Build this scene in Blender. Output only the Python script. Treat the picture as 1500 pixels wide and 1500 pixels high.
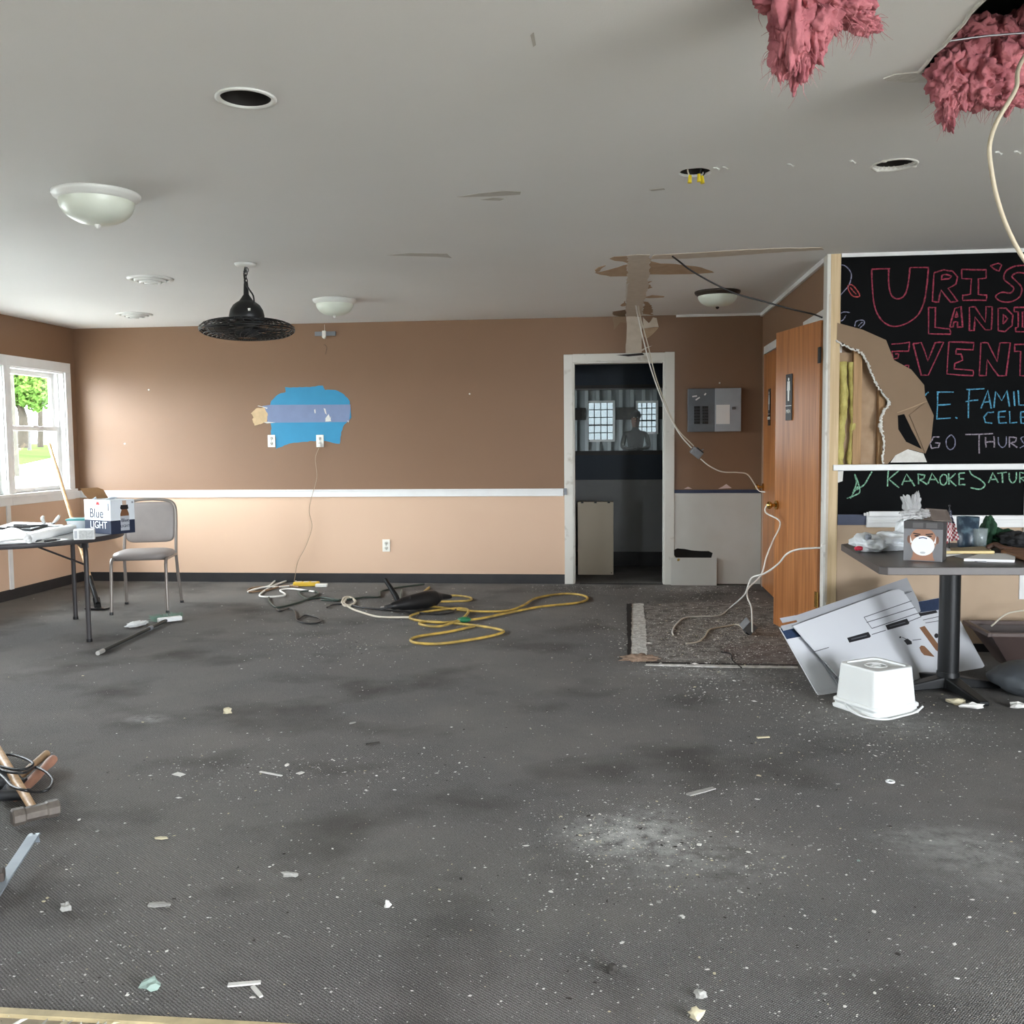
import bpy, bmesh, math, random
from mathutils import Vector, Matrix, noise, Euler
random.seed(7)
SC = bpy.context.scene
COL = SC.collection
for o in list(bpy.data.objects): bpy.data.objects.remove(o)

# ------------------------------------------------------------------ camera
F_PX, YAW, PITCH, ROLL, CAM_H = 1413.8, -.1065, -.0727, -.00942, 1.319
cy, sy, cp, sp = math.cos(YAW), math.sin(YAW), math.cos(PITCH), math.sin(PITCH)
FWD = Vector((sy*cp, cy*cp, sp)); RT0 = Vector((cy, -sy, 0)); UP0 = RT0.cross(FWD)
RT = RT0*math.cos(ROLL) + UP0*math.sin(ROLL); UP = -RT0*math.sin(ROLL) + UP0*math.cos(ROLL)
CAM = Vector((0, 0, CAM_H))
cd = bpy.data.cameras.new('camera'); co = bpy.data.objects.new('camera', cd); COL.objects.link(co)
cd.sensor_width = 36; cd.sensor_fit = 'HORIZONTAL'; cd.lens = F_PX/1500*36; cd.clip_start = .02; cd.clip_end = 500
M = Matrix((( RT.x, UP.x, -FWD.x, CAM.x), (RT.y, UP.y, -FWD.y, CAM.y), (RT.z, UP.z, -FWD.z, CAM.z), (0, 0, 0, 1)))
co.matrix_world = M
SC.camera = co

# ------------------------------------------------------------------ world, exposure
W = bpy.data.worlds.new('overcast'); SC.world = W; W.use_nodes = True
bg = W.node_tree.nodes['Background']
bg.inputs['Color'].default_value = (.90, .95, 1.02, 1); bg.inputs['Strength'].default_value = 1.0
SC.view_settings.view_transform = 'Standard'; SC.view_settings.look = 'None'
SC.view_settings.gamma = 1; SC.view_settings.use_curve_mapping = False
SC.view_settings.exposure = 5.3

def portal(name, loc, rot, sx, sy_):
    l = bpy.data.lights.new(name, 'AREA'); l.shape = 'RECTANGLE'; l.size = sx; l.size_y = sy_
    l.cycles.is_portal = True
    o = bpy.data.objects.new(name, l); COL.objects.link(o); o.location = loc; o.rotation_euler = rot

GZ = -.2
# room measures (metres)
D, XL, XR, DB, H = 8.884, -5.177, 1.311, 6.15, 2.44
XE, YR, HR, YH = 5.2, -5.4, 3.3, 1.95      # far right wall, rear wall, rear hall height, where the low ceiling starts
WIN_L = [(7.85, 8.69), (6.92, 7.76), (4.95, 5.79), (4.02, 4.86)]
WZ0, WZ1 = .91, 2.01
for a, b in WIN_L:
    portal('window_portal', (XL-.13, (a+b)/2, (WZ0+WZ1)/2), (0, -math.pi/2, 0), WZ1-WZ0, b-a)

def ray(x, y): return FWD + RT*((x-750)/F_PX) + UP*((750-y)/F_PX)
def pl(x, y, ax, v):
    d = ray(x, y); return CAM + d*((v-CAM[ax])/d[ax])
def Fl(x, y, z=0.): return pl(x, y, 2, z)
def Ce(x, y, dz=0.): return pl(x, y, 2, H-dz)
def Bk(x, y, Y=None): return pl(x, y, 1, D if Y is None else Y)
def Sd(x, y, X=None): return pl(x, y, 0, XR if X is None else X)
def Pn(x, y, p, n):
    d = ray(x, y); return CAM + d*((p-CAM).dot(n)/d.dot(n))

# ------------------------------------------------------------------ materials
def lin(c): return tuple(((v/255)/12.92 if v/255 <= .04045 else ((v/255+.055)/1.055)**2.4) for v in c)
MT = {}
def mat(name, col, rough=.6, metal=0., var=.0, vs=4., bump=0., bs=60., spec=.5, col2=None, trans=0., alpha=None, det=4., stretch=None, thr=None, sheen=0.):
    """col in sRGB 0-255; var = strength of noise variation towards col2 (or darker), vs = its scale"""
    if name in MT: return MT[name]
    m = bpy.data.materials.new(name); m.use_nodes = True; nt = m.node_tree; N = nt.nodes; L = nt.links
    p = N['Principled BSDF']; c = lin(col)
    p.inputs['Roughness'].default_value = rough; p.inputs['Metallic'].default_value = metal
    p.inputs['Specular IOR Level'].default_value = spec; p.inputs['Transmission Weight'].default_value = trans
    p.inputs['Base Color'].default_value = (*c, 1)
    if alpha is not None: p.inputs['Alpha'].default_value = alpha
    tc = N.new('ShaderNodeTexCoord'); src = tc.outputs['Object']
    if stretch:
        mp = N.new('ShaderNodeMapping'); mp.inputs['Scale'].default_value = stretch; L.new(src, mp.inputs['Vector']); src = mp.outputs['Vector']
    if var > 0:
        nz = N.new('ShaderNodeTexNoise'); nz.inputs['Scale'].default_value = vs; nz.inputs['Detail'].default_value = det; L.new(src, nz.inputs['Vector'])
        rp = N.new('ShaderNodeMapRange'); lo, hi = thr or (.35, .65)
        rp.inputs['From Min'].default_value = lo; rp.inputs['From Max'].default_value = hi; rp.inputs['To Max'].default_value = var
        L.new(nz.outputs['Fac'], rp.inputs['Value'])
        mx = N.new('ShaderNodeMix'); mx.data_type = 'RGBA'
        c2 = lin(col2) if col2 else tuple(v*.55 for v in c)
        mx.inputs[6].default_value = (*c, 1); mx.inputs[7].default_value = (*c2, 1)
        L.new(rp.outputs['Result'], mx.inputs[0]); L.new(mx.outputs[2], p.inputs['Base Color'])
    if bump > 0:
        n2 = N.new('ShaderNodeTexNoise'); n2.inputs['Scale'].default_value = bs; n2.inputs['Detail'].default_value = 3; L.new(src, n2.inputs['Vector'])
        bp = N.new('ShaderNodeBump'); bp.inputs['Strength'].default_value = bump; bp.inputs['Distance'].default_value = .01
        L.new(n2.outputs['Fac'], bp.inputs['Height']); L.new(bp.outputs['Normal'], p.inputs['Normal'])
    MT[name] = m
    return m

def glass_mat(name='window_glass', tint=(.96, .98, .97, 1)):
    m = bpy.data.materials.new(name); m.use_nodes = True; nt = m.node_tree; N = nt.nodes; L = nt.links
    for n in list(N): N.remove(n)
    out = N.new('ShaderNodeOutputMaterial'); mx = N.new('ShaderNodeMixShader'); t = N.new('ShaderNodeBsdfTransparent'); g = N.new('ShaderNodeBsdfGlossy')
    t.inputs['Color'].default_value = tint; g.inputs['Roughness'].default_value = .02
    lw = N.new('ShaderNodeLayerWeight'); lw.inputs['Blend'].default_value = .5
    pw = N.new('ShaderNodeMath'); pw.operation = 'POWER'; pw.inputs[1].default_value = 5.; L.new(lw.outputs['Facing'], pw.inputs[0])
    ma = N.new('ShaderNodeMath'); ma.operation = 'MULTIPLY_ADD'; ma.inputs[1].default_value = .4; ma.inputs[2].default_value = .03; L.new(pw.outputs[0], ma.inputs[0])
    L.new(ma.outputs[0], mx.inputs[0]); L.new(t.outputs[0], mx.inputs[1]); L.new(g.outputs[0], mx.inputs[2]); L.new(mx.outputs[0], out.inputs[0])
    return m
GLASS = glass_mat()
DIM_GLASS = glass_mat('dimmed_pane_glass', (.135, .145, .148, 1))  # pane colour darkened to hold down the sky seen through it

def carpet_mat():
    m = bpy.data.materials.new('grey_carpet'); m.use_nodes = True; nt = m.node_tree; N = nt.nodes; L = nt.links
    p = N['Principled BSDF']; p.inputs['Roughness'].default_value = .9; p.inputs['Specular IOR Level'].default_value = .25
    tc = N.new('ShaderNodeTexCoord'); P = tc.outputs['Object']
    def node(t, **k):
        n = N.new(t)
        for a, b in k.items(): n.inputs[a].default_value = b
        return n
    # diagonal corded weave
    mp = node('ShaderNodeMapping', Rotation=(0, 0, math.radians(38))); L.new(P, mp.inputs['Vector'])
    w1 = node('ShaderNodeTexWave', Scale=60., Distortion=2.0, Detail=2., **{'Detail Scale': 3.}); w1.bands_direction = 'X'; L.new(mp.outputs[0], w1.inputs['Vector'])
    w2 = node('ShaderNodeTexWave', Scale=40., Distortion=2.4, Detail=2., **{'Detail Scale': 3.}); w2.bands_direction = 'Y'; L.new(mp.outputs[0], w2.inputs['Vector'])
    mul = node('ShaderNodeMath'); mul.operation = 'MULTIPLY'; L.new(w1.outputs['Fac'], mul.inputs[0]); L.new(w2.outputs['Fac'], mul.inputs[1])
    fn = node('ShaderNodeTexNoise', Scale=260., Detail=2.); L.new(P, fn.inputs['Vector'])
    ad = node('ShaderNodeMath'); ad.operation = 'MULTIPLY_ADD'; ad.inputs[1].default_value = .75; L.new(fn.outputs['Fac'], ad.inputs[0]); L.new(mul.outputs[0], ad.inputs[2])
    ramp = N.new('ShaderNodeValToRGB'); ramp.color_ramp.elements[0].position = .25; ramp.color_ramp.elements[1].position = 1.05 if False else 1.0
    ramp.color_ramp.elements[0].color = (*lin((64, 62, 61)), 1); ramp.color_ramp.elements[1].color = (*lin((152, 150, 147)), 1)
    L.new(ad.outputs[0], ramp.inputs['Fac'])
    # trodden dirt and plaster dust ground into the pile
    d1 = node('ShaderNodeTexNoise', Scale=.9, Detail=6., Roughness=.62); L.new(P, d1.inputs['Vector'])
    r1 = node('ShaderNodeMapRange', **{'From Min': .40, 'From Max': .70, 'To Max': .5}); L.new(d1.outputs['Fac'], r1.inputs['Value'])
    dust = N.new('ShaderNodeMix'); dust.data_type = 'RGBA'; dust.inputs[7].default_value = (*lin((146, 141, 135)), 1)
    L.new(r1.outputs[0], dust.inputs[0]); L.new(ramp.outputs[0], dust.inputs[6])
    prev = dust.outputs[2]
    st = node('ShaderNodeTexNoise', Scale=1.7, Detail=5.); 
    mp2 = node('ShaderNodeMapping', Location=(3, 7, 0)); L.new(P, mp2.inputs['Vector']); L.new(mp2.outputs[0], st.inputs['Vector'])
    r2 = node('ShaderNodeMapRange', **{'From Min': .52, 'From Max': .70, 'To Max': .62}); L.new(st.outputs['Fac'], r2.inputs['Value'])
    dk = N.new('ShaderNodeMix'); dk.data_type = 'RGBA'; dk.inputs[7].default_value = (*lin((62, 58, 55)), 1)
    L.new(r2.outputs[0], dk.inputs[0]); L.new(prev, dk.inputs[6]); prev = dk.outputs[2]
    # plaster powder spills: (x, y, radius x, radius y, strength)
    pn = node('ShaderNodeTexNoise', Scale=14., Detail=8., Roughness=.75); L.new(P, pn.inputs['Vector'])
    for (c, rx, ry, s) in [(Fl(905, 1222), .26, .20, .95), (Fl(960, 1215), .20, .30, .55), (Fl(1030, 930), .62, .95, .5), (Fl(1440, 1260), .3, .35, .4), (Fl(1370, 1230), .3, .14, .35), (Fl(215, 1053), .14, .1, .5), (Fl(1010, 862), .5, .35, .6), (Fl(1050, 985), .7, .25, .4), (Fl(1000, 1255), .45, .3, .35), (Fl(1300, 1060), .6, .3, .25), (Fl(820, 855), .5, .2, .35)]:
        m3 = node('ShaderNodeMapping', Location=(-c.x/rx, -c.y/ry, 0), Scale=(1/rx, 1/ry, 0)); L.new(P, m3.inputs['Vector'])
        gr = N.new('ShaderNodeTexGradient'); gr.gradient_type = 'SPHERICAL'; L.new(m3.outputs[0], gr.inputs['Vector'])
        a = node('ShaderNodeMath'); a.operation = 'MULTIPLY'; a.use_clamp = True
        pr = node('ShaderNodeMapRange', **{'From Min': .38, 'From Max': .68, 'To Max': s*1.6}); L.new(pn.outputs['Fac'], pr.inputs['Value'])
        L.new(gr.outputs['Fac'], a.inputs[0]); L.new(pr.outputs[0], a.inputs[1])
        x = N.new('ShaderNodeMix'); x.data_type = 'RGBA'; x.inputs[7].default_value = (*lin((196, 196, 192)), 1)
        L.new(a.outputs[0], x.inputs[0]); L.new(prev, x.inputs[6]); prev = x.outputs[2]
    L.new(prev, p.inputs['Base Color'])
    bp = node('ShaderNodeBump', Strength=.8, Distance=.005); L.new(ad.outputs[0], bp.inputs['Height']); L.new(bp.outputs[0], p.inputs['Normal'])
    return m

def wood_mat(name, c1, c2, axis=2, sc=1., rough=.45):
    m = bpy.data.materials.new(name); m.use_nodes = True; nt = m.node_tree; N = nt.nodes; L = nt.links
    p = N['Principled BSDF']; p.inputs['Roughness'].default_value = rough
    tc = N.new('ShaderNodeTexCoord'); mp = N.new('ShaderNodeMapping'); s = [26*sc, 26*sc, 26*sc]; s[axis] = 1.3*sc; mp.inputs['Scale'].default_value = s
    L.new(tc.outputs['Object'], mp.inputs['Vector'])
    nz = N.new('ShaderNodeTexNoise'); nz.inputs['Scale'].default_value = 1; nz.inputs['Detail'].default_value = 6; nz.inputs['Distortion'].default_value = .6
    L.new(mp.outputs[0], nz.inputs['Vector'])
    r = N.new('ShaderNodeValToRGB'); r.color_ramp.elements[0].position = .34; r.color_ramp.elements[1].position = .66
    r.color_ramp.elements[0].color = (*lin(c1), 1); r.color_ramp.elements[1].color = (*lin(c2), 1)
    L.new(nz.outputs['Fac'], r.inputs['Fac']); L.new(r.outputs[0], p.inputs['Base Color'])
    return m

M_CARPET = carpet_mat()
M_CEIL = mat('ceiling_paint', (232, 231, 228), .75, var=.25, vs=1.3, col2=(222, 221, 217), bump=.05, bs=150)
M_BROWN = mat('brown_wall_paint', (132, 101, 76), .5, var=.2, vs=2., col2=(124, 94, 70), bump=.04, bs=200)
M_TAN = mat('tan_wall_paint', (214, 182, 155), .55, var=.2, vs=2., col2=(204, 171, 144), bump=.04, bs=200)
M_WHITE = mat('white_trim_paint', (232, 232, 230), .4, var=.15, vs=9., col2=(205, 203, 198))
M_OLDWHITE = mat('chipped_white_paint', (216, 214, 206), .6, var=.6, vs=9., col2=(150, 138, 120), thr=(.62, .74))
M_WPANEL = mat('white_wall_panel', (206, 206, 200), .5, var=.3, vs=5., col2=(190, 188, 178))
M_BLACKB = mat('black_vinyl', (38, 38, 40), .5, var=.3, vs=8., col2=(60, 58, 56))
M_NAVY = mat('navy_paint', (17, 40, 57), .5)
M_NAVYB = mat('navy_strip', (52, 62, 88), .5, var=.3, vs=20.)
M_GREYP = mat('grey_wall_paint', (150, 152, 152), .6, var=.2, vs=3.)
M_DRY = mat('bare_drywall_paper', (208, 196, 180), .85, var=.5, vs=18., col2=(190, 176, 158))
M_TORN = mat('torn_brown_paper', (180, 154, 126), .9, var=.5, vs=15., col2=(156, 128, 98))
M_CARD = mat('brown_backing_paper', (142, 119, 96), .9, var=.3, vs=6., col2=(128, 106, 84))
M_PLASTER = mat('white_plaster', (225, 223, 216), .9, var=.4, vs=40., col2=(195, 190, 180), bump=.3, bs=90)
M_CHALKB = mat('black_chalkboard_paint', (10, 11, 12), .8, var=.3, vs=6., col2=(15, 17, 18), spec=.12)
M_PINE = wood_mat('pine_lumber', (200, 172, 130), (222, 198, 158), 2, 1.4, .6)
M_PINED = wood_mat('old_lumber', (150, 116, 78), (182, 146, 104), 2, 1.4, .7)
M_DOOR = wood_mat('oak_veneer', (152, 93, 48), (190, 126, 74), 2, 1., .35)
M_BLACK = mat('black_plastic', (26, 26, 27), .45)
M_BLKMET = mat('black_metal', (30, 31, 32), .4, metal=.3)
M_DKGREY = mat('dark_grey_plastic', (52, 53, 55), .5)
M_GALV = mat('galvanised_steel', (150, 154, 158), .4, metal=.7, var=.4, vs=30., col2=(115, 118, 122))
M_BRASS = mat('brass', (196, 160, 92), .25, metal=1.)
M_STEEL = mat('steel', (140, 140, 142), .35, metal=.9)
M_CABLE = mat('white_cable', (214, 206, 188), .5)
M_CABLEW = mat('bright_white_cable', (235, 233, 226), .5)
M_PLATE = mat('outlet_plastic', (238, 236, 226), .35)
M_GREYPL = mat('grey_plastic', (128, 132, 138), .5)
M_FROST = mat('frosted_glass', (222, 228, 214), .3, var=.2, vs=6., col2=(206, 212, 198))
M_FIXW = mat('fixture_white_enamel', (226, 227, 222), .35)
M_BRONZE = mat('bronze_rim', (62, 54, 48), .4, metal=.5)
M_DARKHOLE = mat('near_black_matte', (34, 30, 28), .7)  # near-black shared by hole insides and other dark parts
M_PAPER = mat('white_paper', (236, 236, 234), .7)
M_KRAFT = mat('kraft_cardboard', (160, 122, 84), .85, var=.3, vs=10.)
M_PINK = mat('pink_fibreglass', (190, 118, 124), .95, var=.9, vs=14., col2=(138, 72, 80), bump=.6, bs=60)
M_PINKF = mat('pink_fibre', (192, 128, 132), .95)
M_YEL = mat('yellow_fibreglass', (206, 196, 120), .95, var=.8, vs=14., col2=(168, 152, 84), bump=.6, bs=90)
M_WOODH = wood_mat('ash_handle', (186, 146, 104), (214, 178, 136), 2, 1.6, .45)
M_TAPE = mat('vinyl_seat', (150, 143, 140), .42, var=.15, vs=12.)
M_CHFR = mat('chair_frame_taupe', (142, 134, 128), .35, metal=.35)
M_TABT = mat('grey_laminate', (188, 189, 190), .35, var=.3, vs=40., col2=(170, 170, 172))
M_TABE = mat('dark_table_edge', (58, 55, 56), .5)
M_TOP2 = mat('charcoal_laminate', (84, 78, 76), .4, var=.3, vs=14., col2=(70, 65, 63))
M_BUCK = mat('white_plastic', (236, 238, 236), .4)
M_CARTON = mat('white_card', (214, 216, 220), .6, var=.2, vs=3., col2=(202, 204, 209))

# ------------------------------------------------------------------ building helpers
MW = {}   # world matrix of each object's frame
def V(*a): return Vector(a[0]) if len(a) == 1 else Vector(a)
def props(o, label=None, cat=None, group=None, kind=None):
    if label: o['label'] = label
    if cat: o['category'] = cat
    if group: o['group'] = group
    if kind: o['kind'] = kind
    return o
def thing(name, label, cat, loc, rz=0., group=None, kind=None):
    o = bpy.data.objects.new(name, None); COL.objects.link(o); o.empty_display_size = .05
    o.location = loc; o.rotation_euler = (0, 0, rz)
    MW[o.name] = Matrix.Translation(Vector(loc)) @ Matrix.Rotation(rz, 4, 'Z')
    return props(o, label, cat, group, kind)
def copy_tree(o, loc=None, rz=None, parent=None, label=None, group=None):
    c = o.copy(); COL.objects.link(c)
    if parent: c.parent = parent
    if loc is not None: c.location = loc
    if rz is not None: c.rotation_euler = (0, 0, rz)
    if label: c['label'] = label
    if group: c['group'] = group
    for ch in o.children: copy_tree(ch, parent=c)
    return c

class MB:
    def __init__(s): s.v = []; s.f = []; s.sm = []; s.mi = []; s.cur = 0
    def add(s, vs, fs, smooth=False):
        n = len(s.v); s.v += [Vector(v) for v in vs]
        for f in fs: s.f.append([i+n for i in f]); s.sm.append(smooth); s.mi.append(s.cur)
        return s
    def m(s, i): s.cur = i; return s
    def box(s, c, size, R=None):
        c = Vector(c); hx, hy, hz = [q/2 for q in size]
        vs = [Vector((x, y, z)) for x in (-hx, hx) for y in (-hy, hy) for z in (-hz, hz)]
        if R is not None: vs = [R @ v for v in vs]
        return s.add([c+v for v in vs], [(0, 1, 3, 2), (4, 6, 7, 5), (0, 4, 5, 1), (2, 3, 7, 6), (0, 2, 6, 4), (1, 5, 7, 3)])
    def bb(s, lo, hi):
        return s.box([(a+b)/2 for a, b in zip(lo, hi)], [abs(b-a) for a, b in zip(lo, hi)])
    def beam(s, p0, p1, w, t, up=(0, 0, 1)):
        p0, p1 = Vector(p0), Vector(p1); z = (p1-p0); l = z.length; z.normalize()
        x = Vector(up).cross(z)
        if x.length < 1e-4: x = Vector((1, 0, 0)).cross(z)
        x.normalize(); y = z.cross(x); R = Matrix((x, y, z)).transposed()
        return s.box((p0+p1)/2, (w, t, l), R)
    def cyl(s, p0, p1, r0, r1=None, n=14, caps=True, smooth=True):
        p0, p1 = Vector(p0), Vector(p1); r1 = r0 if r1 is None else r1
        z = (p1-p0).normalized(); x = z.orthogonal().normalized(); y = z.cross(x)
        vs = []
        for p, r in ((p0, r0), (p1, r1)):
            vs += [p + x*(r*math.cos(2*math.pi*i/n)) + y*(r*math.sin(2*math.pi*i/n)) for i in range(n)]
        s.add(vs, [(i, (i+1) % n, n+(i+1) % n, n+i) for i in range(n)], smooth)
        if caps:
            s.add(vs[:n], [tuple(range(n-1, -1, -1))]); s.add(vs[n:], [tuple(range(n))])
        return s
    def tube(s, pts, r, n=8, closed=False, smooth=True, caps=True):
        pts = [Vector(p) for p in pts]; k = len(pts)
        if k < 2: return s
        fr = None; vs = []
        for i, p in enumerate(pts):
            a = pts[(i-1) % k] if (closed or i > 0) else p
            b = pts[(i+1) % k] if (closed or i < k-1) else p
            t = (b-a)
            if t.length < 1e-9: t = Vector((0, 0, 1))
            t.normalize()
            if fr is None: fr = t.orthogonal().normalized()
            fr = fr - t*fr.dot(t)
            fr = fr.normalized() if fr.length > 1e-6 else t.orthogonal().normalized()
            bn = t.cross(fr); rr = r[i] if isinstance(r, (list, tuple)) else r
            vs += [p + fr*(rr*math.cos(2*math.pi*j/n)) + bn*(rr*math.sin(2*math.pi*j/n)) for j in range(n)]
        fs = []
        for i in range(k if closed else k-1):
            a, b = i*n, ((i+1) % k)*n
            fs += [(a+j, a+(j+1) % n, b+(j+1) % n, b+j) for j in range(n)]
        s.add(vs, fs, smooth)
        if caps and not closed:
            s.add(vs[:n], [tuple(range(n-1, -1, -1))]); s.add(vs[-n:], [tuple(range(n))])
        return s
    def lathe(s, prof, o=(0, 0, 0), n=28, smooth=True):
        o = Vector(o); vs = []; fs = []
        for (r, z) in prof:
            vs += [o + Vector((r*math.cos(2*math.pi*i/n), r*math.sin(2*math.pi*i/n), z)) for i in range(n)]
        for k in range(len(prof)-1):
            fs += [(k*n+i, k*n+(i+1) % n, (k+1)*n+(i+1) % n, (k+1)*n+i) for i in range(n)]
        return s.add(vs, fs, smooth)
    def prism(s, poly, off):
        poly = [Vector(p) for p in poly]; off = Vector(off); n = len(poly)
        return s.add(poly + [p+off for p in poly], [tuple(range(n)), tuple(range(2*n-1, n-1, -1))] + [(i, n+i, n+(i+1) % n, (i+1) % n) for i in range(n)])
    def ribbon(s, pts, w, nrm, th=.0012):
        pts = [Vector(p) for p in pts]; nrm = Vector(nrm).normalized(); k = len(pts); vs = []
        for i, p in enumerate(pts):
            t = (pts[min(i+1, k-1)] - pts[max(i-1, 0)])
            if t.length < 1e-9: t = Vector((1, 0, 0))
            side = nrm.cross(t.normalized()); ww = w[i] if isinstance(w, (list, tuple)) else w
            vs += [p+side*ww/2, p-side*ww/2, p+side*ww/2+nrm*th, p-side*ww/2+nrm*th]
        fs = []
        for i in range(k-1):
            a, b = 4*i, 4*i+4
            fs += [(a+2, a+3, b+3, b+2), (a, b, b+1, a+1), (a, a+2, b+2, b), (a+1, b+1, b+3, a+3)]
        fs += [(0, 1, 3, 2), (4*k-4, 4*k-2, 4*k-1, 4*k-3)]
        return s.add(vs, fs)
    def blob(s, c, r, sub=3, amp=.15, fq=3., seed=0., R=None, hex_=1.0):
        bm = bmesh.new(); bmesh.ops.create_icosphere(bm, subdivisions=sub, radius=1); c = Vector(c); vs = []
        off = Vector((seed*3.1, seed*1.7, seed*2.3))
        for v in bm.verts:
            d = v.co.normalized(); k = 1 + amp*noise.fractal(d*fq+off, hex_, 2.0, 5)
            q = Vector((d.x*r[0]*k, d.y*r[1]*k, d.z*r[2]*k))
            vs.append(c + (R @ q if R is not None else q))
        bm.verts.index_update()
        fs = [tuple(v.index for v in f.verts) for f in bm.faces]; bm.free()
        return s.add(vs, fs, True)
    def build(s, name, mats, parent=None, local=False, bev=0., label=None, cat=None, group=None, kind=None, seg=2, sub=0, auto=False):
        mats = mats if isinstance(mats, (list, tuple)) else [mats]
        me = bpy.data.meshes.new(name)
        if parent is None:
            xs = [v.x for v in s.v]; ys = [v.y for v in s.v]; zs = [v.z for v in s.v]
            org = Vector(((min(xs)+max(xs))/2, (min(ys)+max(ys))/2, min(zs))); T = Matrix.Translation(-org); Wm = Matrix.Translation(org)
        else:
            Wm = MW[parent.name]; T = Matrix.Identity(4) if local else Wm.inverted(); org = None
        me.from_pydata([tuple(T @ v) for v in s.v], [], s.f)
        me.polygons.foreach_set('use_smooth', s.sm); me.polygons.foreach_set('material_index', s.mi)
        for m_ in mats: me.materials.append(m_)
        bm = bmesh.new(); bm.from_mesh(me); bmesh.ops.recalc_face_normals(bm, faces=bm.faces); bm.to_mesh(me); bm.free()
        me.update()
        o = bpy.data.objects.new(name, me); COL.objects.link(o)
        if parent is None: o.location = org
        else: o.parent = parent
        MW[o.name] = Wm
        if bev > 0:
            b = o.modifiers.new('bevel', 'BEVEL'); b.width = bev; b.segments = seg; b.limit_method = 'ANGLE'; b.angle_limit = math.radians(40)
        if sub:
            b = o.modifiers.new('sub', 'SUBSURF'); b.levels = sub; b.render_levels = sub
        return props(o, label, cat, group, kind)

def cat(pts, n=6, closed=False):
    pts = [Vector(p) for p in pts]; k = len(pts); out = []
    for i in range(k if closed else k-1):
        p0 = pts[(i-1) % k] if (closed or i > 0) else pts[i]*2-pts[i+1]
        p1 = pts[i]; p2 = pts[(i+1) % k]
        p3 = pts[(i+2) % k] if (closed or i < k-2) else p2*2-p1
        for j in range(n):
            t = j/n; t2, t3 = t*t, t*t*t
            out.append(.5*((2*p1)+(p2-p0)*t+(2*p0-5*p1+4*p2-p3)*t2+(3*p1-p0-3*p2+p3)*t3))
    if not closed: out.append(pts[-1])
    return out

def plate(name, loops, thick, mats, mapf, parent=None, **k):
    """flat plate with holes: loops[0] outer, others holes, all 2-D; mapf(u, v, w) -> world, w in 0..thick"""
    cu = bpy.data.curves.new('tmp', 'CURVE'); cu.dimensions = '2D'; cu.fill_mode = 'BOTH'; cu.extrude = .5
    for lp in loops:
        sp_ = cu.splines.new('POLY'); sp_.points.add(len(lp)-1); sp_.use_cyclic_u = True
        for p, q in zip(sp_.points, lp): p.co = (q[0], q[1], 0, 1)
    ob = bpy.data.objects.new('tmp', cu); COL.objects.link(ob)
    dg = bpy.context.evaluated_depsgraph_get(); me = bpy.data.meshes.new_from_object(ob.evaluated_get(dg))
    b = MB(); b.add([mapf(v.co.x, v.co.y, (v.co.z+.5)*thick) for v in me.vertices], [tuple(p.vertices) for p in me.polygons])
    bpy.data.objects.remove(ob); bpy.data.curves.remove(cu); bpy.data.meshes.remove(me)
    return b.build(name, mats, parent, **k)

def text_into(b, txt, size, org, ux, uy, th=.0008, squash=1.):
    cu = bpy.data.curves.new('t', 'FONT'); cu.body = txt; cu.size = size; cu.align_x = 'CENTER'; cu.align_y = 'CENTER'; cu.extrude = th/2
    ob = bpy.data.objects.new('t', cu); COL.objects.link(ob)
    dg = bpy.context.evaluated_depsgraph_get(); me = bpy.data.meshes.new_from_object(ob.evaluated_get(dg))
    ux, uy = Vector(ux).normalized(), Vector(uy).normalized(); uz = ux.cross(uy)
    b.add([Vector(org)+ux*(v.co.x*squash)+uy*v.co.y+uz*v.co.z for v in me.vertices], [tuple(p.vertices) for p in me.polygons])
    bpy.data.objects.remove(ob); bpy.data.curves.remove(cu); bpy.data.meshes.remove(me)

def jag(pts, amp, step, seed=1):
    """ragged version of a 2-D polyline loop"""
    rnd = random.Random(seed); out = []; n = len(pts)
    for i in range(n):
        a, b = Vector(pts[i]), Vector(pts[(i+1) % n]); k = max(1, int((b-a).length/step))
        for j in range(k):
            p = a.lerp(b, j/k); t = (b-a)
            nn = Vector((-t.y, t.x)).normalized() if len(a) == 2 else Vector((0, 0, 0))
            out.append(p + nn*rnd.uniform(-amp, amp) if j else p)
    return out

# ================================================================== SETTING
# ---- floors
b = MB().bb((XL-.14, 2.03, -.1), (XE, D+1.5, 0)); FLOOR = b.build('floor', M_CARPET, kind='structure')
# object coordinates of the carpet material are world coordinates: keep the origin at the world centre
off = Vector(FLOOR.location); FLOOR.data.transform(Matrix.Translation(off)); FLOOR.location = (0, 0, 0); MW['floor'] = Matrix.Identity(4)
M_CONC = mat('dusty_concrete', (168, 158, 140), .85, var=.6, vs=5., col2=(130, 118, 100), bump=.3, bs=40)
MB().bb((XL-.14, YR-.2, -.1), (XE, 2.03, -.004)).build('floor_concrete', M_CONC, kind='structure')
b = MB(); e0, e1 = Fl(0, 1478), Fl(330, 1504)
b.bb((XL, 2.012, -.02), (XE, 2.036, .006)); b.build('trim_threshold', mat('pale_wood_strip', (206, 188, 146), .6, var=.5, vs=20.), kind='structure')

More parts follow.
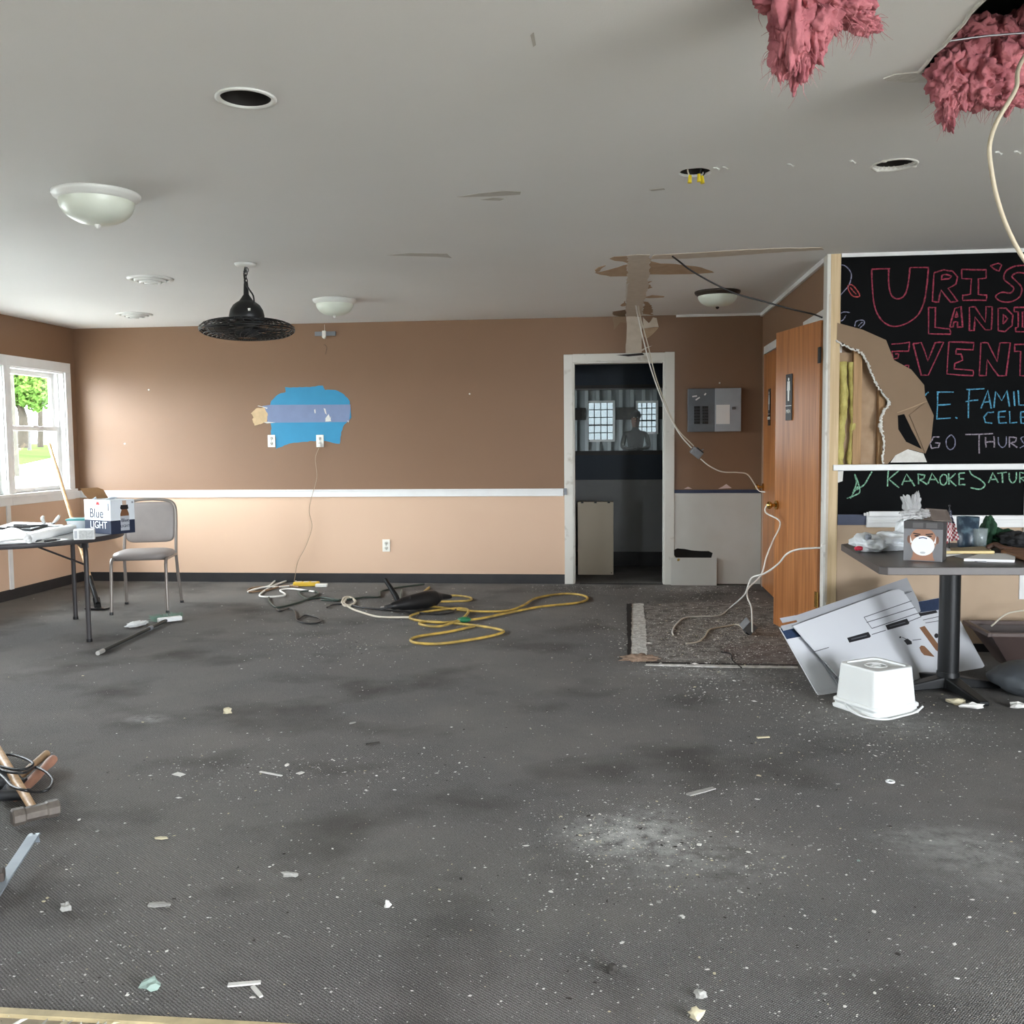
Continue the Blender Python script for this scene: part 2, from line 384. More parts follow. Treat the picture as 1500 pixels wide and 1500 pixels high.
# ---- ceiling with its holes
def circ(c, r, n=24, amp=0., seed=0): return [(c.x+(r+amp*noise.noise(Vector((math.cos(t)*2, math.sin(t)*2, seed))))*math.cos(t), c.y+(r+amp*noise.noise(Vector((math.cos(t)*2, math.sin(t)*2, seed))))*math.sin(t)) for t in [2*math.pi*i/n for i in range(n)]]
CAN = Ce(360, 143); HOLE2 = Ce(1018, 253); HOLE3 = Ce(1310, 241)
big = [(.942, 2.2), (.943, 2.685), (.938, 2.9), (.930, 3.17), (.955, 3.19), (1.2, 3.20), (1.62, 3.19), (1.62, 2.2)]
big = [(p.x, p.y) for p in jag(big, .006, .06, 3)]
small = [(p.x, p.y) for p in jag([(.30, 2.22), (.33, 2.42), (.55, 2.47), (.74, 2.4), (.72, 2.22)], .015, .07, 5)]
plate('ceiling', [[(XL-.14, YH), (XE, YH), (XE, D+.12), (XL-.14, D+.12)], circ(CAN, .082), circ(HOLE2, .068, 20, .008, 2), circ(HOLE3, .082, 28), big, small],
      .016, M_CEIL, lambda u, v, w: Vector((u, v, H+w)), kind='structure')
M_DARK = mat('dark_attic_boards', (52, 46, 40), .9, var=.4, vs=6.)
MB().bb((XL-.14, YR-.2, HR), (XE, D+1.7, HR+.1)).build('ceiling_rear', mat('white_roof_liner', (190, 192, 190), .7), kind='structure')
b = MB()
for i in range(9):
    y = 2.25+i*.41 if i < 3 else 2.25+i*.41
    if abs(y-CAN.y) < .12 or abs(y-4.2) < .12: y += .2
    b.bb((XL, y, H+.02), (XE, y+.04, H+.16))
b.build('trim_attic_joists', M_DARK, kind='structure')
MB().bb((XL-.14, YH-.1, H), (XE, YH, HR)).build('wall_header', M_CEIL, kind='structure')

# ---- left wall with window openings
def slab_openings(b, y0, y1, z0, z1, ops, x0, x1, mats_split):
    """wall running along Y; ops = (ya, yb, za, zb); mats_split = (z, lower index, upper index)"""
    ys = sorted({y0, y1, *[o[0] for o in ops], *[o[1] for o in ops]}); zs = sorted({z0, z1, mats_split[0], *[o[2] for o in ops], *[o[3] for o in ops]})
    for a, c in zip(ys, ys[1:]):
        run = None
        for za, zb in zip(zs, zs[1:]):
            my, mz = (a+c)/2, (za+zb)/2
            if any(o[0] < my < o[1] and o[2] < mz < o[3] for o in ops): continue
            b.m(mats_split[1] if mz < mats_split[0] else mats_split[2]); b.bb((x0, a, za), (x1, c, zb))
RAIL = .85
b = MB(); slab_openings(b, 1.95, D+.12, 0, HR, [(a, c, WZ0, WZ1) for a, c in WIN_L], XL-.14, XL, (RAIL, 0, 1)); b.build('wall_left', [M_TAN, M_BROWN], kind='structure')

def window(i, ya, yb):
    w = thing('window_%d' % i, None, None, (XL, (ya+yb)/2, WZ0), kind='structure'); c = .09
    b = MB()
    lo = ya-c if i in (2, 4) else ya-.045; hi = yb+c if i in (1, 3) else yb+.045
    b.bb((XL-.002, lo, WZ1), (XL+.018, hi, WZ1+c)); b.bb((XL-.002, lo, WZ0-.0), (XL+.018, ya, WZ1)); b.bb((XL-.002, yb, WZ0), (XL+.018, hi, WZ1))
    b.build('casing', M_WHITE, w, bev=.003)
    MB().bb((XL-.1, lo, WZ0-.03), (XL+.045, hi, WZ0)).bb((XL-.002, lo, WZ0-.1), (XL+.016, hi, WZ0-.03)).build('sill', M_WHITE, w, bev=.003)
    b = MB()
    for (p, q) in (((XL-.14, ya, WZ0), (XL, ya+.012, WZ1)), ((XL-.14, yb-.012, WZ0), (XL, yb, WZ1)), ((XL-.14, ya, WZ1-.012), (XL, yb, WZ1))): b.bb(p, q)
    b.bb((XL-.1, ya+.012, WZ0), (XL-.05, ya+.03, WZ1)); b.bb((XL-.1, yb-.03, WZ0), (XL-.05, yb-.012, WZ1)); b.build('jamb', M_WHITE, w)
    zm = (WZ0+WZ1)/2 + .02
    for nm, x0, x1, za, zb in (('upper_sash', XL-.12, XL-.09, zm-.02, WZ1-.012), ('lower_sash', XL-.085, XL-.05, WZ0, zm+.02)):
        b = MB(); t = .042; y0, y1 = ya+.03, yb-.03
        b.bb((x0, y0, za), (x1, y0+t, zb)); b.bb((x0, y1-t, za), (x1, y1, zb)); b.bb((x0, y0+t, za), (x1, y1-t, za+t)); b.bb((x0, y0+t, zb-t), (x1, y1-t, zb))
        s_ = b.build(nm, M_WHITE, w, bev=.003)
        MB().bb(((x0+x1)/2-.002, y0+t, za+t), ((x0+x1)/2+.002, y1-t, zb-t)).build('pane', GLASS, s_)
        if nm == 'lower_sash':
            MB().bb((x1, (y0+y1)/2-.04, zb-.012), (x1+.014, (y0+y1)/2+.04, zb+.008)).build('sash_lock', M_WHITE, s_)
            MB().bb((x1, (y0+y1)/2-.05, za+.012), (x1+.014, (y0+y1)/2+.05, za+.022)).build('sash_lift', M_WHITE, s_)
for i, (a, c) in enumerate(WIN_L): window(i+1, a, c)
MB().bb((XL-.85, 1.9, 2.46), (XL-.14, D+.3, 2.56)).build('trim_sky_blocker', M_WHITE, kind='structure')      # unseen overhang, added to cut the sky light through the windows

# ---- back wall with the door opening
OX0, OX1, OZ = -.386, .457, 2.042
b = MB()
b.m(0).bb((XL, D, 0), (OX0, D+.12, RAIL)); b.m(1).bb((XL, D, RAIL), (OX0, D+.12, HR)); b.bb((OX0, D, OZ), (OX1, D+.12, HR)); b.bb((OX1, D, RAIL), (XE, D+.12, HR))
b.m(2).bb((OX1, D+.085, 0), (XE, D+.12, RAIL))
WB = b.build('wall_back', [M_TAN, M_BROWN, M_DARKHOLE], kind='structure')
# white wainscot sheet right of the door with the ragged slot
hp = [Bk(x, y) for x, y in ((987, 812), (986, 806), (992, 803), (1003, 804), (1013, 806), (1026, 807), (1038, 807), (1044, 810), (1042, 817), (1030, 818), (1005, 818), (990, 817))]
plate('wainscot_sheet', [[(OX1, .01), (XR, .01), (XR, .835), (OX1+.1, .84), (OX1, .838)], [(p.x, p.z) for p in hp]], .012, M_WPANEL, lambda u, v, w: Vector((u, D-.012+w, v)), WB)
MB().bb((OX1+.08, D-.02, .838), (XR-.02, D+.02, .868)).build('navy_strip', M_NAVYB, WB)
b = MB(); b.prism([Bk(x, y, D-.004) for x, y in ((1052, 716), (1058, 713), (1064, 709), (1072, 715))], (0, .004, 0)); b.prism([Bk(x, y, D-.004) for x, y in ((1002, 716), (1008, 713), (1014, 716))], (0, .004, 0)); b.build('torn_paint_flake', mat('pinkish_paper', (214, 190, 184), .9), WB)
# blue patch where something was taken off the wall
z4 = lambda x, y, dy=.0: Bk(250+x/4.687, 360+y/4.687, D-dy)
ragged = lambda pts, amp, step, seed: [Vector((q.x, pts[0].y, q.y)) for q in jag([(p.x, p.z) for p in pts], amp, step, seed)]
P = [z4(*q, .002) for q in ((690, 1300), (690, 1240), (665, 1150), (690, 1065), (740, 1020), (790, 1005), (785, 970), (900, 972), (1045, 960), (1060, 990), (1130, 990), (1190, 1020), (1230, 1070), (1240, 1180), (1190, 1230), (1170, 1280), (1160, 1360), (1120, 1355), (1060, 1340), (970, 1340), (830, 1355), (780, 1370), (725, 1395), (720, 1310))]
MB().prism(ragged(P, .004, .02, 2), (0, .002, 0)).build('blue_paint_patch', mat('old_blue_paint', (44, 142, 184), .5, var=.3, vs=9., col2=(38, 128, 168)), WB, label='bright blue old paint showing')
P = [z4(*q, .004) for q in ((630, 1100), (690, 1092), (1235, 1090), (1225, 1210), (700, 1215), (665, 1210), (660, 1150))]
MB().prism(P, (0, .003, 0)).build('lavender_band', mat('lavender_grey_paint', (122, 138, 172), .5, var=.4, vs=12., col2=(112, 124, 156)), WB)
P = [z4(*q, .005) for q in ((550, 1150), (590, 1115), (640, 1110), (665, 1150), (660, 1210), (575, 1235), (560, 1190), (570, 1180))]
MB().prism(ragged(P, .004, .015, 3), (0, .004, 0)).build('torn_spot', mat('tan_torn_paper', (212, 184, 144), .9, var=.3, vs=20.), WB)
b = MB()
for q in (((1050, 1115), (1062, 1120), (1072, 1160), (1060, 1150)), ((1062, 1185), (1085, 1155), (1102, 1205), (1062, 1208)), ((985, 1125), (993, 1122), (995, 1150), (988, 1150)), ((595, 1100), (605, 1098), (665, 1112), (660, 1120), (640, 1110)), ((640, 1212), (665, 1208), (720, 1214), (660, 1220)), ((1212, 1202), (1224, 1200), (1220, 1215)), ((1090, 1195), (1100, 1170), (1098, 1200))):
    MB().prism([z4(*p, .006) for p in q], (0, .003, 0)).build('plaster_scar', M_PLASTER, WB)
# nail holes and marks
b = MB()
for x, y in ((218, 571), (183, 650), (688, 577), (1054, 561)):
    p = Bk(x, y, D); MB().cyl(p, p-Vector((0, .006, 0)), .008, n=8).build('wall_plug', M_PLASTER, WB)
# chair rail and baseboards
b = MB(); b.bb((XL, D-.012, .815), (-.47, D, .885)); b.bb((XL, D-.022, .872), (-.47, D-.012, .885)); b.bb((XL, D-.02, .815), (-.47, D-.012, .828)); b.build('trim_chair_rail', M_WHITE, kind='structure', bev=.002)
MB().bb((XL, 5.9, .815), (XL+.014, 6.83, .885)).bb((XL, 8.78, .815), (XL+.014, D, .885)).build('trim_chair_rail_left', M_WHITE, kind='structure', bev=.002)
MB().bb((XL, D-.009, .0), (-.462, D, .088)).build('baseboard_back', M_BLACKB, kind='structure', bev=.002)
MB().bb((XL, 2.03, 0), (XL+.009, D-.009, .092)).build('baseboard_left', M_BLACKB, kind='structure', bev=.002)
q = Sd(12, 760, XL); MB().bb((XL, q.y-.025, .09), (XL+.012, q.y+.025, .815)).build('trim_wall_strip', M_WHITE, kind='structure')
# door frame (no leaf), battered white paint
fr = thing('trim_door_frame', None, None, (.03, D, 0), kind='structure')
for nm, lo, hi in (('casing', (-.462, D-.02, 0), (OX0+.006, D, 2.105)), ('casing', (OX1-.006, D-.02, 0), (.537, D, 2.112)), ('head_casing', (OX0+.006, D-.02, OZ-.006), (OX1-.006, D, 2.108)), ('jamb', (OX0, D, 0), (OX0+.02, D+.13, OZ)), ('jamb', (OX1-.02, D, 0), (OX1, D+.13, OZ)), ('head_jamb', (OX0+.02, D, OZ-.02), (OX1-.02, D+.13, OZ))):
    MB().bb(lo, hi).build(nm, M_OLDWHITE, fr, bev=.003)
b = MB(); b.prism([Bk(x, y, D-.028) for x, y in ((903, 520), (918, 519), (941, 517), (944, 520), (920, 522))], (0, .008, 0)); b.build('splinter', M_DARKHOLE, fr)
q = Bk(828, 720, D-.024); b = MB().bb((q.x-.012, D-.03, q.z-.03), (q.x+.014, D-.02, q.z+.03)); b.build('rail_end', M_GREYPL, fr)
MB().bb((OX0+.06, D-.012, -.0), (OX1-.02, D+.02, .004)).build('trim_door_saddle', M_DARKHOLE, kind='structure')

# ---- hall behind the doorway
YB = 10.2
b = MB(); b.m(0).bb((-1.4, YB, 0), (1.6, YB+.1, .91)); b.m(1).bb((-1.4, YB, .91), (1.6, YB+.1, 1.2)); b.bb((-1.4, YB, 1.86), (1.6, YB+.1, H)); b.build('wall_hall', [M_GREYP, M_NAVY], kind='structure')
MB().bb((-1.5, D+.12, 0), (-1.4, YB+.1, H)).build('wall_hall_left', M_NAVY, kind='structure')
MB().bb((1.6, D+.12, 0), (1.7, YB+.1, H)).build('wall_hall_right', M_GREYP, kind='structure')
MB().bb((-1.5, D+.12, H), (1.7, YB+.1, H+.05)).build('ceiling_hall', M_NAVY, kind='structure')
MB().bb((-1.4, YB-.01, 0), (1.6, YB, .15)).build('baseboard_hall', M_BLACKB, kind='structure')
MB().bb((-1.4, YB-.02, .865), (1.6, YB, .9)).bb((-1.4, YB-.012, .845), (1.6, YB, .865)).build('trim_hall_rail', M_GREYP, kind='structure')
mw = thing('window_5', None, None, (.1, YB, 1.2), kind='structure')
MB().bb((-1.4, YB+.045, 1.2), (1.6, YB+.05, 1.86)).build('pane', GLASS, mw)
MB().bb((-1.4, YB-.05, 1.85), (1.6, YB+.02, 1.862)).build('top_ledge', M_GREYP, mw)
MB().bb((-1.4, YB-.02, 1.17), (1.6, YB+.1, 1.215)).build('bottom_band', M_BLACKB, mw)
MB().bb((-1.4, YB-.012, 1.862), (1.6, YB, 1.90)).build('top_band', M_BLACKB, mw)
# ---- workshop beyond the glass: ribbed metal walls and two small grid windows
YW, WX0, WX1 = 20., -4.2, 4.6
M_SIDING = mat('white_metal_siding', (178, 184, 186), .45, metal=.1)
def win_px(x0, y0, x1, y1): a_, c_ = Bk(x0, y0, YW), Bk(x1, y1, YW); return (a_.x, c_.x, c_.z, a_.z)
gw = [win_px(861, 589, 899, 645), win_px(933, 589, 962, 634)]
b = MB(); xs = sorted({WX0, WX1, *[o[0] for o in gw], *[o[1] for o in gw]}); zs = sorted({0, HR, *[o[2] for o in gw], *[o[3] for o in gw]})
for a, c in zip(xs, xs[1:]):
    for za, zb in zip(zs, zs[1:]):
        if not any(o[0] < (a+c)/2 < o[1] and o[2] < (za+zb)/2 < o[3] for o in gw): b.bb((a, YW, za), (c, YW+.1, zb))
WW = b.build('wall_workshop', mat('siding_valley_shade', (132, 138, 140), .5), kind='structure')  # valleys darker than the ribs: rib shading put into the colour
x = WX0+.11
while x < WX1:
    segs = [(0, HR)]
    for o in gw:
        if o[0]-.03 < x+.02 < o[1]+.03: segs = [(0, o[2]-.03), (o[3]+.03, HR)]
    for za, zb in segs: MB().bb((x, YW-.05, za), (x+.07, YW, zb)).build('siding_rib', M_SIDING, WW)
    x += .232
dk0, dk1 = Bk(900, 615, YW).z, Bk(900, 597, YW).z
for a, c in ((WX0, gw[0][0]-.04), (gw[0][1]+.04, gw[1][0]-.04), (gw[1][1]+.04, WX1)): MB().bb((a, YW-.07, dk0), (c, YW-.05, dk1)).build('trim_workshop_girt', M_DARKHOLE, kind='structure')
for i, (a, c, za, zb) in enumerate(gw):
    w = thing('window_%d' % (6+i), None, None, ((a+c)/2, YW, za), kind='structure')
    MB().bb((a-.025, YW-.03, za-.025), (a+.02, YW+.06, zb+.025)).bb((c-.02, YW-.03, za-.025), (c+.025, YW+.06, zb+.025)).bb((a, YW-.03, za-.025), (c, YW+.06, za+.02)).bb((a, YW-.03, zb-.02), (c, YW+.06, zb+.025)).build('frame', M_WHITE, w)
    for k in range(1, 4): MB().bb((a+(c-a)*k/4-.009, YW+.02, za), (a+(c-a)*k/4+.009, YW+.045, zb)).build('muntin', M_DKGREY, w)
    for k in range(1, 5): MB().bb((a, YW+.02, za+(zb-za)*k/5-(.016 if k == 2 else .009)), (c, YW+.045, za+(zb-za)*k/5+(.016 if k == 2 else .009))).build('muntin', M_DKGREY, w)
    MB().bb((a, YW+.05, za), (c, YW+.054, zb)).build('pane', DIM_GLASS, w)
MB().bb((WX0, YB+.1, -.1), (WX1, YW+.1, -.002)).build('floor_workshop', mat('workshop_concrete', (120, 118, 114), .9), kind='structure')
MB().bb((WX0, YB+.1, HR), (WX1, YW+.1, HR+.1)).build('ceiling_workshop', M_SIDING, kind='structure')
b = MB(); slab_openings(b, YB+.1, YW+.1, 0, HR, [(16.6, 17.8, .9, 2.3)], WX0-.1, WX0, (.01, 0, 0)); b.build('wall_workshop_left', M_SIDING, kind='structure')  # unseen side opening, added to brighten the far wall
MB().bb((WX1, YB+.1, 0), (WX1+.1, YW+.1, HR)).build('wall_workshop_right', M_SIDING, kind='structure')
portal('workshop_portal', (WX0-.12, 17.2, 1.6), (0, -math.pi/2, 0), 1.4, 1.2)
MB().bb((WX0, YB+.1, 0), (-1.4, YB+.2, HR)).bb((1.6, YB+.1, 0), (WX1, YB+.2, HR)).bb((-1.4, YB+.1, H), (1.6, YB+.2, HR)).build('wall_workshop_front', M_SIDING, kind='structure')

# ---- restroom wall on the right, running back from the chalkboard wall
b = MB(); y1d, y2d = (7.86, 8.76), (6.235, 6.975); T2 = .11
for lo, hi in (((DB+.11, 0), (y2d[0], H)), ((y2d[0], 2.075), (y2d[1], H)), ((y2d[1], 0), (y1d[0], H)), ((y1d[0], 2.075), (y1d[1], H)), ((y1d[1], 0), (D, H))):
    b.bb((XR, lo[0], lo[1]), (XR+T2, hi[0], hi[1]))
b.build('wall_restrooms', M_BROWN, kind='structure')
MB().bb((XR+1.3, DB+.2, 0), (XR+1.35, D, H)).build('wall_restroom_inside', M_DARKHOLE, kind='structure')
for k, (ya, yb) in enumerate((y1d, y2d)):
    fr2 = thing('trim_restroom_frame_%d' % (k+1), None, None, (XR, ya, 0), kind='structure')
    MB().bb((XR-.006, ya, 2.065), (XR+.09, yb, 2.13)).build('head_jamb', M_WHITE, fr2)
    MB().bb((XR-.004, ya-.012, 0), (XR+.09, ya, 2.13)).build('jamb', M_WHITE, fr2)
    MB().bb((XR-.004, yb, 0), (XR+.09, yb+.012, 2.13)).build('jamb', M_WHITE, fr2)
MB().bb((XR-.02, DB+.11, H-.03), (XR, D, H)).build('trim_ceiling_restrooms', M_WHITE, kind='structure')
MB().bb((.55, D-.016, H-.02), (XR, D, H)).build('trim_ceiling_back', M_WHITE, kind='structure')
# doors: hinged leaf, local axes u along the leaf from the hinge
def leaf(name, hinge, ang, w, knob_z, hinges, knob_u):
    d = thing(name, None, None, (hinge[0], hinge[1], 0), ang, kind='structure')
    MB().bb((-.018, 0, .012), (.018, w, 2.055)).build('leaf', M_DOOR, d, local=True, bev=.002)
    b = MB(); b.cyl((-.018, knob_u, knob_z), (-.03, knob_u, knob_z), .032); b.cyl((-.03, knob_u, knob_z), (-.06, knob_u, knob_z), .012)
    b.blob((-.075, knob_u, knob_z), (.022, .027, .027), 2, 0.); b.build('door_knob', M_BRASS, d, local=True)
    for hz in hinges:
        MB().bb((-.021, -.012, hz-.05), (-.015, .03, hz+.05)).cyl((-.021, -.002, hz-.05), (-.021, -.002, hz+.05), .006, n=8).build('hinge', M_BRASS if hz < 1 else M_BLKMET, d, local=True)
    return d
D1 = leaf('door_1', (XR+.012, 7.865), 0., .885, .9, (.3, 1.84), .83)
D2 = leaf('door_2', (XR-.02, 6.245), math.radians(12.6), .715, .86, (.3, 1.84), .665)
def sign(dr, u, z, txt, label, woman=False, sc=1.):
    m_ = MW[dr.name]; s_ = thing('restroom_sign', label, 'sign', m_ @ Vector((-.019, u, z-.155)), dr.rotation_euler.z)
    bk = M_BLACK; wt = mat('sign_white', (232, 232, 228), .5)
    MB().bb((-.006, -.052*sc, 0), (0, .052*sc, .31)).build('plate', bk, s_, local=True, bev=.002)
    b = MB(); x = -.0075
    def q(pts): b.prism([(x, -p[0], p[1]) for p in pts], (.0016, 0, 0))
    b.cyl((x, 0, .275), (x+.0016, 0, .275), .011, n=14)
    if woman: q([(-.012, .26), (.012, .26), (.032, .18), (.012, .18), (.012, .13), (-.012, .13), (-.012, .18), (-.032, .18)])
    else: q([(-.02, .262), (.02, .262), (.024, .2), (.016, .2), (.012, .13), (-.012, .13), (-.016, .2), (-.024, .2)])
    b.build('pictogram', wt, s_, local=True)
    MB().bb((x, -.048, .096), (x+.0016, .048, .100)).build('divider_line', wt, s_, local=True)
    b = MB(); text_into(b, txt, .036, (x, 0, .06), (0, -1, 0), (0, 0, 1), .0016); b.build('lettering', wt, s_, local=True)
q = Sd(1172, 585, XR-.1); sign(D2, .47, 1.6, 'MEN', 'black restroom sign with a white standing figure on the near ajar door')
sign(D1, .53, 1.59, 'WOMEN', 'black restroom sign on the far door of the wall beside the breaker panel', True)

# ---- chalkboard wall
z8 = lambda x, y, Y=DB: Bk(1200+x/3.947, 340+y/3.947, Y)
xz = lambda p: (p.x, p.z)
hole = [xz(z8(*q)) for q in ((96, 628), (180, 672), (235, 693), (265, 728), (290, 788), (330, 878), (385, 958), (400, 988), (360, 1060), (355, 1130), (370, 1200), (365, 1342), (84, 1350))]
hole = [(p.x, p.y) for p in jag(hole, .004, .02, 9)]
SX = XR+.062
hk = [p for p in hole if p[0] > SX+.003 and p[1] > z8(365, 1342).z+.004]      # top left corner, down the ragged right edge
ztop, zbot, xbot = z8(96, 628).z, z8(365, 1342).z, z8(366, 1342).x
tri = [xz(z8(*q)) for q in ((452, 1060), (490, 1052), (532, 1140), (592, 1255), (500, 1212), (455, 1140))]
Z0B = z8(300, 1345).z
SX = XR+.062
plate('wall_chalkboard', [[(SX, 0), (XE, 0), (XE, HR), (SX, HR), (SX, ztop)] + hk + [(xbot, zbot), (SX, zbot)]], .013, mat('tan_wall_lower', (196, 172, 146), .7, var=.5, vs=2.5, col2=(172, 148, 122)), lambda u, v, w: Vector((u, DB+w, v)), kind='structure')
WC = bpy.data.objects['wall_chalkboard']
plate('chalkboard_upper', [[(XE, 1.158), (XE, H-.02), (SX, H-.02), (SX, ztop)] + [p for p in hk if p[1] > 1.165] + [(xbot, 1.158)]], .003, M_CHALKB, lambda u, v, w: Vector((u, DB-.003+w, v)), WC)
MB().bb((SX, DB-.003, .845), (XE, DB, 1.125)).build('chalkboard_lower', M_CHALKB, WC)
MB().bb((XR+T2, DB+.1, 0), (XE, DB+.115, HR)).build('wall_chalkboard_backing', M_CARD, kind='structure')
# exposed framing in the hole
b = MB().bb((XR, DB-.006, 0), (XR+.06, DB+.1, H)); b.build('trim_corner_stud', M_PINE, kind='structure', bev=.002)
MB().bb((XR-.02, DB-.004, 0), (XR, DB+.10, H)).build('trim_stud_casing', M_OLDWHITE, kind='structure')
MB().bb((XR-.008, DB-.007, .3), (XR+.004, DB-.003, 2.2)).build('trim_stud_tape', M_DRY, kind='structure')
for x0, x1, dy in ((z8(238, 1000).x-.038, z8(250, 1000).x, .02), (z8(352, 1000).x, z8(352, 1000).x+.04, .03)):
    MB().bb((x0, DB+dy, .0), (x1, DB+.1, H)).build('wall_stud', M_PINED, WC)
ins = MB(); rnd = random.Random(4)
for k, (xa, wd) in enumerate(((z8(140, 1000).x, .030), (z8(200, 1000).x, .022))):
    pts = [Vector((xa + .012*noise.noise(Vector((0, z*7, k*5))) + .01*math.sin(z*9+k), DB+.045+.012*noise.noise(Vector((3, z*6, k))), z)) for z in [1.13+i*.012 for i in range(56)]]
    ins.tube(pts, [wd*(.8+.5*noise.noise(Vector((7, p.z*11, k)))+.12*rnd.random()) for p in pts], 14)
ins.build('yellow_insulation', M_YEL, WC, label='yellow fibreglass insulation strip in wall cavity')
MB().bb((XR+.06, DB+.07, 1.13), (z8(350, 1000).x, DB+.1, 1.85)).build('cavity_panel', M_TORN, WC)
# peeled brown backing paper, with black triangle left and ragged white plaster edge
peel = [xz(z8(*q)) for q in ((103, 525), (250, 565), (385, 625), (430, 740), (530, 795), (605, 885), (610, 950), (660, 1060), (645, 1200), (612, 1280), (520, 1255), (440, 1290), (395, 1340), (368, 1342), (372, 1200), (357, 1130), (362, 1062), (404, 988), (388, 955), (333, 875), (293, 785), (268, 725), (237, 690), (182, 668), (100, 622))]
plate('peeled_paper', [peel, tri], .0035, M_CARD, lambda u, v, w: Vector((u, DB-.0075+w, v)), WC)
e0_, e1_ = z8(450, 1045, DB-.009), z8(622, 978, DB-.009)
MB().ribbon([e0_, (e0_+e1_)/2+Vector((0, 0, -.002)), e1_], .006, (0, -1, 0), .003).build('paper_crease', M_TORN, WC)
fl_ = [z8(*q, DB-.008) for q in ((520, 1058), (610, 985), (660, 1060), (645, 1200), (612, 1280), (560, 1150))]
MB().prism(fl_, (0, -.008, 0)).build('paper_flap', M_CARD, WC)
wp = [xz(z8(*q)) for q in ((410, 1332), (440, 1290), (510, 1255), (600, 1280), (620, 1330))]
MB().prism([Vector((u, DB-.009, v)) for u, v in wp], (0, .004, 0)).build('white_patch', M_PLASTER, WC)
wp = [z8(*q, DB-.005) for q in ((78, 1385), (140, 1380), (135, 1440), (110, 1448), (85, 1420))]
MB().prism(wp, (0, .003, 0)).build('white_patch', M_PLASTER, WC)
edge = [z8(*q, DB-.006) for q in ((96, 628), (180, 672), (235, 693), (265, 728), (290, 788), (330, 878), (385, 958), (402, 988), (362, 1060), (355, 1130), (372, 1200), (368, 1342))]
ed = cat(edge, 16); rnd = random.Random(11)
ed = [p + Vector((rnd.uniform(-.006, .006), rnd.uniform(-.003, .002), rnd.uniform(-.006, .006))) for p in ed]
MB().tube(ed, [rnd.uniform(.003, .008)*(1.6 if 110 < i < 150 else 1) for i in range(len(ed))], 6, smooth=False).build('plaster_edge', M_PLASTER, WC)
# white rails across the board, trim under the ceiling
MB().bb((XR+.03, DB-.02, 1.122), (XE, DB, 1.158)).build('trim_board_rail', M_WHITE, kind='structure', bev=.002)
MB().bb((SX, DB-.012, H-.022), (XE, DB, H)).build('trim_board_top', M_WHITE, kind='structure')
q0 = z8(520, 1200)
MB().bb((Bk(1268, 765, DB).x, DB-.03, .772), (XE, DB, .845)).bb((Bk(1268, 765, DB).x, DB-.04, .80), (XE, DB-.03, .82)).build('trim_board_ledge', M_WHITE, kind='structure', bev=.002)
MB().bb((SX, DB-.014, .785), (Bk(1268, 765, DB).x, DB, .85)).build('trim_board_navy', M_NAVYB, kind='structure')
q = Bk(1497, 720, DB); MB().bb((q.x+.012, DB-.028, .74), (q.x+.09, DB, 1.12)).build('trim_board_post', M_WHITE, kind='structure')
q = Bk(1494, 850, DB); MB().bb((q.x-.005, DB-.012, .33), (q.x+.12, DB, .62)).build('trim_wall_plate', M_WHITE, kind='structure')
MB().bb((SX, DB-.01, 0), (XE, DB, .05)).build('baseboard_chalkboard', M_BLACKB, kind='structure')
# chalk lettering
def chalk(name, strokes, col, w=.0085, smooth=False, seed=1):
    b = MB(); rnd = random.Random(seed)
    for s_ in strokes:
        pts = [z8(x, y, DB-.0032) for x, y in s_]
        if smooth and len(pts) > 2: pts = cat(pts, 5)
        else: pts = [p for a, c in zip(pts, pts[1:]) for p in (a, a.lerp(c, .5)+Vector((rnd.uniform(-.002, .002), 0, rnd.uniform(-.002, .002))))] + [pts[-1]]
        b.ribbon(pts, [w*rnd.uniform(.7, 1.15) for _ in pts], (0, -1, 0), .0008)
    return b.build(name, mat('chalk_'+name, col, .95, var=.8, vs=90., col2=tuple(int(c*.45) for c in col), thr=(.42, .62)), WC)
PINKC = (166, 62, 84)
chalk('chalk_pink_capitals', [[(303, 215), (410, 212)], [(632, 205), (525, 205)]], PINKC)
chalk('chalk_pink_initial', [[(303, 215), (306, 300), (315, 400), (335, 470), (375, 522), (430, 545), (500, 530), (570, 480), (607, 400), (623, 300), (632, 205)], [(525, 205), (517, 280), (503, 345), (480, 378), (445, 385), (415, 360), (402, 300), (402, 212)],
    [(1184, 192), (1130, 198), (1080, 225), (1068, 270), (1100, 300), (1125, 325), (1105, 352), (1055, 348), (1020, 372), (1050, 400), (1110, 402), (1160, 372), (1170, 320), (1135, 280), (1115, 255), (1145, 235), (1190, 238)]], PINKC, smooth=True)
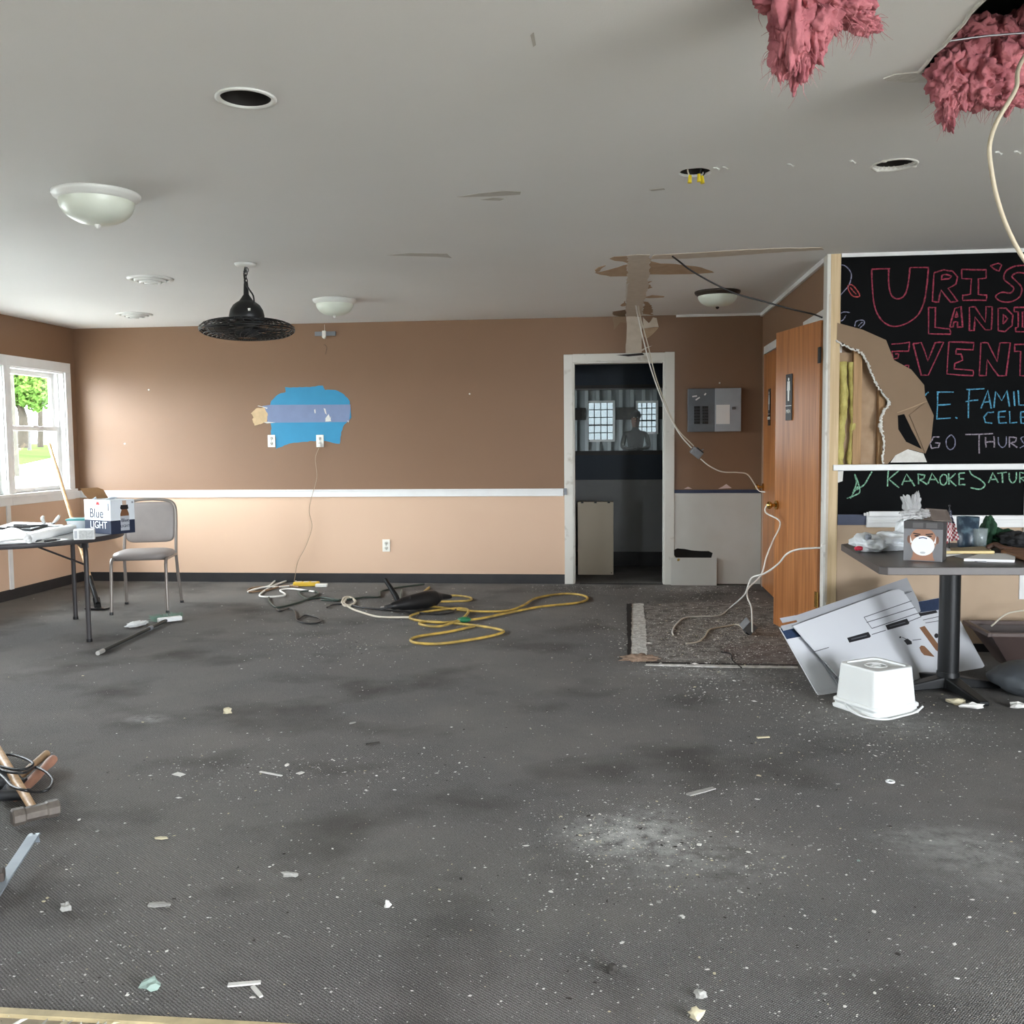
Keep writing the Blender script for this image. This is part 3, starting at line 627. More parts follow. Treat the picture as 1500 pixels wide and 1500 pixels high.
chalk('chalk_pink_lettering', [
    [(665, 235), (660, 300), (655, 400), (690, 405), (705, 335), (760, 405), (800, 400), (745, 325), (790, 300), (800, 260), (770, 225), (720, 218), (665, 235)], [(710, 250), (705, 275), (750, 270), (765, 255), (735, 245), (710, 250)],
    [(825, 215), (965, 218), (965, 265), (920, 270), (920, 360), (968, 365), (965, 395), (830, 395), (830, 365), (875, 358), (880, 270), (825, 268), (825, 215)],
    [(990, 195), (1035, 180), (1055, 190), (1040, 225), (1015, 215), (990, 195)],
    [(632, 435), (672, 435), (670, 550), (755, 560), (760, 590), (632, 588), (632, 435)],
    [(755, 548), (785, 440), (820, 430), (830, 550), (800, 550), (800, 520), (780, 520), (775, 548), (755, 548)], [(785, 490), (800, 490), (795, 460), (785, 490)],
    [(868, 570), (868, 435), (900, 432), (960, 520), (965, 430), (1000, 432), (995, 565), (960, 565), (900, 490), (895, 570), (868, 570)],
    [(1035, 570), (1035, 440), (1080, 440), (1120, 480), (1115, 540), (1075, 575), (1035, 570)], [(1062, 530), (1065, 475), (1090, 500), (1062, 530)],
    [(1128, 435), (1200, 435), (1200, 460), (1175, 462), (1175, 550), (1200, 552), (1200, 575), (1135, 575), (1135, 552), (1150, 550), (1150, 462), (1128, 460), (1128, 435)],
    [(418, 648), (523, 637), (517, 688), (420, 690), (428, 735), (455, 728), (460, 705), (440, 705)], [(495, 772), (518, 770), (516, 790), (500, 788)],
    [(543, 645), (590, 638), (628, 745), (670, 640), (720, 635), (630, 828), (590, 828), (543, 645)],
    [(750, 635), (895, 640), (890, 680), (795, 675), (790, 705), (820, 705), (830, 740), (785, 760), (780, 790), (890, 800), (890, 830), (738, 820), (750, 635)],
    [(925, 830), (935, 640), (975, 640), (1030, 750), (1045, 640), (1105, 640), (1080, 830), (1035, 830), (970, 735), (965, 830), (925, 830)],
    [(1215, 830), (1160, 830), (1165, 690), (1130, 690), (1130, 650), (1230, 645)]], PINKC, seed=3)
chalk('chalk_blue_lettering', [[(612, 945), (632, 925)], [(680, 925), (778, 925)], [(685, 925), (680, 1080)], [(680, 1000), (760, 995)], [(678, 1080), (760, 1075)], [(788, 1070), (799, 1076)],
    [(850, 910), (955, 905)], [(868, 910), (862, 1075)], [(845, 980), (920, 970)], [(935, 1020), (975, 915), (995, 1020)], [(945, 985), (992, 980)], [(1010, 1015), (1020, 920), (1055, 975), (1085, 915), (1100, 1010)], [(1125, 920), (1130, 1005)], [(1150, 915), (1155, 1000), (1200, 1000)],
    [(1010, 1040), (975, 1042), (952, 1070), (960, 1100), (1000, 1105)], [(1035, 1040), (1080, 1035)], [(1037, 1040), (1040, 1105), (1085, 1102)], [(1037, 1070), (1075, 1068)], [(1100, 1035), (1102, 1105), (1145, 1100)], [(1165, 1040), (1210, 1038)], [(1165, 1040), (1168, 1105), (1210, 1103)], [(1165, 1070), (1200, 1068)]], (96, 172, 206))
chalk('chalk_white_lettering', [[(695, 1185), (660, 1185), (640, 1220), (650, 1250), (690, 1245), (697, 1220), (670, 1218)], [(845, 1170), (1005, 1165)], [(925, 1168), (925, 1280)], [(962, 1185), (965, 1245)], [(1010, 1180), (1012, 1245)], [(965, 1215), (1010, 1212)],
    [(1100, 1245), (1100, 1185), (1140, 1190), (1135, 1212), (1105, 1218), (1145, 1245)]], (168, 156, 168))
chalk('chalk_white_curves', [[(760, 1172), (735, 1200), (738, 1240), (758, 1258), (782, 1240), (785, 1200), (768, 1175), (758, 1172)], [(1035, 1185), (1038, 1225), (1060, 1245), (1080, 1225), (1082, 1180)], [(1192, 1180), (1167, 1190), (1175, 1212), (1188, 1230), (1160, 1248)],
    [(110, 190), (150, 195), (185, 240), (175, 300), (145, 340), (108, 380)], [(205, 545), (215, 515), (255, 510), (260, 530), (235, 555)], [(225, 545), (250, 520)], [(110, 480), (140, 462), (178, 465)], [(110, 515), (135, 510), (155, 480)], [(108, 240), (125, 215), (112, 200)]], (150, 150, 176), w=.006, smooth=True)
chalk('chalk_leaf', [[(165, 310), (190, 305), (225, 345), (232, 372), (195, 370), (172, 340), (165, 310)], [(180, 320), (215, 360)]], (190, 80, 80), w=.007, smooth=True)
GR = (148, 200, 168)
chalk('chalk_green_lettering', [[(400, 1378), (395, 1470)], [(462, 1378), (402, 1428), (462, 1478)], [(478, 1462), (505, 1398), (552, 1468)], [(485, 1440), (540, 1438)], [(575, 1458), (572, 1398), (612, 1405), (605, 1425), (577, 1430), (625, 1460)], [(628, 1455), (652, 1395), (690, 1452)], [(636, 1430), (680, 1430)],
    [(748, 1395), (750, 1460)], [(788, 1395), (752, 1430), (792, 1468)], [(808, 1395), (842, 1392)], [(808, 1395), (808, 1462), (845, 1460)], [(808, 1428), (838, 1427)],
    [(978, 1450), (1003, 1392), (1035, 1448)], [(985, 1430), (1028, 1428)], [(1030, 1395), (1085, 1388)], [(1058, 1392), (1060, 1450)], [(1160, 1450), (1160, 1388), (1195, 1395), (1190, 1415), (1162, 1420), (1200, 1450)]], GR)
chalk('chalk_green_curves', [[(716, 1400), (700, 1420), (702, 1452), (722, 1462), (738, 1440), (735, 1408), (716, 1400)], [(868, 1378), (885, 1405), (930, 1430), (958, 1462), (930, 1486), (875, 1478)], [(1098, 1392), (1100, 1430), (1118, 1450), (1138, 1430), (1140, 1388)],
    [(215, 1490), (260, 1460), (290, 1410), (305, 1385)], [(195, 1510), (215, 1450), (205, 1400), (225, 1450), (235, 1500), (210, 1520), (160, 1540)], [(180, 1540), (225, 1470)]], GR, w=.008, smooth=True)

# ---- far right and rear of the building, behind the camera
rw = [(3.6, 4.9, .0, 2.3)]      # unseen doorway, opened to let in fill light from behind
b = MB()
xs = sorted({XL-.14, XE, *[o[0] for o in rw], *[o[1] for o in rw]}); zs = sorted({0, HR, *[o[2] for o in rw], *[o[3] for o in rw]})
for a, c in zip(xs, xs[1:]):
    for za, zb in zip(zs, zs[1:]):
        if not any(o[0] < (a+c)/2 < o[1] and o[2] < (za+zb)/2 < o[3] for o in rw): b.bb((a, YR-.1, za), (c, YR, zb))
b.build('wall_rear', M_SIDING, kind='structure')
for a, c, za, zb in rw: portal('rear_fill_portal', ((a+c)/2, YR-.12, (za+zb)/2), (math.pi/2, 0, 0), c-a, zb-za)
b = MB(); slab_openings(b, YR-.1, D, 0, HR, [(-4.1, -.4, 0, 2.6)], XE, XE+.1, (.01, 0, 0)); b.build('wall_far_right', M_SIDING, kind='structure')      # unseen open bay, added to light the foreground from the right
portal('bay_portal', (XE+.12, -2.25, 1.3), (0, math.pi/2, 0), 2.6, 3.7)
MB().bb((XE+.12, -40, GZ-.1), (60, 60, GZ)).build('ground_yard', mat('pale_concrete_yard', (168, 166, 160), .9), kind='structure')
b = MB(); LW = [(-3.0, -1.8, .9, 2.2)]
slab_openings(b, YR-.1, 1.95, 0, HR, LW, XL-.14, XL, (.01, 0, 0)); b.build('wall_rear_left', M_SIDING, kind='structure')
portal('opening_portal', (XL-.16, -2.4, 1.55), (0, -math.pi/2, 0), 1.3, 1.2)

# ---- bare strips where a wall was torn out: ceiling and back wall
zc = lambda x, y, d=.003: Ce(860+x/8.827, 360+y/8.827, d)
WCe = bpy.data.objects['ceiling']
def cpoly(name, pts, m_, d=.003, amp=.004, seed=1):
    P = [zc(x, y, d) for x, y in pts]; Q = jag([(p.x, p.y) for p in P], amp, .05, seed)
    return MB().prism([Vector((q.x, q.y, H-d)) for q in Q], (0, 0, d)).build(name, m_, WCe)
cpoly('bare_strip', ((530, 130), (660, 118), (815, 125), (805, 350), (780, 560), (735, 720), (700, 925), (500, 925), (505, 690), (520, 400)), M_DRY, .004, .008, 2)
cpoly('bare_strip', ((860, 125), (1100, 110), (1400, 95), (1900, 62), (2500, 35), (3040, 25), (3060, 55), (2560, 80), (1900, 130), (1320, 165), (820, 175)), M_DRY, .003, .006, 3)
cpoly('torn_paper', ((290, 170), (350, 145), (530, 135), (590, 150), (560, 210), (510, 220), (460, 205), (360, 195)), M_TORN, .002, .01, 4)
cpoly('torn_paper', ((100, 350), (180, 340), (330, 300), (470, 255), (525, 245), (525, 395), (300, 398), (170, 375)), M_TORN, .002, .01, 5)
cpoly('torn_paper', ((100, 320), (150, 285), (240, 262), (180, 300), (165, 330), (120, 345)), M_TORN, .005, .004, 6)
cpoly('torn_paper', ((805, 200), (950, 235), (1150, 240), (1300, 260), (1480, 285), (1640, 350), (1300, 368), (805, 370)), M_TORN, .002, .01, 7)
cpoly('torn_paper', ((780, 560), (845, 540), (790, 500), (840, 460), (780, 470)), M_TORN, .002, .01, 8)
cpoly('torn_paper', ((745, 670), (840, 640), (1000, 655), (990, 668), (800, 678)), M_TORN, .002, .006, 9)
cpoly('torn_paper', ((735, 725), (790, 730), (845, 800), (840, 900), (720, 880)), M_TORN, .002, .012, 10)
cpoly('torn_paper', ((430, 775), (490, 715), (500, 780), (450, 785)), M_TORN, .002, .01, 11)
cpoly('torn_paper', ((325, 858), (500, 828), (500, 925), (345, 900)), M_CARD, .003, .01, 12)
cpoly('white_chip', ((500, 500), (548, 488), (525, 505), (520, 640), (510, 690), (498, 600)), M_PLASTER, .006, .001, 13)
zb_ = lambda x, y, d=.004: Bk(860+x/8.827, 360+y/8.827, D-d)
def wpoly(name, pts, m_, d=.004, amp=.003, seed=1):
    P = ragged([zb_(x, y, d) for x, y in pts], amp, .03, seed); return MB().prism(P, (0, d, 0)).build(name, m_, WB)
wpoly('bare_strip', ((505, 915), (700, 915), (720, 1000), (705, 1100), (705, 1405), (500, 1410), (510, 1150)), M_DRY, .006, .004, 2)
wpoly('torn_paper', ((330, 905), (500, 905), (500, 1000), (430, 985), (345, 1090)), M_CARD, .004, .004, 3)
wpoly('torn_paper', ((720, 920), (800, 1000), (850, 925), (900, 935), (925, 1050), (800, 1060), (725, 1070)), M_DRY, .008, .004, 4)
wpoly('torn_paper', ((725, 1070), (925, 1055), (850, 1140), (780, 1195), (735, 1180)), M_TORN, .005, .003, 5)
wpoly('torn_paper', ((705, 1340), (770, 1310), (840, 1292), (780, 1320), (705, 1365)), M_DRY, .01, .001, 6)
# other scars on the ceiling
def cstrip(name, pts, m_, d=.0015):
    MB().prism([Ce(x, y, d) for x, y in pts], (0, 0, d)).build(name, m_, WCe)
M_SCAR = mat('peeled_ceiling_paint', (186, 181, 172), .9, var=.4, vs=20., col2=(206, 203, 196))
cstrip('paint_peel', ((669, 289), (700, 284), (735, 280), (763, 281), (762, 285), (735, 287), (710, 288)), M_SCAR)
cstrip('paint_peel', ((704, 293), (722, 290), (740, 291), (732, 294)), M_SCAR)
cstrip('paint_peel', ((566, 374), (600, 371), (655, 372), (662, 378), (640, 376), (600, 375)), M_SCAR)
cstrip('paint_peel', ((777, 52), (782, 48), (785, 66), (781, 69)), M_SCAR)
cstrip('paint_peel', ((950, 278), (972, 276), (974, 278), (955, 280)), M_SCAR)
# torn flap beside the big hole
MB().prism([Ce(x, y, .004) for x, y in ((1294, 116), (1310, 110), (1338, 107), (1352, 105), (1368, 112), (1362, 121), (1330, 121), (1300, 119))], (0, 0, .004)).build('torn_flap', M_PLASTER, WCe)
cut = [Vector((x, y, H-.001)) for x, y in big[:]]
ce_edge = MB(); seg = [p for p in cut if p.x < .965 and p.y > 2.5]
ce_edge.tube([Vector((.944, 2.45, H-.002))]+seg, [.006]*(len(seg)+1), 6); ce_edge.build('broken_edge', M_PLASTER, WCe)
# little drywall screws left in the ceiling
sc_ = None
for x, y in ((1049, 245), (1062, 244), (1157, 240), (1248, 235), (1462, 222), (1490, 221)):
    p = Ce(x, y)
    b = MB(); b.cyl(p, p+Vector((.012, 0, -.010)), .0022, n=8); b.cyl(p+Vector((.012, 0, -.010)), p+Vector((.014, 0, -.012)), .005, n=10); b.blob(p-Vector((.004, 0, .002)), (.008, .006, .004), 2, .4, 3, x); b.build('bent_screw', M_FIXW, WCe)

# ================================================================== CEILING FITTINGS
def dome(px, py, r, drop, rim, label, rim_h=.035):
    c = Ce(px, py); t = thing('ceiling_light', label, 'ceiling light', (c.x, c.y, H))
    MB().lathe([(0, 0), (r, 0), (r, -.008), (r*.97, -.018), (r*.90, -rim_h*.75), (r*.86, -rim_h), (r*.80, -rim_h)], (0, 0, 0), 40).build('rim', rim, t, local=True)
    pr = [(r*.85, -rim_h+.004)]
    for i in range(1, 13):
        a = i/12*math.pi/2; pr.append((r*.85*math.cos(a)**.85, -rim_h-(drop-rim_h)*math.sin(a)))
    MB().lathe(pr, (0, 0, 0), 40).build('glass_bowl', M_FROST, t, local=True)
    MB().lathe([(0, -drop+.004), (.012, -drop+.002), (.014, -drop-.006), (.009, -drop-.014), (0, -drop-.018)], (0, 0, 0), 16).build('finial', rim, t, local=True)
dome(141, 284, .188, .135, M_FIXW, 'white dome ceiling light with frosted bowl between recessed can and round air vent')
dome(490, 439, .17, .125, M_FIXW, 'white dome ceiling light between the cage fan and the back wall')
dome(1051, 427, .172, .115, M_BRONZE, 'frosted dome ceiling light with dark bronze rim beside the restroom wall')

def vent(px, py, r, label):
    c = Ce(px, py); t = thing('ceiling_vent', label, 'vent', (c.x, c.y, H))
    MB().lathe([(r, 0), (r, -.006), (r*.9, -.014), (r*.76, -.010), (r*.76, 0)], n=36).build('outer_ring', M_FIXW, t, local=True)
    for k, (a, z) in enumerate(((.70, -.020), (.48, -.030))):
        MB().lathe([(r*a, z+.016), (r*a, z), (r*(a-.14), z-.004), (r*(a-.14), z+.004), (r*a, z+.016)], n=32).build('cone_ring', M_FIXW, t, local=True)
    MB().lathe([(r*.28, -.02), (r*.26, -.034), (0, -.038)], n=24).build('centre_cap', M_FIXW, t, local=True)
    MB().lathe([(r*.76, -.001), (0, -.001)], n=24).build('dark_throat', M_DARKHOLE, t, local=True)
vent(220, 408, .15, 'round white air vent in the ceiling between the dome light and the corner')
vent(197, 460, .15, 'round white air vent in the ceiling close to the brown back wall')

# recessed can without its bulb trim
t = thing('recessed_can_light', 'empty recessed ceiling can with dark inside and white ring', 'ceiling light', (CAN.x, CAN.y, H))
MB().lathe([(.083, -.001), (.098, -.001), (.098, -.006), (.084, -.007), (.08, .0)], n=36).build('trim_ring', M_FIXW, t, local=True)
MB().lathe([(.08, 0), (.078, .11), (0, .11)], n=30).build('can', M_DARKHOLE, t, local=True)
MB().cyl((.01, .01, .11), (.01, .01, .055), .02).build('socket', M_PLATE, t, local=True)
MB().tube(cat([(-.05, .03, .1), (-.03, .0, .03), (.0, -.02, .05), (.01, .0, .06)], 5), .003, 6).build('wire', M_BLACK, t, local=True)
# hole with yellow wire nuts
t = thing('junction_wires', 'loose wires with yellow caps poking out of a ragged ceiling hole', 'wires', (HOLE2.x, HOLE2.y, H-.03))
for i, (dx, dy) in enumerate(((-.02, .0), (.015, -.02), (.03, .02))):
    MB().tube(cat([(dx*.4, dy, .12), (dx*1.5, dy, .05), (dx, dy*.8, .012)], 6), .003, 6).build('wire', M_BLACK if i else M_CABLE, t, local=True)
    MB().cyl((dx, dy*.8, .02), (dx*1.1, dy*.7, -.012), .007, .0095, n=10).build('wire_cap', mat('yellow_cap', (228, 202, 40), .45), t, local=True)
MB().lathe([(.066, .04), (.066, .14), (0, .14)], (0, 0, 0), 20).build('box', M_DARKHOLE, t, local=True)
t = thing('cut_light_hole_ring', 'bare plaster ring around the round hole by the hanging insulation', 'ceiling hole', (HOLE3.x, HOLE3.y, H-.007))
MB().lathe([(.081, .006), (.094, .006), (.092, .002), (.083, .002), (.081, .022)], n=30).build('ring', M_PLASTER, t, local=True)
for a in (.3, 2.1, 4.0): MB().blob((.088*math.cos(a), .088*math.sin(a), .0035), (.014, .01, .005), 2, .3, 3, a).build('plaster_crumb', M_PLASTER, t, local=True)
MB().lathe([(.081, .02), (.081, .13), (0, .13)], n=24).build('dark_recess', M_DARKHOLE, t, local=True)

# caged fan
FC = Bk(362, 478, 5.9); fx, fy = FC.x, 5.9; plate_c = Ce(372, 386)
t = thing('cage_fan', 'black caged fan hanging from a chain on the white ceiling', 'fan', (fx, fy, 1.97))
lz = lambda z: z-1.97
R_ = .288
MB().lathe([(0, .0), (.068, 0), (.06, -.014), (.03, -.02), (0, -.02)], (0, 0, H-1.97), 28).build('ceiling_plate', M_FIXW, t, local=True)
def cage_z(s, top):   # s 0..1 from the centre to the rim
    return (.062 if top else -.058)*math.sqrt(max(0, 1-s**3.2)) + .066
for top in (True, False):
    b = MB()
    for k in range(9):
        s_ = .30+.70*k/8; rr = R_*s_; z = cage_z(s_*.985, top)
        b.tube([(rr*math.cos(a), rr*math.sin(a), z) for a in [2*math.pi*i/48 for i in range(48)]], .003, 5, True)
    b.build('cage_ring', M_BLKMET, t, local=True, kind='stuff')
    b = MB()
    for k in range(36):
        a = 2*math.pi*k/36
        b.tube([(R_*s_*math.cos(a+.5*s_), R_*s_*math.sin(a+.5*s_), cage_z(s_*.985, top)) for s_ in [.25+.75*i/9 for i in range(10)]], .0024, 5)
    b.build('cage_spoke', M_BLKMET, t, local=True, kind='stuff')
MB().tube([(R_*math.cos(a), R_*math.sin(a), .066) for a in [2*math.pi*i/60 for i in range(60)]], .006, 8, True).build('cage_rim', M_BLKMET, t, local=True)
for k in range(4):
    a0 = k*math.pi/2+.3; b = MB(); vs = []; fs = []
    for i in range(7):
        r_ = .05+.2*i/6
        for j in range(5):
            a = a0+(.25+.45*math.sin(math.pi*(i+1)/8))*(j/4-.5)*1.6; vs.append((r_*math.cos(a), r_*math.sin(a), .066+.035*(j/4-.5)))
    fs = [(i*5+j, i*5+j+1, i*5+j+6, i*5+j+5) for i in range(6) for j in range(4)]
    b.add(vs, fs, True); o = b.build('blade', M_BLACK, t, local=True); sd = o.modifiers.new('s', 'SOLIDIFY'); sd.thickness = .003
MB().lathe([(0, .02), (.06, .02), (.07, .05), (.07, .1), (0, .1)], n=28).build('hub', M_BLACK, t, local=True)
MB().lathe([(.1, .115), (.106, .13), (.108, .15), (.1, .185), (.082, .215), (.055, .235), (.045, .24)], n=36).build('motor_housing', M_BLKMET, t, local=True)
MB().lathe([(.1, .115), (.0, .11)], n=36).build('motor_base', M_BLKMET, t, local=True)
MB().lathe([(.045, .24), (.034, .255), (.017, .28), (.014, .34), (.012, .36), (0, .36)], n=24).build('neck', M_BLKMET, t, local=True)
for k in range(4):
    zz = .365+k*.024
    pts = [(0, .011*math.cos(a), zz+.016*math.sin(a)) if k % 2 else (.011*math.cos(a), 0, zz+.016*math.sin(a)) for a in [2*math.pi*i/14 for i in range(14)]]
    MB().tube(pts, .003, 6, True).build('chain_link', M_BLKMET, t, local=True)
MB().tube(cat([(.002, 0, .452), (.016, 0, .44), (.016, 0, .422), (0, 0, .415), (-.014, 0, .425)], 5), .0032, 6).build('hook', M_STEEL, t, local=True)
MB().tube(cat([(0, -.01, .44), (-.006, -.012, .40), (.004, -.016, .35), (.03, -.03, .31), (.06, -.045, .27), (.068, -.05, .235), (.066, -.05, .215)], 6), .005, 8).build('power_cord', M_BLACK, t, local=True)
MB().box((.05, -.094, .175), (.03, .003, .016), Matrix.Rotation(-.5, 3, 'Z')).build('rating_label', M_PLATE, t, local=True)

# string-hung wall bracket
q = Bk(477, 489, D); t = thing('wall_bracket', 'small clear bracket hung on a string high on the brown back wall', 'bracket', (q.x, D, q.z-.03))
MB().bb((-.1, -.02, .01), (.1, -.0, .05)).build('back_bar', M_GREYPL, t, local=True, bev=.003)
MB().bb((-.022, -.045, .0), (.012, -.02, .055)).build('clip', M_PLATE, t, local=True, bev=.004)
MB().cyl((-.005, -.05, .0), (-.005, -.02, -.004), .016).build('knob', M_PLATE, t, local=True)
MB().tube([(-.005, -.008, .05), (-.007, -.006, .115)], .0018, 6).build('string', M_CABLEW, t, local=True)
MB().tube(cat([(-.02, -.003, -.07), (-.005, -.003, -.075), (.01, -.003, -.10), (-.005, -.003, -.16)], 5), .0015, 5).build('loose_thread', M_DARKHOLE, t, local=True)

# ================================================================== WALL FITTINGS
def outlet(px, py, label):
    q = Bk(px, py, D); t = thing('wall_outlet', label, 'outlet', (q.x, D, q.z-.058))
    MB().bb((-.036, -.009, 0), (.036, -.0, .116)).build('cover_plate', M_PLATE, t, local=True, bev=.003)
    for z in (.034, .082):
        r_ = MB().lathe([(0, 0), (.017, 0), (.017, .003), (0, .003)], n=18)
        r_.v = [Vector((v.x, -.009-v.z, v.y+z)) for v in r_.v]; s_ = r_.build('socket', mat('socket_face', (222, 219, 208), .4), t, local=True)
        MB().bb((-.008, -.0135, z-.004), (-.005, -.0118, z+.008)).bb((.005, -.0135, z-.004), (.008, -.0118, z+.008)).cyl((0, -.0135, z-.009), (0, -.0118, z-.009), .003, n=8).build('slot', M_BLACK, s_, local=True)
    MB().cyl((0, -.0105, .058), (0, -.009, .058), .004, n=8).build('screw', M_STEEL, t, local=True)
    return t
outlet(398, 646, 'white outlet with nothing plugged in under the blue paint patch')
outlet(469, 646, 'white outlet with a cord plugged in under the blue paint patch')
outlet(566, 799, 'white outlet low on the tan lower wall above the power tool')
t = thing('outlet_cord', 'thin white cord running from the outlet down the tan wall to the floor', 'cord', (Bk(450, 740).x, D-.03, .01))
q = Bk(468, 652, D-.03); MB().bb((q.x-.013, D-.04, q.z-.016), (q.x+.013, D-.0135, q.z+.014)).build('plug', M_CABLEW, t, bev=.003)
w = [Bk(x, y, D-.035) for x, y in ((467, 656), (462, 672), (464, 700), (456, 730), (453, 750), (457, 772), (448, 800), (436, 824))] + [Fl(431, 852, .006)]
MB().tube(cat(w, 6), .003, 7).build('cable', mat('tan_cord', (164, 142, 118), .5), t)

# breaker panel
q0, q1 = Bk(1007, 570), Bk(1084, 632); xm = Bk(1046, 600).x
t = thing('breaker_panel', 'grey electrical breaker panel with open door on dark brown wall', 'breaker panel', ((q0.x+q1.x)/2, D, q1.z))
M_EP = mat('grey_enamel', (104, 110, 116), .45, var=.3, vs=10.); M_EPL = mat('light_grey_enamel', (168, 175, 182), .4, var=.3, vs=12., col2=(150, 156, 162))
MB().bb((q0.x, D-.07, q1.z), (xm, D, q0.z)).build('box', M_EP, t, bev=.004)
dr_ = MB().bb((xm, D-.075, q1.z), (q1.x, D-.05, q0.z)).build('door', M_EPL, t, bev=.004)
p0, p1 = Bk(1049, 593, D-.077), Bk(1069, 621, D-.077)
dl = MB().bb((p0.x, D-.0775, p1.z), (p1.x, D-.074, p0.z)).build('circuit_chart', M_PAPER, dr_)
p = Bk(1074, 598, D-.08); MB().bb((p.x-.012, D-.09, p.z-.012), (p.x+.02, D-.075, p.z+.012)).build('latch', M_STEEL, dr_, bev=.003)
for cx in (1021, 1033):
    for k in range(6):
        p = Bk(cx, 597+k*4.4, D-.075); MB().bb((p.x-.026, D-.083, p.z-.012), (p.x+.026, D-.069, p.z+.012)).bb((p.x-.008, D-.093, p.z-.006), (p.x+.008, D-.083, p.z+.006)).build('breaker', M_BLACK, t)
b = MB(); 
for a, c in (((1014, 581), (1021, 580)), ((1019, 586), (1025, 582)), ((1032, 579), (1034, 576))): MB().ribbon([Bk(*a, D-.0705), Bk(*c, D-.0705)], .012, (0, -1, 0), .001).build('paint_scrape', M_PAPER, t)

# loose white panel piece and cardboard scrap at the foot of the wainscot
p0, p1 = Bk(983, 817, D-.05), Bk(1050, 853, D-.05)
t = thing('loose_wall_panel', 'loose white board piece standing under the ragged slot beside the door frame', 'panel', ((p0.x+p1.x)/2, D-.045, 0))
MB().bb((p0.x, D-.05, .0), (p1.x, D-.035, p0.z)).build('sheet', M_WPANEL, t, bev=.002)
q = Bk(994, 819, D-.052); MB().blob((q.x, D-.051, q.z-.005), (.012, .002, .012), 2, .6, 4).build('rust_stain', mat('rust_stain', (176, 146, 70), .8), t)
t = MB().prism([Fl(1050, 855, .003), Fl(1062, 845, .003)+Vector((0, 0, .05)), Fl(1092, 846, .003)+Vector((0, 0, .02)), Fl(1096, 856, .003)], (0, -.004, .004))
t.build('cardboard_scrap', M_KRAFT, label='crumpled tan cardboard scrap on the floor below the white wainscot', cat='cardboard')
# beige cabinet in the hall
t = thing('metal_cabinet_cover', 'tall beige metal cabinet cover standing in the dark hallway', 'cabinet', (-.19, 9.5, 0))
MB().bb((-.175, 0, 0), (.175, .02, .722)).build('front', mat('beige_enamel', (190, 178, 156), .45), t, local=True, bev=.003)
MB().bb((-.175, .02, 0), (-.155, .16, .722)).bb((.155, .02, 0), (.175, .16, .722)).bb((-.155, .02, .70), (.155, .16, .722)).build('return_flange', mat('beige_enamel', (190, 178, 156)), t, local=True)
for x in (-.13, 0., .13): MB().bb((x-.012, -.002, .708), (x+.012, .004, .724)).build('notch', M_BLACK, t, local=True)
MB().cyl((.155, -.002, .02), (.155, .003, .02), .006, n=8).build('screw_hole', M_BLACK, t, local=True)

# ================================================================== CABLES AND JUNCTION BOXES
t = thing('hanging_cable', 'pair of white cables hanging from the torn ceiling strip to a small grey box', 'cable', Bk(1020, 662, 8.5))
A_ = Ce(931, 446)
w = [A_+Vector((0, 0, .012)), Bk(934, 462, 8.3), Bk(943, 500, 8.33), Bk(955, 545, 8.38), Bk(975, 598, 8.43), Bk(995, 635, 8.47), Bk(1013, 656, 8.5)]
MB().tube(cat(w, 8), .0055, 8).build('cable', M_CABLEW, t)
w = [A_+Vector((.02, .01, .012)), Bk(938, 464, 8.32), Bk(949, 505, 8.35), Bk(960, 550, 8.40), Bk(976, 594, 8.44), Bk(992, 628, 8.48), Bk(1016, 653, 8.5)]
MB().tube(cat(w, 8), .005, 8).build('cable', M_CABLE, t)
def jbox(parent, c, R, m_=M_GALV):
    b = MB(); b.box(c, (.1, .05, .065), R); o = b.build('junction_box', m_, parent, bev=.004)
    MB().box(Vector(c)+R @ Vector((.012, .0, .036)), (.07, .03, .012), R).build('toggle_plate', M_BLACK, o)
    MB().cyl(Vector(c)+R @ Vector((.02, 0, .04)), Vector(c)+R @ Vector((.03, 0, .062)), .005, n=8).build('toggle', M_STEEL, o)
jc = Bk(1020, 663, 8.5)
jbox(t, jc, Euler((.2, math.radians(38), .15)).to_matrix())
w = [Bk(1026, 672, 8.5), Bk(1040, 683, 8.5), Bk(1058, 691, 8.52), Bk(1080, 692, 8.55), Bk(1095, 695, 8.58), Bk(1106, 710, 8.62), Bk(1112, 719, 8.64), Bk(1121, 721, 8.6)]
MB().tube(cat(w, 8), .0055, 8).build('lower_cable', M_CABLEW, t)
t = thing('floor_cable', 'white cable hanging from the door knob to a grey box on the floor', 'cable', Fl(1097, 932))
kp = MW[D2.name] @ Vector((-.09, .665, .86))
w = [kp+Vector((0, 0, .01)), kp+Vector((-.012, -.01, -.05)), Bk(1143, 765, 6.75), Bk(1132, 793, 6.72), Bk(1123, 815, 6.7), Bk(1115, 842, 6.65), Bk(1096, 862, 6.58), Bk(1095, 875, 6.55), Bk(1101, 892, 6.5), Fl(1102, 926, .06)]
MB().tube(cat(w, 8), .0055, 8).build('cable', M_CABLEW, t)
fc = Fl(1097, 931, .0)
b = MB(); R2 = Euler((math.radians(22), math.radians(35), .5)).to_matrix(); b.box(fc+Vector((0, .02, .062)), (.08, .07, .075), R2); o = b.build('junction_box', M_GALV, t, bev=.004)
MB().box(fc+Vector((0, .02, .062))+R2 @ Vector((.03, -.0, -.042)), (.06, .06, .012), R2).build('cover_plate', M_DKGREY, o)
w = [fc+Vector((-.04, 0, .05)), Fl(1080, 915, .012), Fl(1060, 918, .006), Fl(1040, 922, .006), Fl(1032, 933, .006), Fl(1022, 940, .006), Fl(1005, 943, .006)]
MB().tube(cat(w, 8), .0055, 8).build('cable_end', M_CABLE, t)
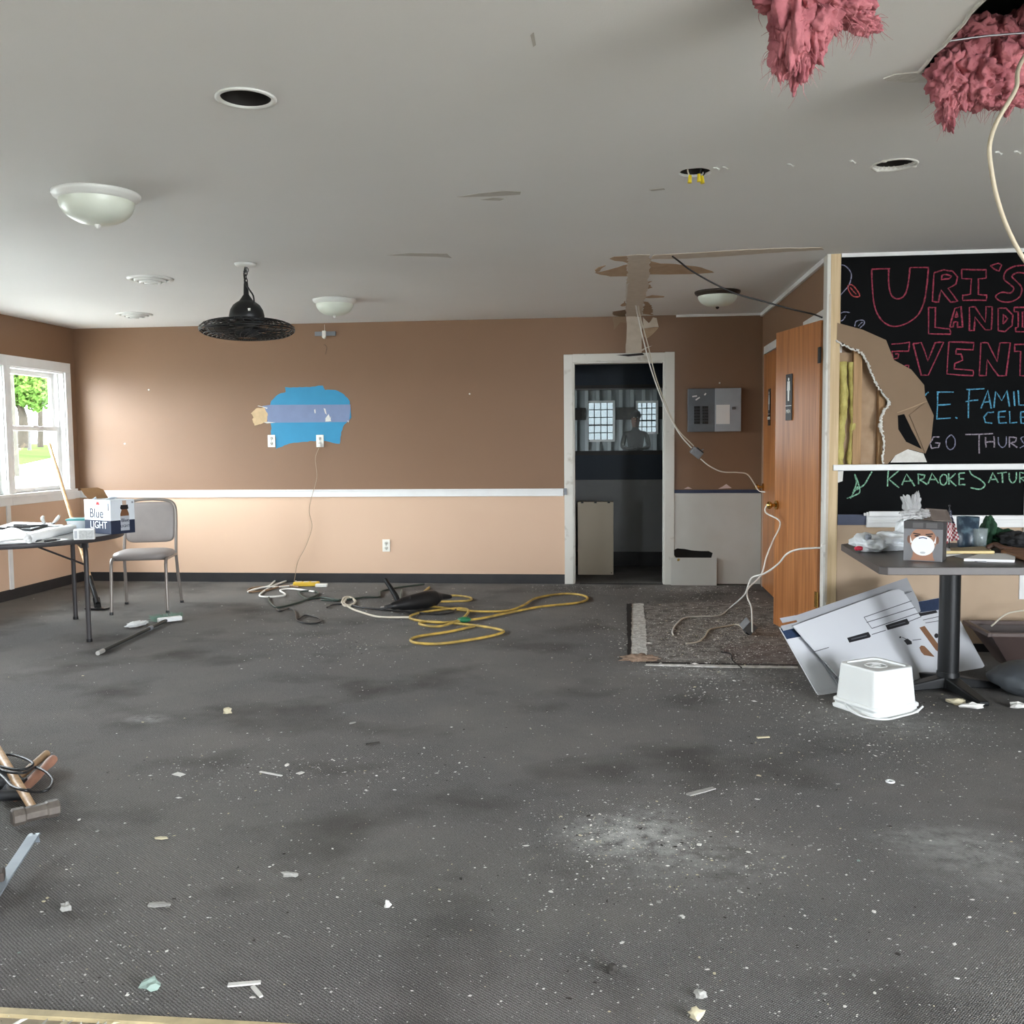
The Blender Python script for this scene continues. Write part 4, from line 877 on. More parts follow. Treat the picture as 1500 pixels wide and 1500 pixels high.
t = thing('loose_cable', 'white cable from the corner stud trailing across the dusty floor to a bare end', 'cable', Fl(1000, 911))
w = [Vector((XR-.005, DB+.03, Bk(1207, 803, DB).z)), Bk(1190, 803, 6.12), Bk(1168, 805, 6.15), Bk(1152, 812, 6.2), Bk(1140, 826, 6.3), Bk(1120, 840, 6.4), Bk(1102, 846, 6.5), Bk(1096, 858, 6.55), Bk(1090, 872, 6.6), Fl(1072, 888, .02), Fl(1055, 901, .007), Fl(1025, 903, .007), Fl(1003, 905, .007), Fl(990, 915, .007), Fl(985, 925, .007), Fl(986, 930, .007)]
MB().tube(cat(w, 8), .0058, 8).build('cable', M_CABLEW, t)
MB().box(w[0]+Vector((-.012, -.02, 0)), (.03, .03, .05)).build('staple_clamp', M_CABLEW, t, bev=.004)
b = MB(); w = [Ce(985, 374)-Vector((0, 0, .006)), Bk(995, 383, 6.1), Bk(1012, 396, 6.15), Bk(1045, 415, 6.2), Bk(1080, 431, 6.25), Bk(1120, 442, 6.28), Bk(1160, 453, 6.32), Bk(1190, 460, 6.35), Sd(1204, 465, XR-.03)]
b.tube(cat(w, 8), .0055, 8); b.build('black_cable', M_BLACK, label='thin black cable strung from the ceiling to the top of the ajar restroom door', cat='cable')
b = MB(); w = [Vector((1.27, 3.1, H+.1)), Bk(1494, 95, 2.95), Bk(1488, 130, 2.9), Bk(1462, 175, 2.86), Bk(1451, 205, 2.84), Bk(1450, 232, 2.84), Bk(1458, 280, 2.86), Bk(1472, 325, 2.88), Bk(1492, 367, 2.9), Bk(1512, 400, 2.92), Bk(1560, 500, 2.95)]
b.tube(cat(w, 8), .0062, 9); b.build('hanging_conduit', mat('dusty_cream_cable', (196, 184, 160), .6), label='thick cream cable dangling from the torn ceiling hole with pink insulation', cat='cable')
b = MB(); w = [Vector((.945, 2.97, H+.01)), Vector((1.1, 2.98, H+.025)), Vector((1.4, 2.99, H+.03))]
b.tube(cat(w, 5), .003, 6); b.build('ceiling_wire', M_STEEL, label='thin steel wire stretched across the torn ceiling hole', cat='wire')

# ================================================================== PINK INSULATION
def insulation(name, label, lumps, fibres, seed):
    c = Vector(lumps[0][0]); t = thing(name, label, 'insulation', (c.x, c.y, min(l[0][2]-l[1][2] for l in lumps)))
    for i, (p, r, rot) in enumerate(lumps):
        MB().blob(p, r, 5, .62, 1.7, seed+i*1.37, Euler(rot).to_matrix(), .8).build('batt_tuft', M_PINK, t)
    rnd = random.Random(seed); b = MB()
    for k in range(fibres):
        p, r, rot = rnd.choice(lumps); Rm = Euler(rot).to_matrix()
        d = Vector((rnd.gauss(0, 1), rnd.gauss(0, 1), rnd.gauss(0, 1)-.3)).normalized()
        s_ = Vector(p) + Rm @ Vector((d.x*r[0], d.y*r[1], d.z*r[2]))*rnd.uniform(.85, 1.08)
        dr = (Rm @ d*.6 + Vector((rnd.uniform(-.8, .8), rnd.uniform(-.8, .8), rnd.uniform(-1.2, .3)))).normalized(); l = rnd.uniform(.012, .05)
        m1 = s_ + dr*l*.5 + Vector((rnd.uniform(-1, 1), rnd.uniform(-1, 1), rnd.uniform(-1, 1)))*l*.18
        b.tube(cat([s_, m1, s_+dr*l+Vector((rnd.uniform(-.3, .3), rnd.uniform(-.3, .3), -.35))*l], 3), [.0009, .0009, .0008, .0007, .0006, .0004, .0003], 3, caps=False)
    b.build('loose_fibre', M_PINKF, t, kind='stuff')
Y1 = 2.5
P_ = lambda x, y, Y: Bk(x, y, Y)
L1 = [(P_(1158, 25, Y1), (.045, .05, .13), (0, .1, 0)), (P_(1152, 62, Y1), (.035, .04, .07), (0, -.15, 0)), (P_(1172, 85, Y1), (.022, .03, .065), (0, .12, 0)), (P_(1143, 88, Y1), (.014, .02, .045), (0, -.1, 0)), (P_(1185, 45, Y1), (.035, .04, .085), (0, -.1, .3)), (P_(1200, 10, Y1), (.06, .05, .07), (0, .2, 0)), (P_(1232, 5, Y1), (.06, .05, .04), (0, .3, 0)), (P_(1250, 28, Y1), (.05, .03, .022), (0, .45, 0)), (P_(1272, 38, Y1), (.03, .025, .02), (0, .1, 0)), (P_(1222, 32, Y1), (.02, .02, .03), (0, 0, 0)), (P_(1160, -30, Y1), (.09, .06, .08), (0, 0, 0)), (P_(1230, -30, Y1), (.1, .06, .07), (0, 0, 0))]
insulation('pink_insulation', 'shredded pink insulation tuft hanging from the ceiling alone', L1, 350, 1)
Y2 = 3.1
L2 = [(P_(1392, 110, Y2), (.06, .06, .085), (0, .1, 0)), (P_(1432, 100, Y2), (.085, .07, .09), (0, 0, 0)), (P_(1475, 95, Y2), (.085, .07, .09), (0, 0, 0)), (P_(1520, 95, Y2), (.09, .07, .09), (0, 0, 0)), (P_(1385, 155, Y2), (.022, .03, .065), (0, -.08, 0)), (P_(1405, 140, Y2), (.035, .04, .05), (0, .2, 0)), (P_(1440, 138, Y2), (.05, .05, .04), (0, 0, 0)), (P_(1480, 140, Y2), (.06, .05, .04), (0, 0, 0)), (P_(1425, 55, Y2), (.08, .06, .06), (0, 0, 0)), (P_(1490, 55, Y2), (.07, .06, .06), (0, 0, 0)), (P_(1560, 110, Y2), (.09, .07, .1), (0, 0, 0))]
insulation('pink_insulation', 'thick pink insulation batt bulging out of the torn ceiling hole beside a cable', L2, 450, 5)

# ================================================================== LEFT TABLE GROUP
TZ = .715; TC = Vector((-4.14, 6.2, 0)); TR = .735
t = thing('round_folding_table', 'round folding table with grey top and dark edge cluttered with papers', 'table', TC)
MB().lathe([(0, TZ-.004), (TR-.004, TZ-.004), (TR-.004, TZ), (0, TZ)], n=72).build('table_top', M_TABT, t, local=True)
MB().lathe([(TR-.003, TZ+.001), (TR, TZ-.002), (TR, TZ-.03), (TR-.004, TZ-.034), (0, TZ-.034), (0, TZ-.005), (TR-.003, TZ-.004)], n=72).build('edge_band', M_TABE, t, local=True)
l1, l2 = Fl(111, 907)-TC, Fl(131, 940)-TC
dirv = Vector((l2.x-l1.x, l2.y-l1.y, 0)).normalized(); perp = Vector((dirv.y, -dirv.x, 0))
for c in (l1, l2):
    tp = Vector((c.x, c.y, TZ-.045))
    inw = -dirv if c is l2 else dirv
    MB().tube([Vector((c.x, c.y, .0)), Vector((c.x, c.y, .3)), Vector((c.x, c.y, TZ-.14))]+[Vector((c.x, c.y, TZ-.14))+inw*(.09*(1-math.cos(a)))+Vector((0, 0, .09*math.sin(a))) for a in (.4, .8, 1.2, 1.57)], .0165, 12).build('leg', M_TABE, t, local=True)
    MB().cyl((c.x, c.y, 0), (c.x, c.y, .022), .02).build('foot_cap', M_BLACK, t, local=True)
m1, m2 = l1+dirv*.09, l2-dirv*.09
MB().beam(Vector((m1.x, m1.y, TZ-.05)), Vector((m2.x, m2.y, TZ-.05)), .035, .03).build('leg_rail', M_TABE, t, local=True)
sk = Vector((l2.x, l2.y, TZ-.06)); MB().beam(sk+dirv*.06-dirv*.12, sk-dirv*1.0, .05, .05).build('apron', M_TABE, t, local=True)
MB().tube([Vector((l2.x, l2.y, .52)), Vector((l2.x, l2.y, 0))+Vector((-.42, .02, TZ-.05))], .007, 8).build('brace', M_TABE, t, local=True)
for c in (Vector((-.45, -.38, 0)), Vector((-.62, .2, 0))):
    MB().tube([c, c+Vector((0, 0, TZ-.035))], .0165, 10).build('leg', M_TABE, t, local=True)
TT = TZ+.001
def onT(x, y, h=0.): return Fl(x, y, TT+h)

# beer carton
c0 = onT(163, 783); cl = onT(135, 777); cr = onT(200, 779.5)
u = (cr-c0); u.z = 0; u.normalize(); v = Vector((-u.y, u.x, 0)); wL, wD, hh = .185, .30, .232
rz = math.atan2(u.y, u.x)
cc = c0+u*(wL/2)+v*(wD/2)
t = thing('beer_carton', 'white and navy cardboard beer carton with open flap on round table', 'carton', (cc.x, cc.y, TT), rz)
M_CWH = mat('carton_white', (222, 228, 232), .5); M_CNV = mat('carton_navy', (34, 44, 66), .5)
b = MB(); b.m(1).bb((-wL/2, -wD/2, 0), (wL/2, wD/2, .092)); b.m(0).bb((-wL/2, -wD/2, .092), (wL/2, wD/2, hh)); b.build('body', [M_CWH, M_CNV], t, local=True)
# short side (faces right-front): bottle picture
x0 = -wD/2
b = MB(); y = -wD/2-.0015
def fr_(pts, m_, nm, dy=0.): MB().prism([(p[0], -wD/2-.0008-dy, p[1]) for p in pts], (0, .0016, 0)).build(nm, m_, t, local=True)
M_BOT = mat('bottle_print_brown', (120, 82, 54), .5); M_BK2 = mat('bottle_print_black', (28, 24, 26), .5)
fr_([(.0, .225), (.03, .225), (.03, .195), (.0, .195)], mat('print_tan', (196, 170, 150), .6), 'printed_cap')
fr_([(-.012, .196), (.042, .196), (.046, .17), (.04, .165), (-.012, .165), (-.018, .175)], M_BK2, 'printed_neck_label')
fr_([(-.006, .165), (.036, .165), (.048, .135), (.048, .12), (-.018, .12), (-.018, .135)], M_BOT, 'printed_bottle')
fr_([(-.018, .12), (.05, .12), (.05, .02), (-.018, .02)], mat('print_silver', (176, 180, 186), .5), 'printed_label')
b = MB(); text_into(b, 'Blue', .034, (.016, -wD/2-.0024, .09), (1, 0, 0), (0, 0, 1), .001); text_into(b, 'LIGHT', .026, (.016, -wD/2-.0024, .05), (1, 0, 0), (0, 0, 1), .001); b.build('bottle_lettering', M_CNV, t, local=True)
b = MB(); text_into(b, '18', .02, (.075, -wD/2-.0012, .21), (1, 0, 0), (0, 0, 1), .001); b.build('pack_count', M_CNV, t, local=True)
# long side (faces left)
yo = .03
b = MB(); text_into(b, 'Blue', .092, (-wL/2-.0008, yo-.02, .137), (0, -1, 0), (0, 0, 1), .001); b.build('side_lettering', M_CNV, t, local=True)
b = MB(); text_into(b, 'LIGHT', .07, (-wL/2-.0008, yo-.04, .058), (0, -1, 0), (0, 0, 1), .001); b.build('side_lettering_white', M_CWH, t, local=True)
lf = MB()
for a in range(5):
    an = math.radians(90+(a-2)*38); p = Vector((-wL/2-.0008, yo-.04, .2))
    d = Vector((0, -math.cos(an), math.sin(an))); lf.ribbon([p, p+d*.012, p+d*.024], [.004, .011, .002], (-1, 0, 0), .001)
lf.build('leaf_emblem', mat('print_red', (206, 50, 50), .5), t, local=True)
MB().bb((-wL/2-.0014, -wD/2+.02, .16), (-wL/2, -wD/2+.028, .21)).build('side_mark', M_CNV, t, local=True)
# torn top: flap standing up at the back and loose tabs
pts = [(-.06, wD/2-.01, hh), (.09, wD/2-.01, hh), (.08, wD/2+.03, hh+.06), (.05, wD/2+.05, hh+.075), (-.09, wD/2+.04, hh+.075), (-.08, wD/2+.01, hh+.03)]
MB().prism(pts, (0, .003, 0)).build('open_flap', M_KRAFT, t, local=True, label='brown inside of open carton flap')
MB().prism([(-.05, -.03, hh+.001), (-.03, -.07, hh+.018), (.03, -.06, hh+.012), (.04, 0, hh+.001)], (0, 0, .002)).build('torn_tab', M_CWH, t, local=True)
MB().prism([(-.09, .06, hh+.001), (-.085, .02, hh+.02), (-.06, .05, hh+.001)], (0, 0, .002)).build('torn_tab', M_CWH, t, local=True)

# plastic tub with teal lid
q = onT(118, 778); t = thing('plastic_tub', 'clear plastic food tub with teal lid next to beer carton', 'container', (q.x-.02, q.y+.05, TT), .35)
M_TUB = mat('clear_tub', (226, 234, 238), .25, alpha=.55)
b = MB(); w0, d0, h0 = .085, .07, .075
lo = [(-w0*.85, -d0*.85, 0), (w0*.85, -d0*.85, 0), (w0*.85, d0*.85, 0), (-w0*.85, d0*.85, 0)]; hi = [(-w0, -d0, h0), (w0, -d0, h0), (w0, d0, h0), (-w0, d0, h0)]
b.add(lo+hi, [(3, 2, 1, 0), (0, 1, 5, 4), (1, 2, 6, 5), (2, 3, 7, 6), (3, 0, 4, 7)]); b.build('tub', M_TUB, t, local=True)
MB().box((0, 0, h0+.007), (w0*2.15, d0*2.15, .014)).build('lid', mat('teal_lid', (72, 138, 136), .4), t, local=True, bev=.005)
MB().box((0, 0, .025), (w0*1.4, d0*1.3, .04)).build('contents', mat('screw_pile', (150, 156, 160), .5, var=.8, vs=60.), t, local=True)
q = onT(124, 790); t = thing('small_box', 'small white box with grey printed label in front of the tub', 'box', (q.x, q.y, TT), .42)
MB().bb((-.062, -.03, 0), (.062, .03, .068)).build('body', M_PAPER, t, local=True, bev=.002)
MB().bb((-.03, -.0312, .006), (.058, -.03, .06)).build('printed_label', mat('label_grey', (176, 178, 176), .6, var=.6, vs=90., col2=(214, 214, 212)), t, local=True)
MB().bb((-.057, -.0312, .01), (-.04, -.03, .058)).build('side_stripe', mat('label_dots', (190, 192, 196), .6), t, local=True)

# rolled drawings
q0, q1 = onT(42, 789, .03), onT(98, 775, .03)
q1 = q0+(q1-q0)*1.15
ax_ = (q1-q0).normalized()
t = thing('paper_roll', 'loosely rolled white drawing sheets on round table', 'paper', (q0.x, q0.y, TT))
def spiral(p0, p1, r0, turns, n=60):
    z = (p1-p0).normalized(); x = z.orthogonal().normalized(); y = z.cross(x); vs = []; fs = []
    for i in range(n):
        a = 2*math.pi*turns*i/n; r = r0*(1-.42*i/n)
        for p in (p0, p1): vs.append(p+x*(r*math.cos(a))+y*(r*math.sin(a)))
    fs = [(2*i, 2*i+1, 2*i+3, 2*i+2) for i in range(n-1)]
    return vs, fs
vs, fs = spiral(q0, q1, .032, 2.6); o = MB().add(vs, fs, True).build('roll', M_PAPER, t); s_ = o.modifiers.new('s', 'SOLIDIFY'); s_.thickness = .0012
vs, fs = [], []
e = onT(0, 800); 
for i in range(13):
    s_ = i/12
    for j in range(7):
        r_ = j/6; p = onT(-8, 795).lerp(onT(44, 790), s_).lerp(onT(-8, 786).lerp(onT(40, 780), s_), r_); p.z = TT+.003+.045*math.sin(math.pi*min(1, s_*1.05))*(r_*.9+.1)**1.3
        vs.append(p)
fs = [(i*7+j, i*7+j+1, i*7+j+8, i*7+j+7) for i in range(12) for j in range(6)]
o = MB().add(vs, fs, True).build('curled_sheet', M_PAPER, t); s_ = o.modifiers.new('s', 'SOLIDIFY'); s_.thickness = .0012
P4 = [onT(5, 794.5), onT(70, 795), onT(100, 790), onT(60, 786)]
MB().prism(P4, (0, 0, .0015)).build('flat_sheet', M_PAPER, label='flat white sheet of paper under the roll on round table', cat='paper')
for x, y, x2, y2, lb in ((53, 792.5, 62, 789.5, 'short dark marker pen lying on the white sheet'), (66, 792.8, 88, 790, 'longer dark multi-tool lying beside the marker pen')):
    a, c = onT(x, y, .009), onT(x2, y2, .009); t = thing('marker_pen' if x < 60 else 'multi_tool', lb, 'pen' if x < 60 else 'tool', ((a.x+c.x)/2, (a.y+c.y)/2, TT+.002))
    MB().cyl(a, a.lerp(c, .72), .0085, .0075).build('barrel', M_DKGREY, t); MB().cyl(a.lerp(c, .72), c, .006, .004).build('tip', M_STEEL, t)
# flat tool tray / laptop-like dark case with items
A4 = [onT(-6, 775), onT(45, 778), onT(80, 769), onT(20, 767)]
t = thing('dark_tray', 'flat dark tray of hand tools at the back of the round table', 'tray', (A4[0].x+.2, A4[0].y+.1, TT))
MB().prism([p+Vector((0, 0, .001)) for p in A4], (0, 0, .014)).build('tray', M_DKGREY, t)
for k, (x, y, x2, y2) in enumerate(((10, 773, 45, 772), (34, 771, 70, 769.5), (20, 769.5, 40, 769))):
    MB().cyl(Fl(x, y, TT+.024), Fl(x2, y2, TT+.024), .009, .007).build('tool_handle', [M_BLACK, M_DKGREY, M_STEEL][k], t)
a = onT(84, 770, .02)
t = thing('white_clamp', 'white plastic clamp with two upright curved jaws on round table', 'clamp', (a.x, a.y, TT))
for (x0_, y0_, x1_, y1_, x2_, y2_) in ((66, 768, 62, 760, 64, 756), (78, 767, 84, 760, 87, 755)):
    w = [Fl(x0_, y0_, TT+.01), 0, 0]; p0 = w[0]; Yp = p0.y
    w = [p0, Bk(x1_, y1_, Yp), Bk(x2_, y2_, Yp)]; MB().tube(cat(w, 6), [.008+.006*math.sin(math.pi*i/12) for i in range(13)], 8).build('jaw', M_BUCK, t)
p0, p1 = Fl(62, 770, TT+.008), Fl(92, 770, TT+.008); MB().tube([p0, p1], .008, 8).build('bar', M_BUCK, t)
p0 = Fl(74, 768, TT+.014); MB().blob(p0, (.018, .016, .013), 2, .1).build('grip', M_BUCK, t)
a = onT(110, 770.5); t = thing('tape_roll', 'peach masking tape roll standing behind the teal lid', 'tape', (a.x, a.y, TT))
b = MB(); n_ = 28; c_ = Vector((a.x, a.y, TT+.028)); axd = Vector((.9, .4, 0)).normalized()
b.cyl(c_-axd*.02, c_+axd*.02, .028, n=28); b.build('tape', mat('peach_tape', (228, 190, 166), .6), t)
MB().cyl(c_-axd*.0205, c_+axd*.0205, .015, n=20).build('core', M_DKGREY, t)

# chair
ch = thing('banquet_chair', 'taupe vinyl banquet chair with metal frame beside the round table', 'chair', (-3.76, 7.36, 0), math.radians(14))
fr2 = M_CHFR; w2 = .205
def smooth_pad(cx, cy, cz, sx, sy_, sz, R=None, e_=.5):
    b = MB(); vs = []; fs = []; n = 24
    for k, (s_, z) in enumerate(((.0, 1), (.5, .98), (.8, .86), (.94, .55), (1., .0), (.96, -.6), (.88, -1.), (0, -1.))):
        for i in range(n):
            a = 2*math.pi*i/n; ca, sa = math.cos(a), math.sin(a)
            x = abs(ca)**e_*math.copysign(1, ca); y = abs(sa)**e_*math.copysign(1, sa)
            p = Vector((x*sx*s_, y*sy_*s_, z*sz)); p = R @ p if R is not None else p; vs.append(Vector((cx, cy, cz))+p)
    fs = [(k*n+i, k*n+(i+1) % n, (k+1)*n+(i+1) % n, (k+1)*n+i) for k in range(7) for i in range(n)]
    return b.add(vs, fs, True)
smooth_pad(0, -.015, .452, .22, .215, .032).build('seat', M_TAPE, ch, local=True)
Rb = Euler((math.radians(90-9), 0, 0)).to_matrix()
smooth_pad(0, .232, .685, .196, .168, .022, Rb, .3).build('backrest', M_TAPE, ch, local=True)
for s_ in (-1, 1):
    MB().tube([(s_*w2*1.03, -.235, 0), (s_*w2, -.215, .38), (s_*w2, -.205, .41), (s_*w2, -.18, .428), (s_*w2, -.1, .425)], .0125, 10).build('leg', fr2, ch, local=True)
    MB().tube([(s_*w2*1.08, .275, 0), (s_*w2*1.02, .215, .25), (s_*w2, .185, .42)], .0125, 10).build('leg', fr2, ch, local=True)
    for yy in (-.235, .275): MB().cyl((s_*w2*(1.03 if yy < 0 else 1.08), yy, 0), (s_*w2*(1.03 if yy < 0 else 1.08), yy*.99, .02), .015).build('foot_cap', M_DKGREY, ch, local=True)
MB().tube([(-w2, -.1, .425), (-w2, .185, .42)], .0115, 8).build('seat_rail', fr2, ch, local=True)
MB().tube([(w2, -.1, .425), (w2, .185, .42)], .0115, 8).build('seat_rail', fr2, ch, local=True)
MB().tube([(-w2, -.14, .42), (w2, -.14, .42)], .0095, 8).build('cross_rail', fr2, ch, local=True)
bp = [(-w2, .185, .42), (-w2*.99, .215, .56), (-w2*.99, .242, .72), (-w2*.95, .256, .81), (-w2*.78, .263, .852), (-w2*.4, .266, .868), (0, .267, .872)]
bp = bp + [(-p[0], p[1], p[2]) for p in bp[-2::-1]]
MB().tube(cat(bp, 5), .0125, 10).build('back_frame', fr2, ch, local=True)

# floor scraper leaning in the corner
p0 = Fl(143, 884, .05); p1 = Sd(72, 650, -5.13); 
t = thing('floor_scraper', 'long wooden-handled floor scraper leaning behind the round table', 'scraper', (p0.x, p0.y, 0))
MB().cyl(p0.lerp(p1, .14), p1, .0165, .015).build('handle', M_WOODH, t)
MB().cyl(p0.lerp(p1, .0), p0.lerp(p1, .15), .019, .021).build('socket', M_BLKMET, t)
hd = Vector((.08, -.03, 0)); p = Vector((p0.x, p0.y, .008))
MB().prism([p+Vector((-.09, -.04, 0)), p+Vector((.09, -.055, 0)), p+Vector((.1, .02, 0)), p+Vector((-.08, .035, 0))], (0, 0, .01)).build('blade', M_BLKMET, t)
MB().beam(p+Vector((0, 0, .005)), p0.lerp(p1, .03), .05, .025).build('blade_holder', M_BLKMET, t)

# broom lying on the floor, scrap of white cloth
a, c = Fl(143, 957, .016), Fl(243, 909, .02)
t = thing('push_broom', 'broom with dark pole and white head lying on the carpet', 'broom', ((a.x+c.x)/2, (a.y+c.y)/2, 0))
MB().cyl(a.lerp(c, .06), c, .0125, .0125).build('pole', mat('dark_green_pole', (42, 48, 46), .4), t)
MB().cyl(a, a.lerp(c, .07), .014, .0145).build('end_cap', mat('grey_grip', (176, 174, 168), .5), t)
MB().cyl(a.lerp(c, .72), a.lerp(c, .76), .0165, .0165).build('ferrule', M_GREYPL, t)
h0, h1 = Fl(231, 909, .024), Fl(266, 905, .024)
MB().beam(h0, h1, .045, .034).build('head', M_BUCK, t, bev=.008)
b = MB(); rnd = random.Random(2); hv = (h1-h0)
bdir = Vector((-hv.y, hv.x, 0)).normalized()
for k in range(420):
    s_ = rnd.random(); p = h0+hv*s_+bdir*.02+Vector((0, 0, rnd.uniform(-.014, .014)))
    d = (bdir+Vector((0, 0, rnd.uniform(-.12, .45)))+hv.normalized()*((s_-.5)*1.3+rnd.uniform(-.2, .2))).normalized()
    b.tube([p, p+d*rnd.uniform(.06, .085)], [.0014, .001], 3, caps=False)
b.build('bristles', [mat('green_bristle', (126, 158, 140), .6)], t, kind='stuff')
b = MB(); q0 = Fl(186, 917, .018); q1 = Fl(215, 911, .018)
Rz = Matrix.Rotation(math.atan2((q1-q0).y, (q1-q0).x), 3, 'Z')
b.blob((q0+q1)/2, ((q1-q0).length*.5, .04, .018), 4, .45, 2.6, 3., Rz); b.build('crumpled_cloth', M_BUCK, label='crumpled white rag on the carpet between broom and table', cat='cloth')

# ================================================================== CORD TANGLE AND POWER TOOL
z5 = lambda p, z=.007: Fl(350+p[0]/2.727, 820+p[1]/2.727, z)
def cord(name, pts, r, m_, label, zz=.008, parent=None, seed=0):
    rnd = random.Random(seed); w = [z5(p, zz+.010*abs(noise.noise(Vector((p[0]*.02, p[1]*.05, seed))))) for p in pts]
    b = MB().tube(cat(w, 7), r, 7)
    if parent: return b.build(name, m_, parent)
    return b.build(name, m_, label=label, cat='cord', group=None)
M_YC = mat('yellow_cord', (206, 172, 84), .5, var=.55, vs=9., col2=(104, 92, 58), thr=(.4, .6)); M_GC = mat('green_cord', (52, 66, 58), .5)
cord('extension_cord', ((700, 162), (745, 125), (760, 110), (730, 138), (728, 170), (740, 184), (800, 190), (930, 205), (1060, 205), (1130, 185), (1190, 152), (1290, 136), (1365, 140), (1393, 155), (1350, 172), (1200, 188), (1060, 215), (960, 235), (830, 250), (740, 246), (682, 232), (720, 212), (850, 195), (915, 200), (890, 235), (800, 266), (722, 257), (760, 247), (940, 262), (1052, 282), (1030, 298), (930, 318), (800, 335), (710, 332), (686, 320), (720, 305), (840, 287), (940, 265)), .0095, M_YC, 'long yellow and black extension cord looped on the carpet near the power tool', seed=1)
cord('tool_cord', ((800, 150), (850, 143), (900, 146), (930, 154), (915, 163), (850, 166), (760, 168)), .009, M_YC, 'short yellow cord loop behind the black power tool', seed=2)
cord('cord_length', ((120, 150), (122, 165), (150, 190), (210, 178), (270, 158), (318, 135), (290, 124), (240, 130), (272, 155), (330, 150), (400, 163), (330, 160), (420, 160), (500, 150), (560, 148), (565, 128), (600, 117), (660, 107), (740, 97)), .008, M_GC, 'dark green cord wandering from the white cord pile to the power tool', seed=3)
cord('cord_length', ((352, 190), (375, 180), (430, 178), (500, 192), (640, 205), (740, 214), (800, 218), (850, 210), (870, 195)), .007, M_BLACK, 'thin black cord under the cream cord coil on the carpet', seed=4)
cord('cord_length', ((150, 195), (165, 205), (200, 195), (222, 205), (228, 225), (232, 242), (262, 252), (300, 254), (328, 246), (312, 230), (265, 222), (236, 238)), .006, M_BLACK, 'thin black cord ending in a small loop nearest the broken plaster', seed=5)
cord('extension_cord', ((217, 45), (222, 70), (205, 72), (150, 82), (118, 105), (60, 118), (38, 128), (95, 110), (170, 108), (222, 98), (222, 78), (180, 88), (120, 112), (82, 143), (130, 148), (185, 140), (165, 122), (210, 116), (300, 127)), .0085, M_CABLEW, 'white extension cord piled below the outlets by the baseboard', seed=6)
cord('extension_cord', ((418, 152), (412, 172), (430, 186), (462, 172), (452, 152), (425, 150), (414, 168), (440, 182), (466, 166), (440, 150), (420, 172), (450, 195), (490, 210), (560, 228), (680, 230)), .0085, M_CABLE, 'cream cord with a small tight coil leading to the yellow cord', seed=7)
cord('cord_length', ((120, 110), (90, 108), (45, 115), (40, 128), (110, 122), (180, 104), (240, 108)), .008, mat('brown_cord', (140, 112, 84), .5), 'thin brown cord under the white cord pile', seed=8)
b = MB(); q = z5((270, 97), .02); t = thing('power_tap', 'yellow power tap block on the cord pile by the baseboard', 'power strip', (q.x, q.y, 0))
MB().box((q.x, q.y, .022), (.24, .07, .04), Matrix.Rotation(.15, 3, 'Z')).build('body', mat('yellow_plastic', (226, 186, 62), .4), t, bev=.01)
for k in (-1, 0, 1): MB().box((q.x+.07*k, q.y-.005, .043), (.045, .045, .004), Matrix.Rotation(.15, 3, 'Z')).build('socket', M_CABLE, t)
q = z5((330, 102), .016); MB().box((q.x, q.y, .016), (.11, .045, .03), Matrix.Rotation(.1, 3, 'Z')).build('plug', M_CABLEW, t, bev=.006)
q = z5((900, 240), .02); b = MB(); b.blob((q.x, q.y, .022), (.05, .035, .022), 3, .1, 2); b.build('green_plug', mat('green_plastic', (36, 112, 72), .4), label='green cord connector on the yellow cord loops', cat='plug')
# demolition tool
a0, a1 = z5((605, 186), .06), z5((790, 150), .075)
t = thing('demolition_hammer', 'black corded demolition hammer lying on the carpet in the cords', 'power tool', ((a0.x+a1.x)/2, (a0.y+a1.y)/2, 0))
ax_ = (a1-a0).normalized()
prf = [(0., .02), (.04, .032), (.1, .036), (.16, .05), (.3, .062), (.42, .066), (.5, .07), (.62, .066), (.66, .05)]
L_ = (a1-a0).length
MB().tube([a0+ax_*(L_*s_/.66) for s_, r in prf], [r for s_, r in prf], 18).build('body', M_BLACK, t)
MB().cyl(a0-ax_*.05, a0+ax_*.01, .014, .02).build('chuck', M_DKGREY, t)
MB().cyl(z5((570, 192), .02), a0-ax_*.02, .012, .009).build('chisel_bit', M_STEEL, t)
b = MB(); hs = a0.lerp(a1, .18); he = Bk(350+583/2.727, 820+78/2.727, hs.y+.1)
b.tube(cat([hs, hs.lerp(he, .4)+Vector((.012, 0, 0)), he], 6), [.022, .02, .02, .021, .022, .022, .022, .021, .02, .019, .018, .018, .017], 12); b.build('side_handle', M_BLKMET, t)
tl = a1+ax_*.03
MB().tube(cat([a1, a1+ax_*.05+Vector((0, 0, .0)), a1+ax_*.15+Vector((0, 0, -.018))], 6), [.05, .048, .045, .04, .036, .032, .028, .026, .024, .022, .02, .018, .014], 12).build('rear_grip', M_BLACK, t)
for k in range(3): 
    p = a0.lerp(a1, .45+.13*k); MB().tube([p+Vector((0, -.068*math.cos(a)-.002, .068*math.sin(a))) for a in [(-.9+1.8*i/8) for i in range(9)]], .004, 6).build('cooling_rib', M_DKGREY, t)
cord('tool_lead', ((800, 150), (770, 185), (735, 186), (690, 190), (660, 180), (645, 150), (650, 120)), .006, mat('grey_green_lead', (96, 112, 100), .5), None, .012, t, 9)

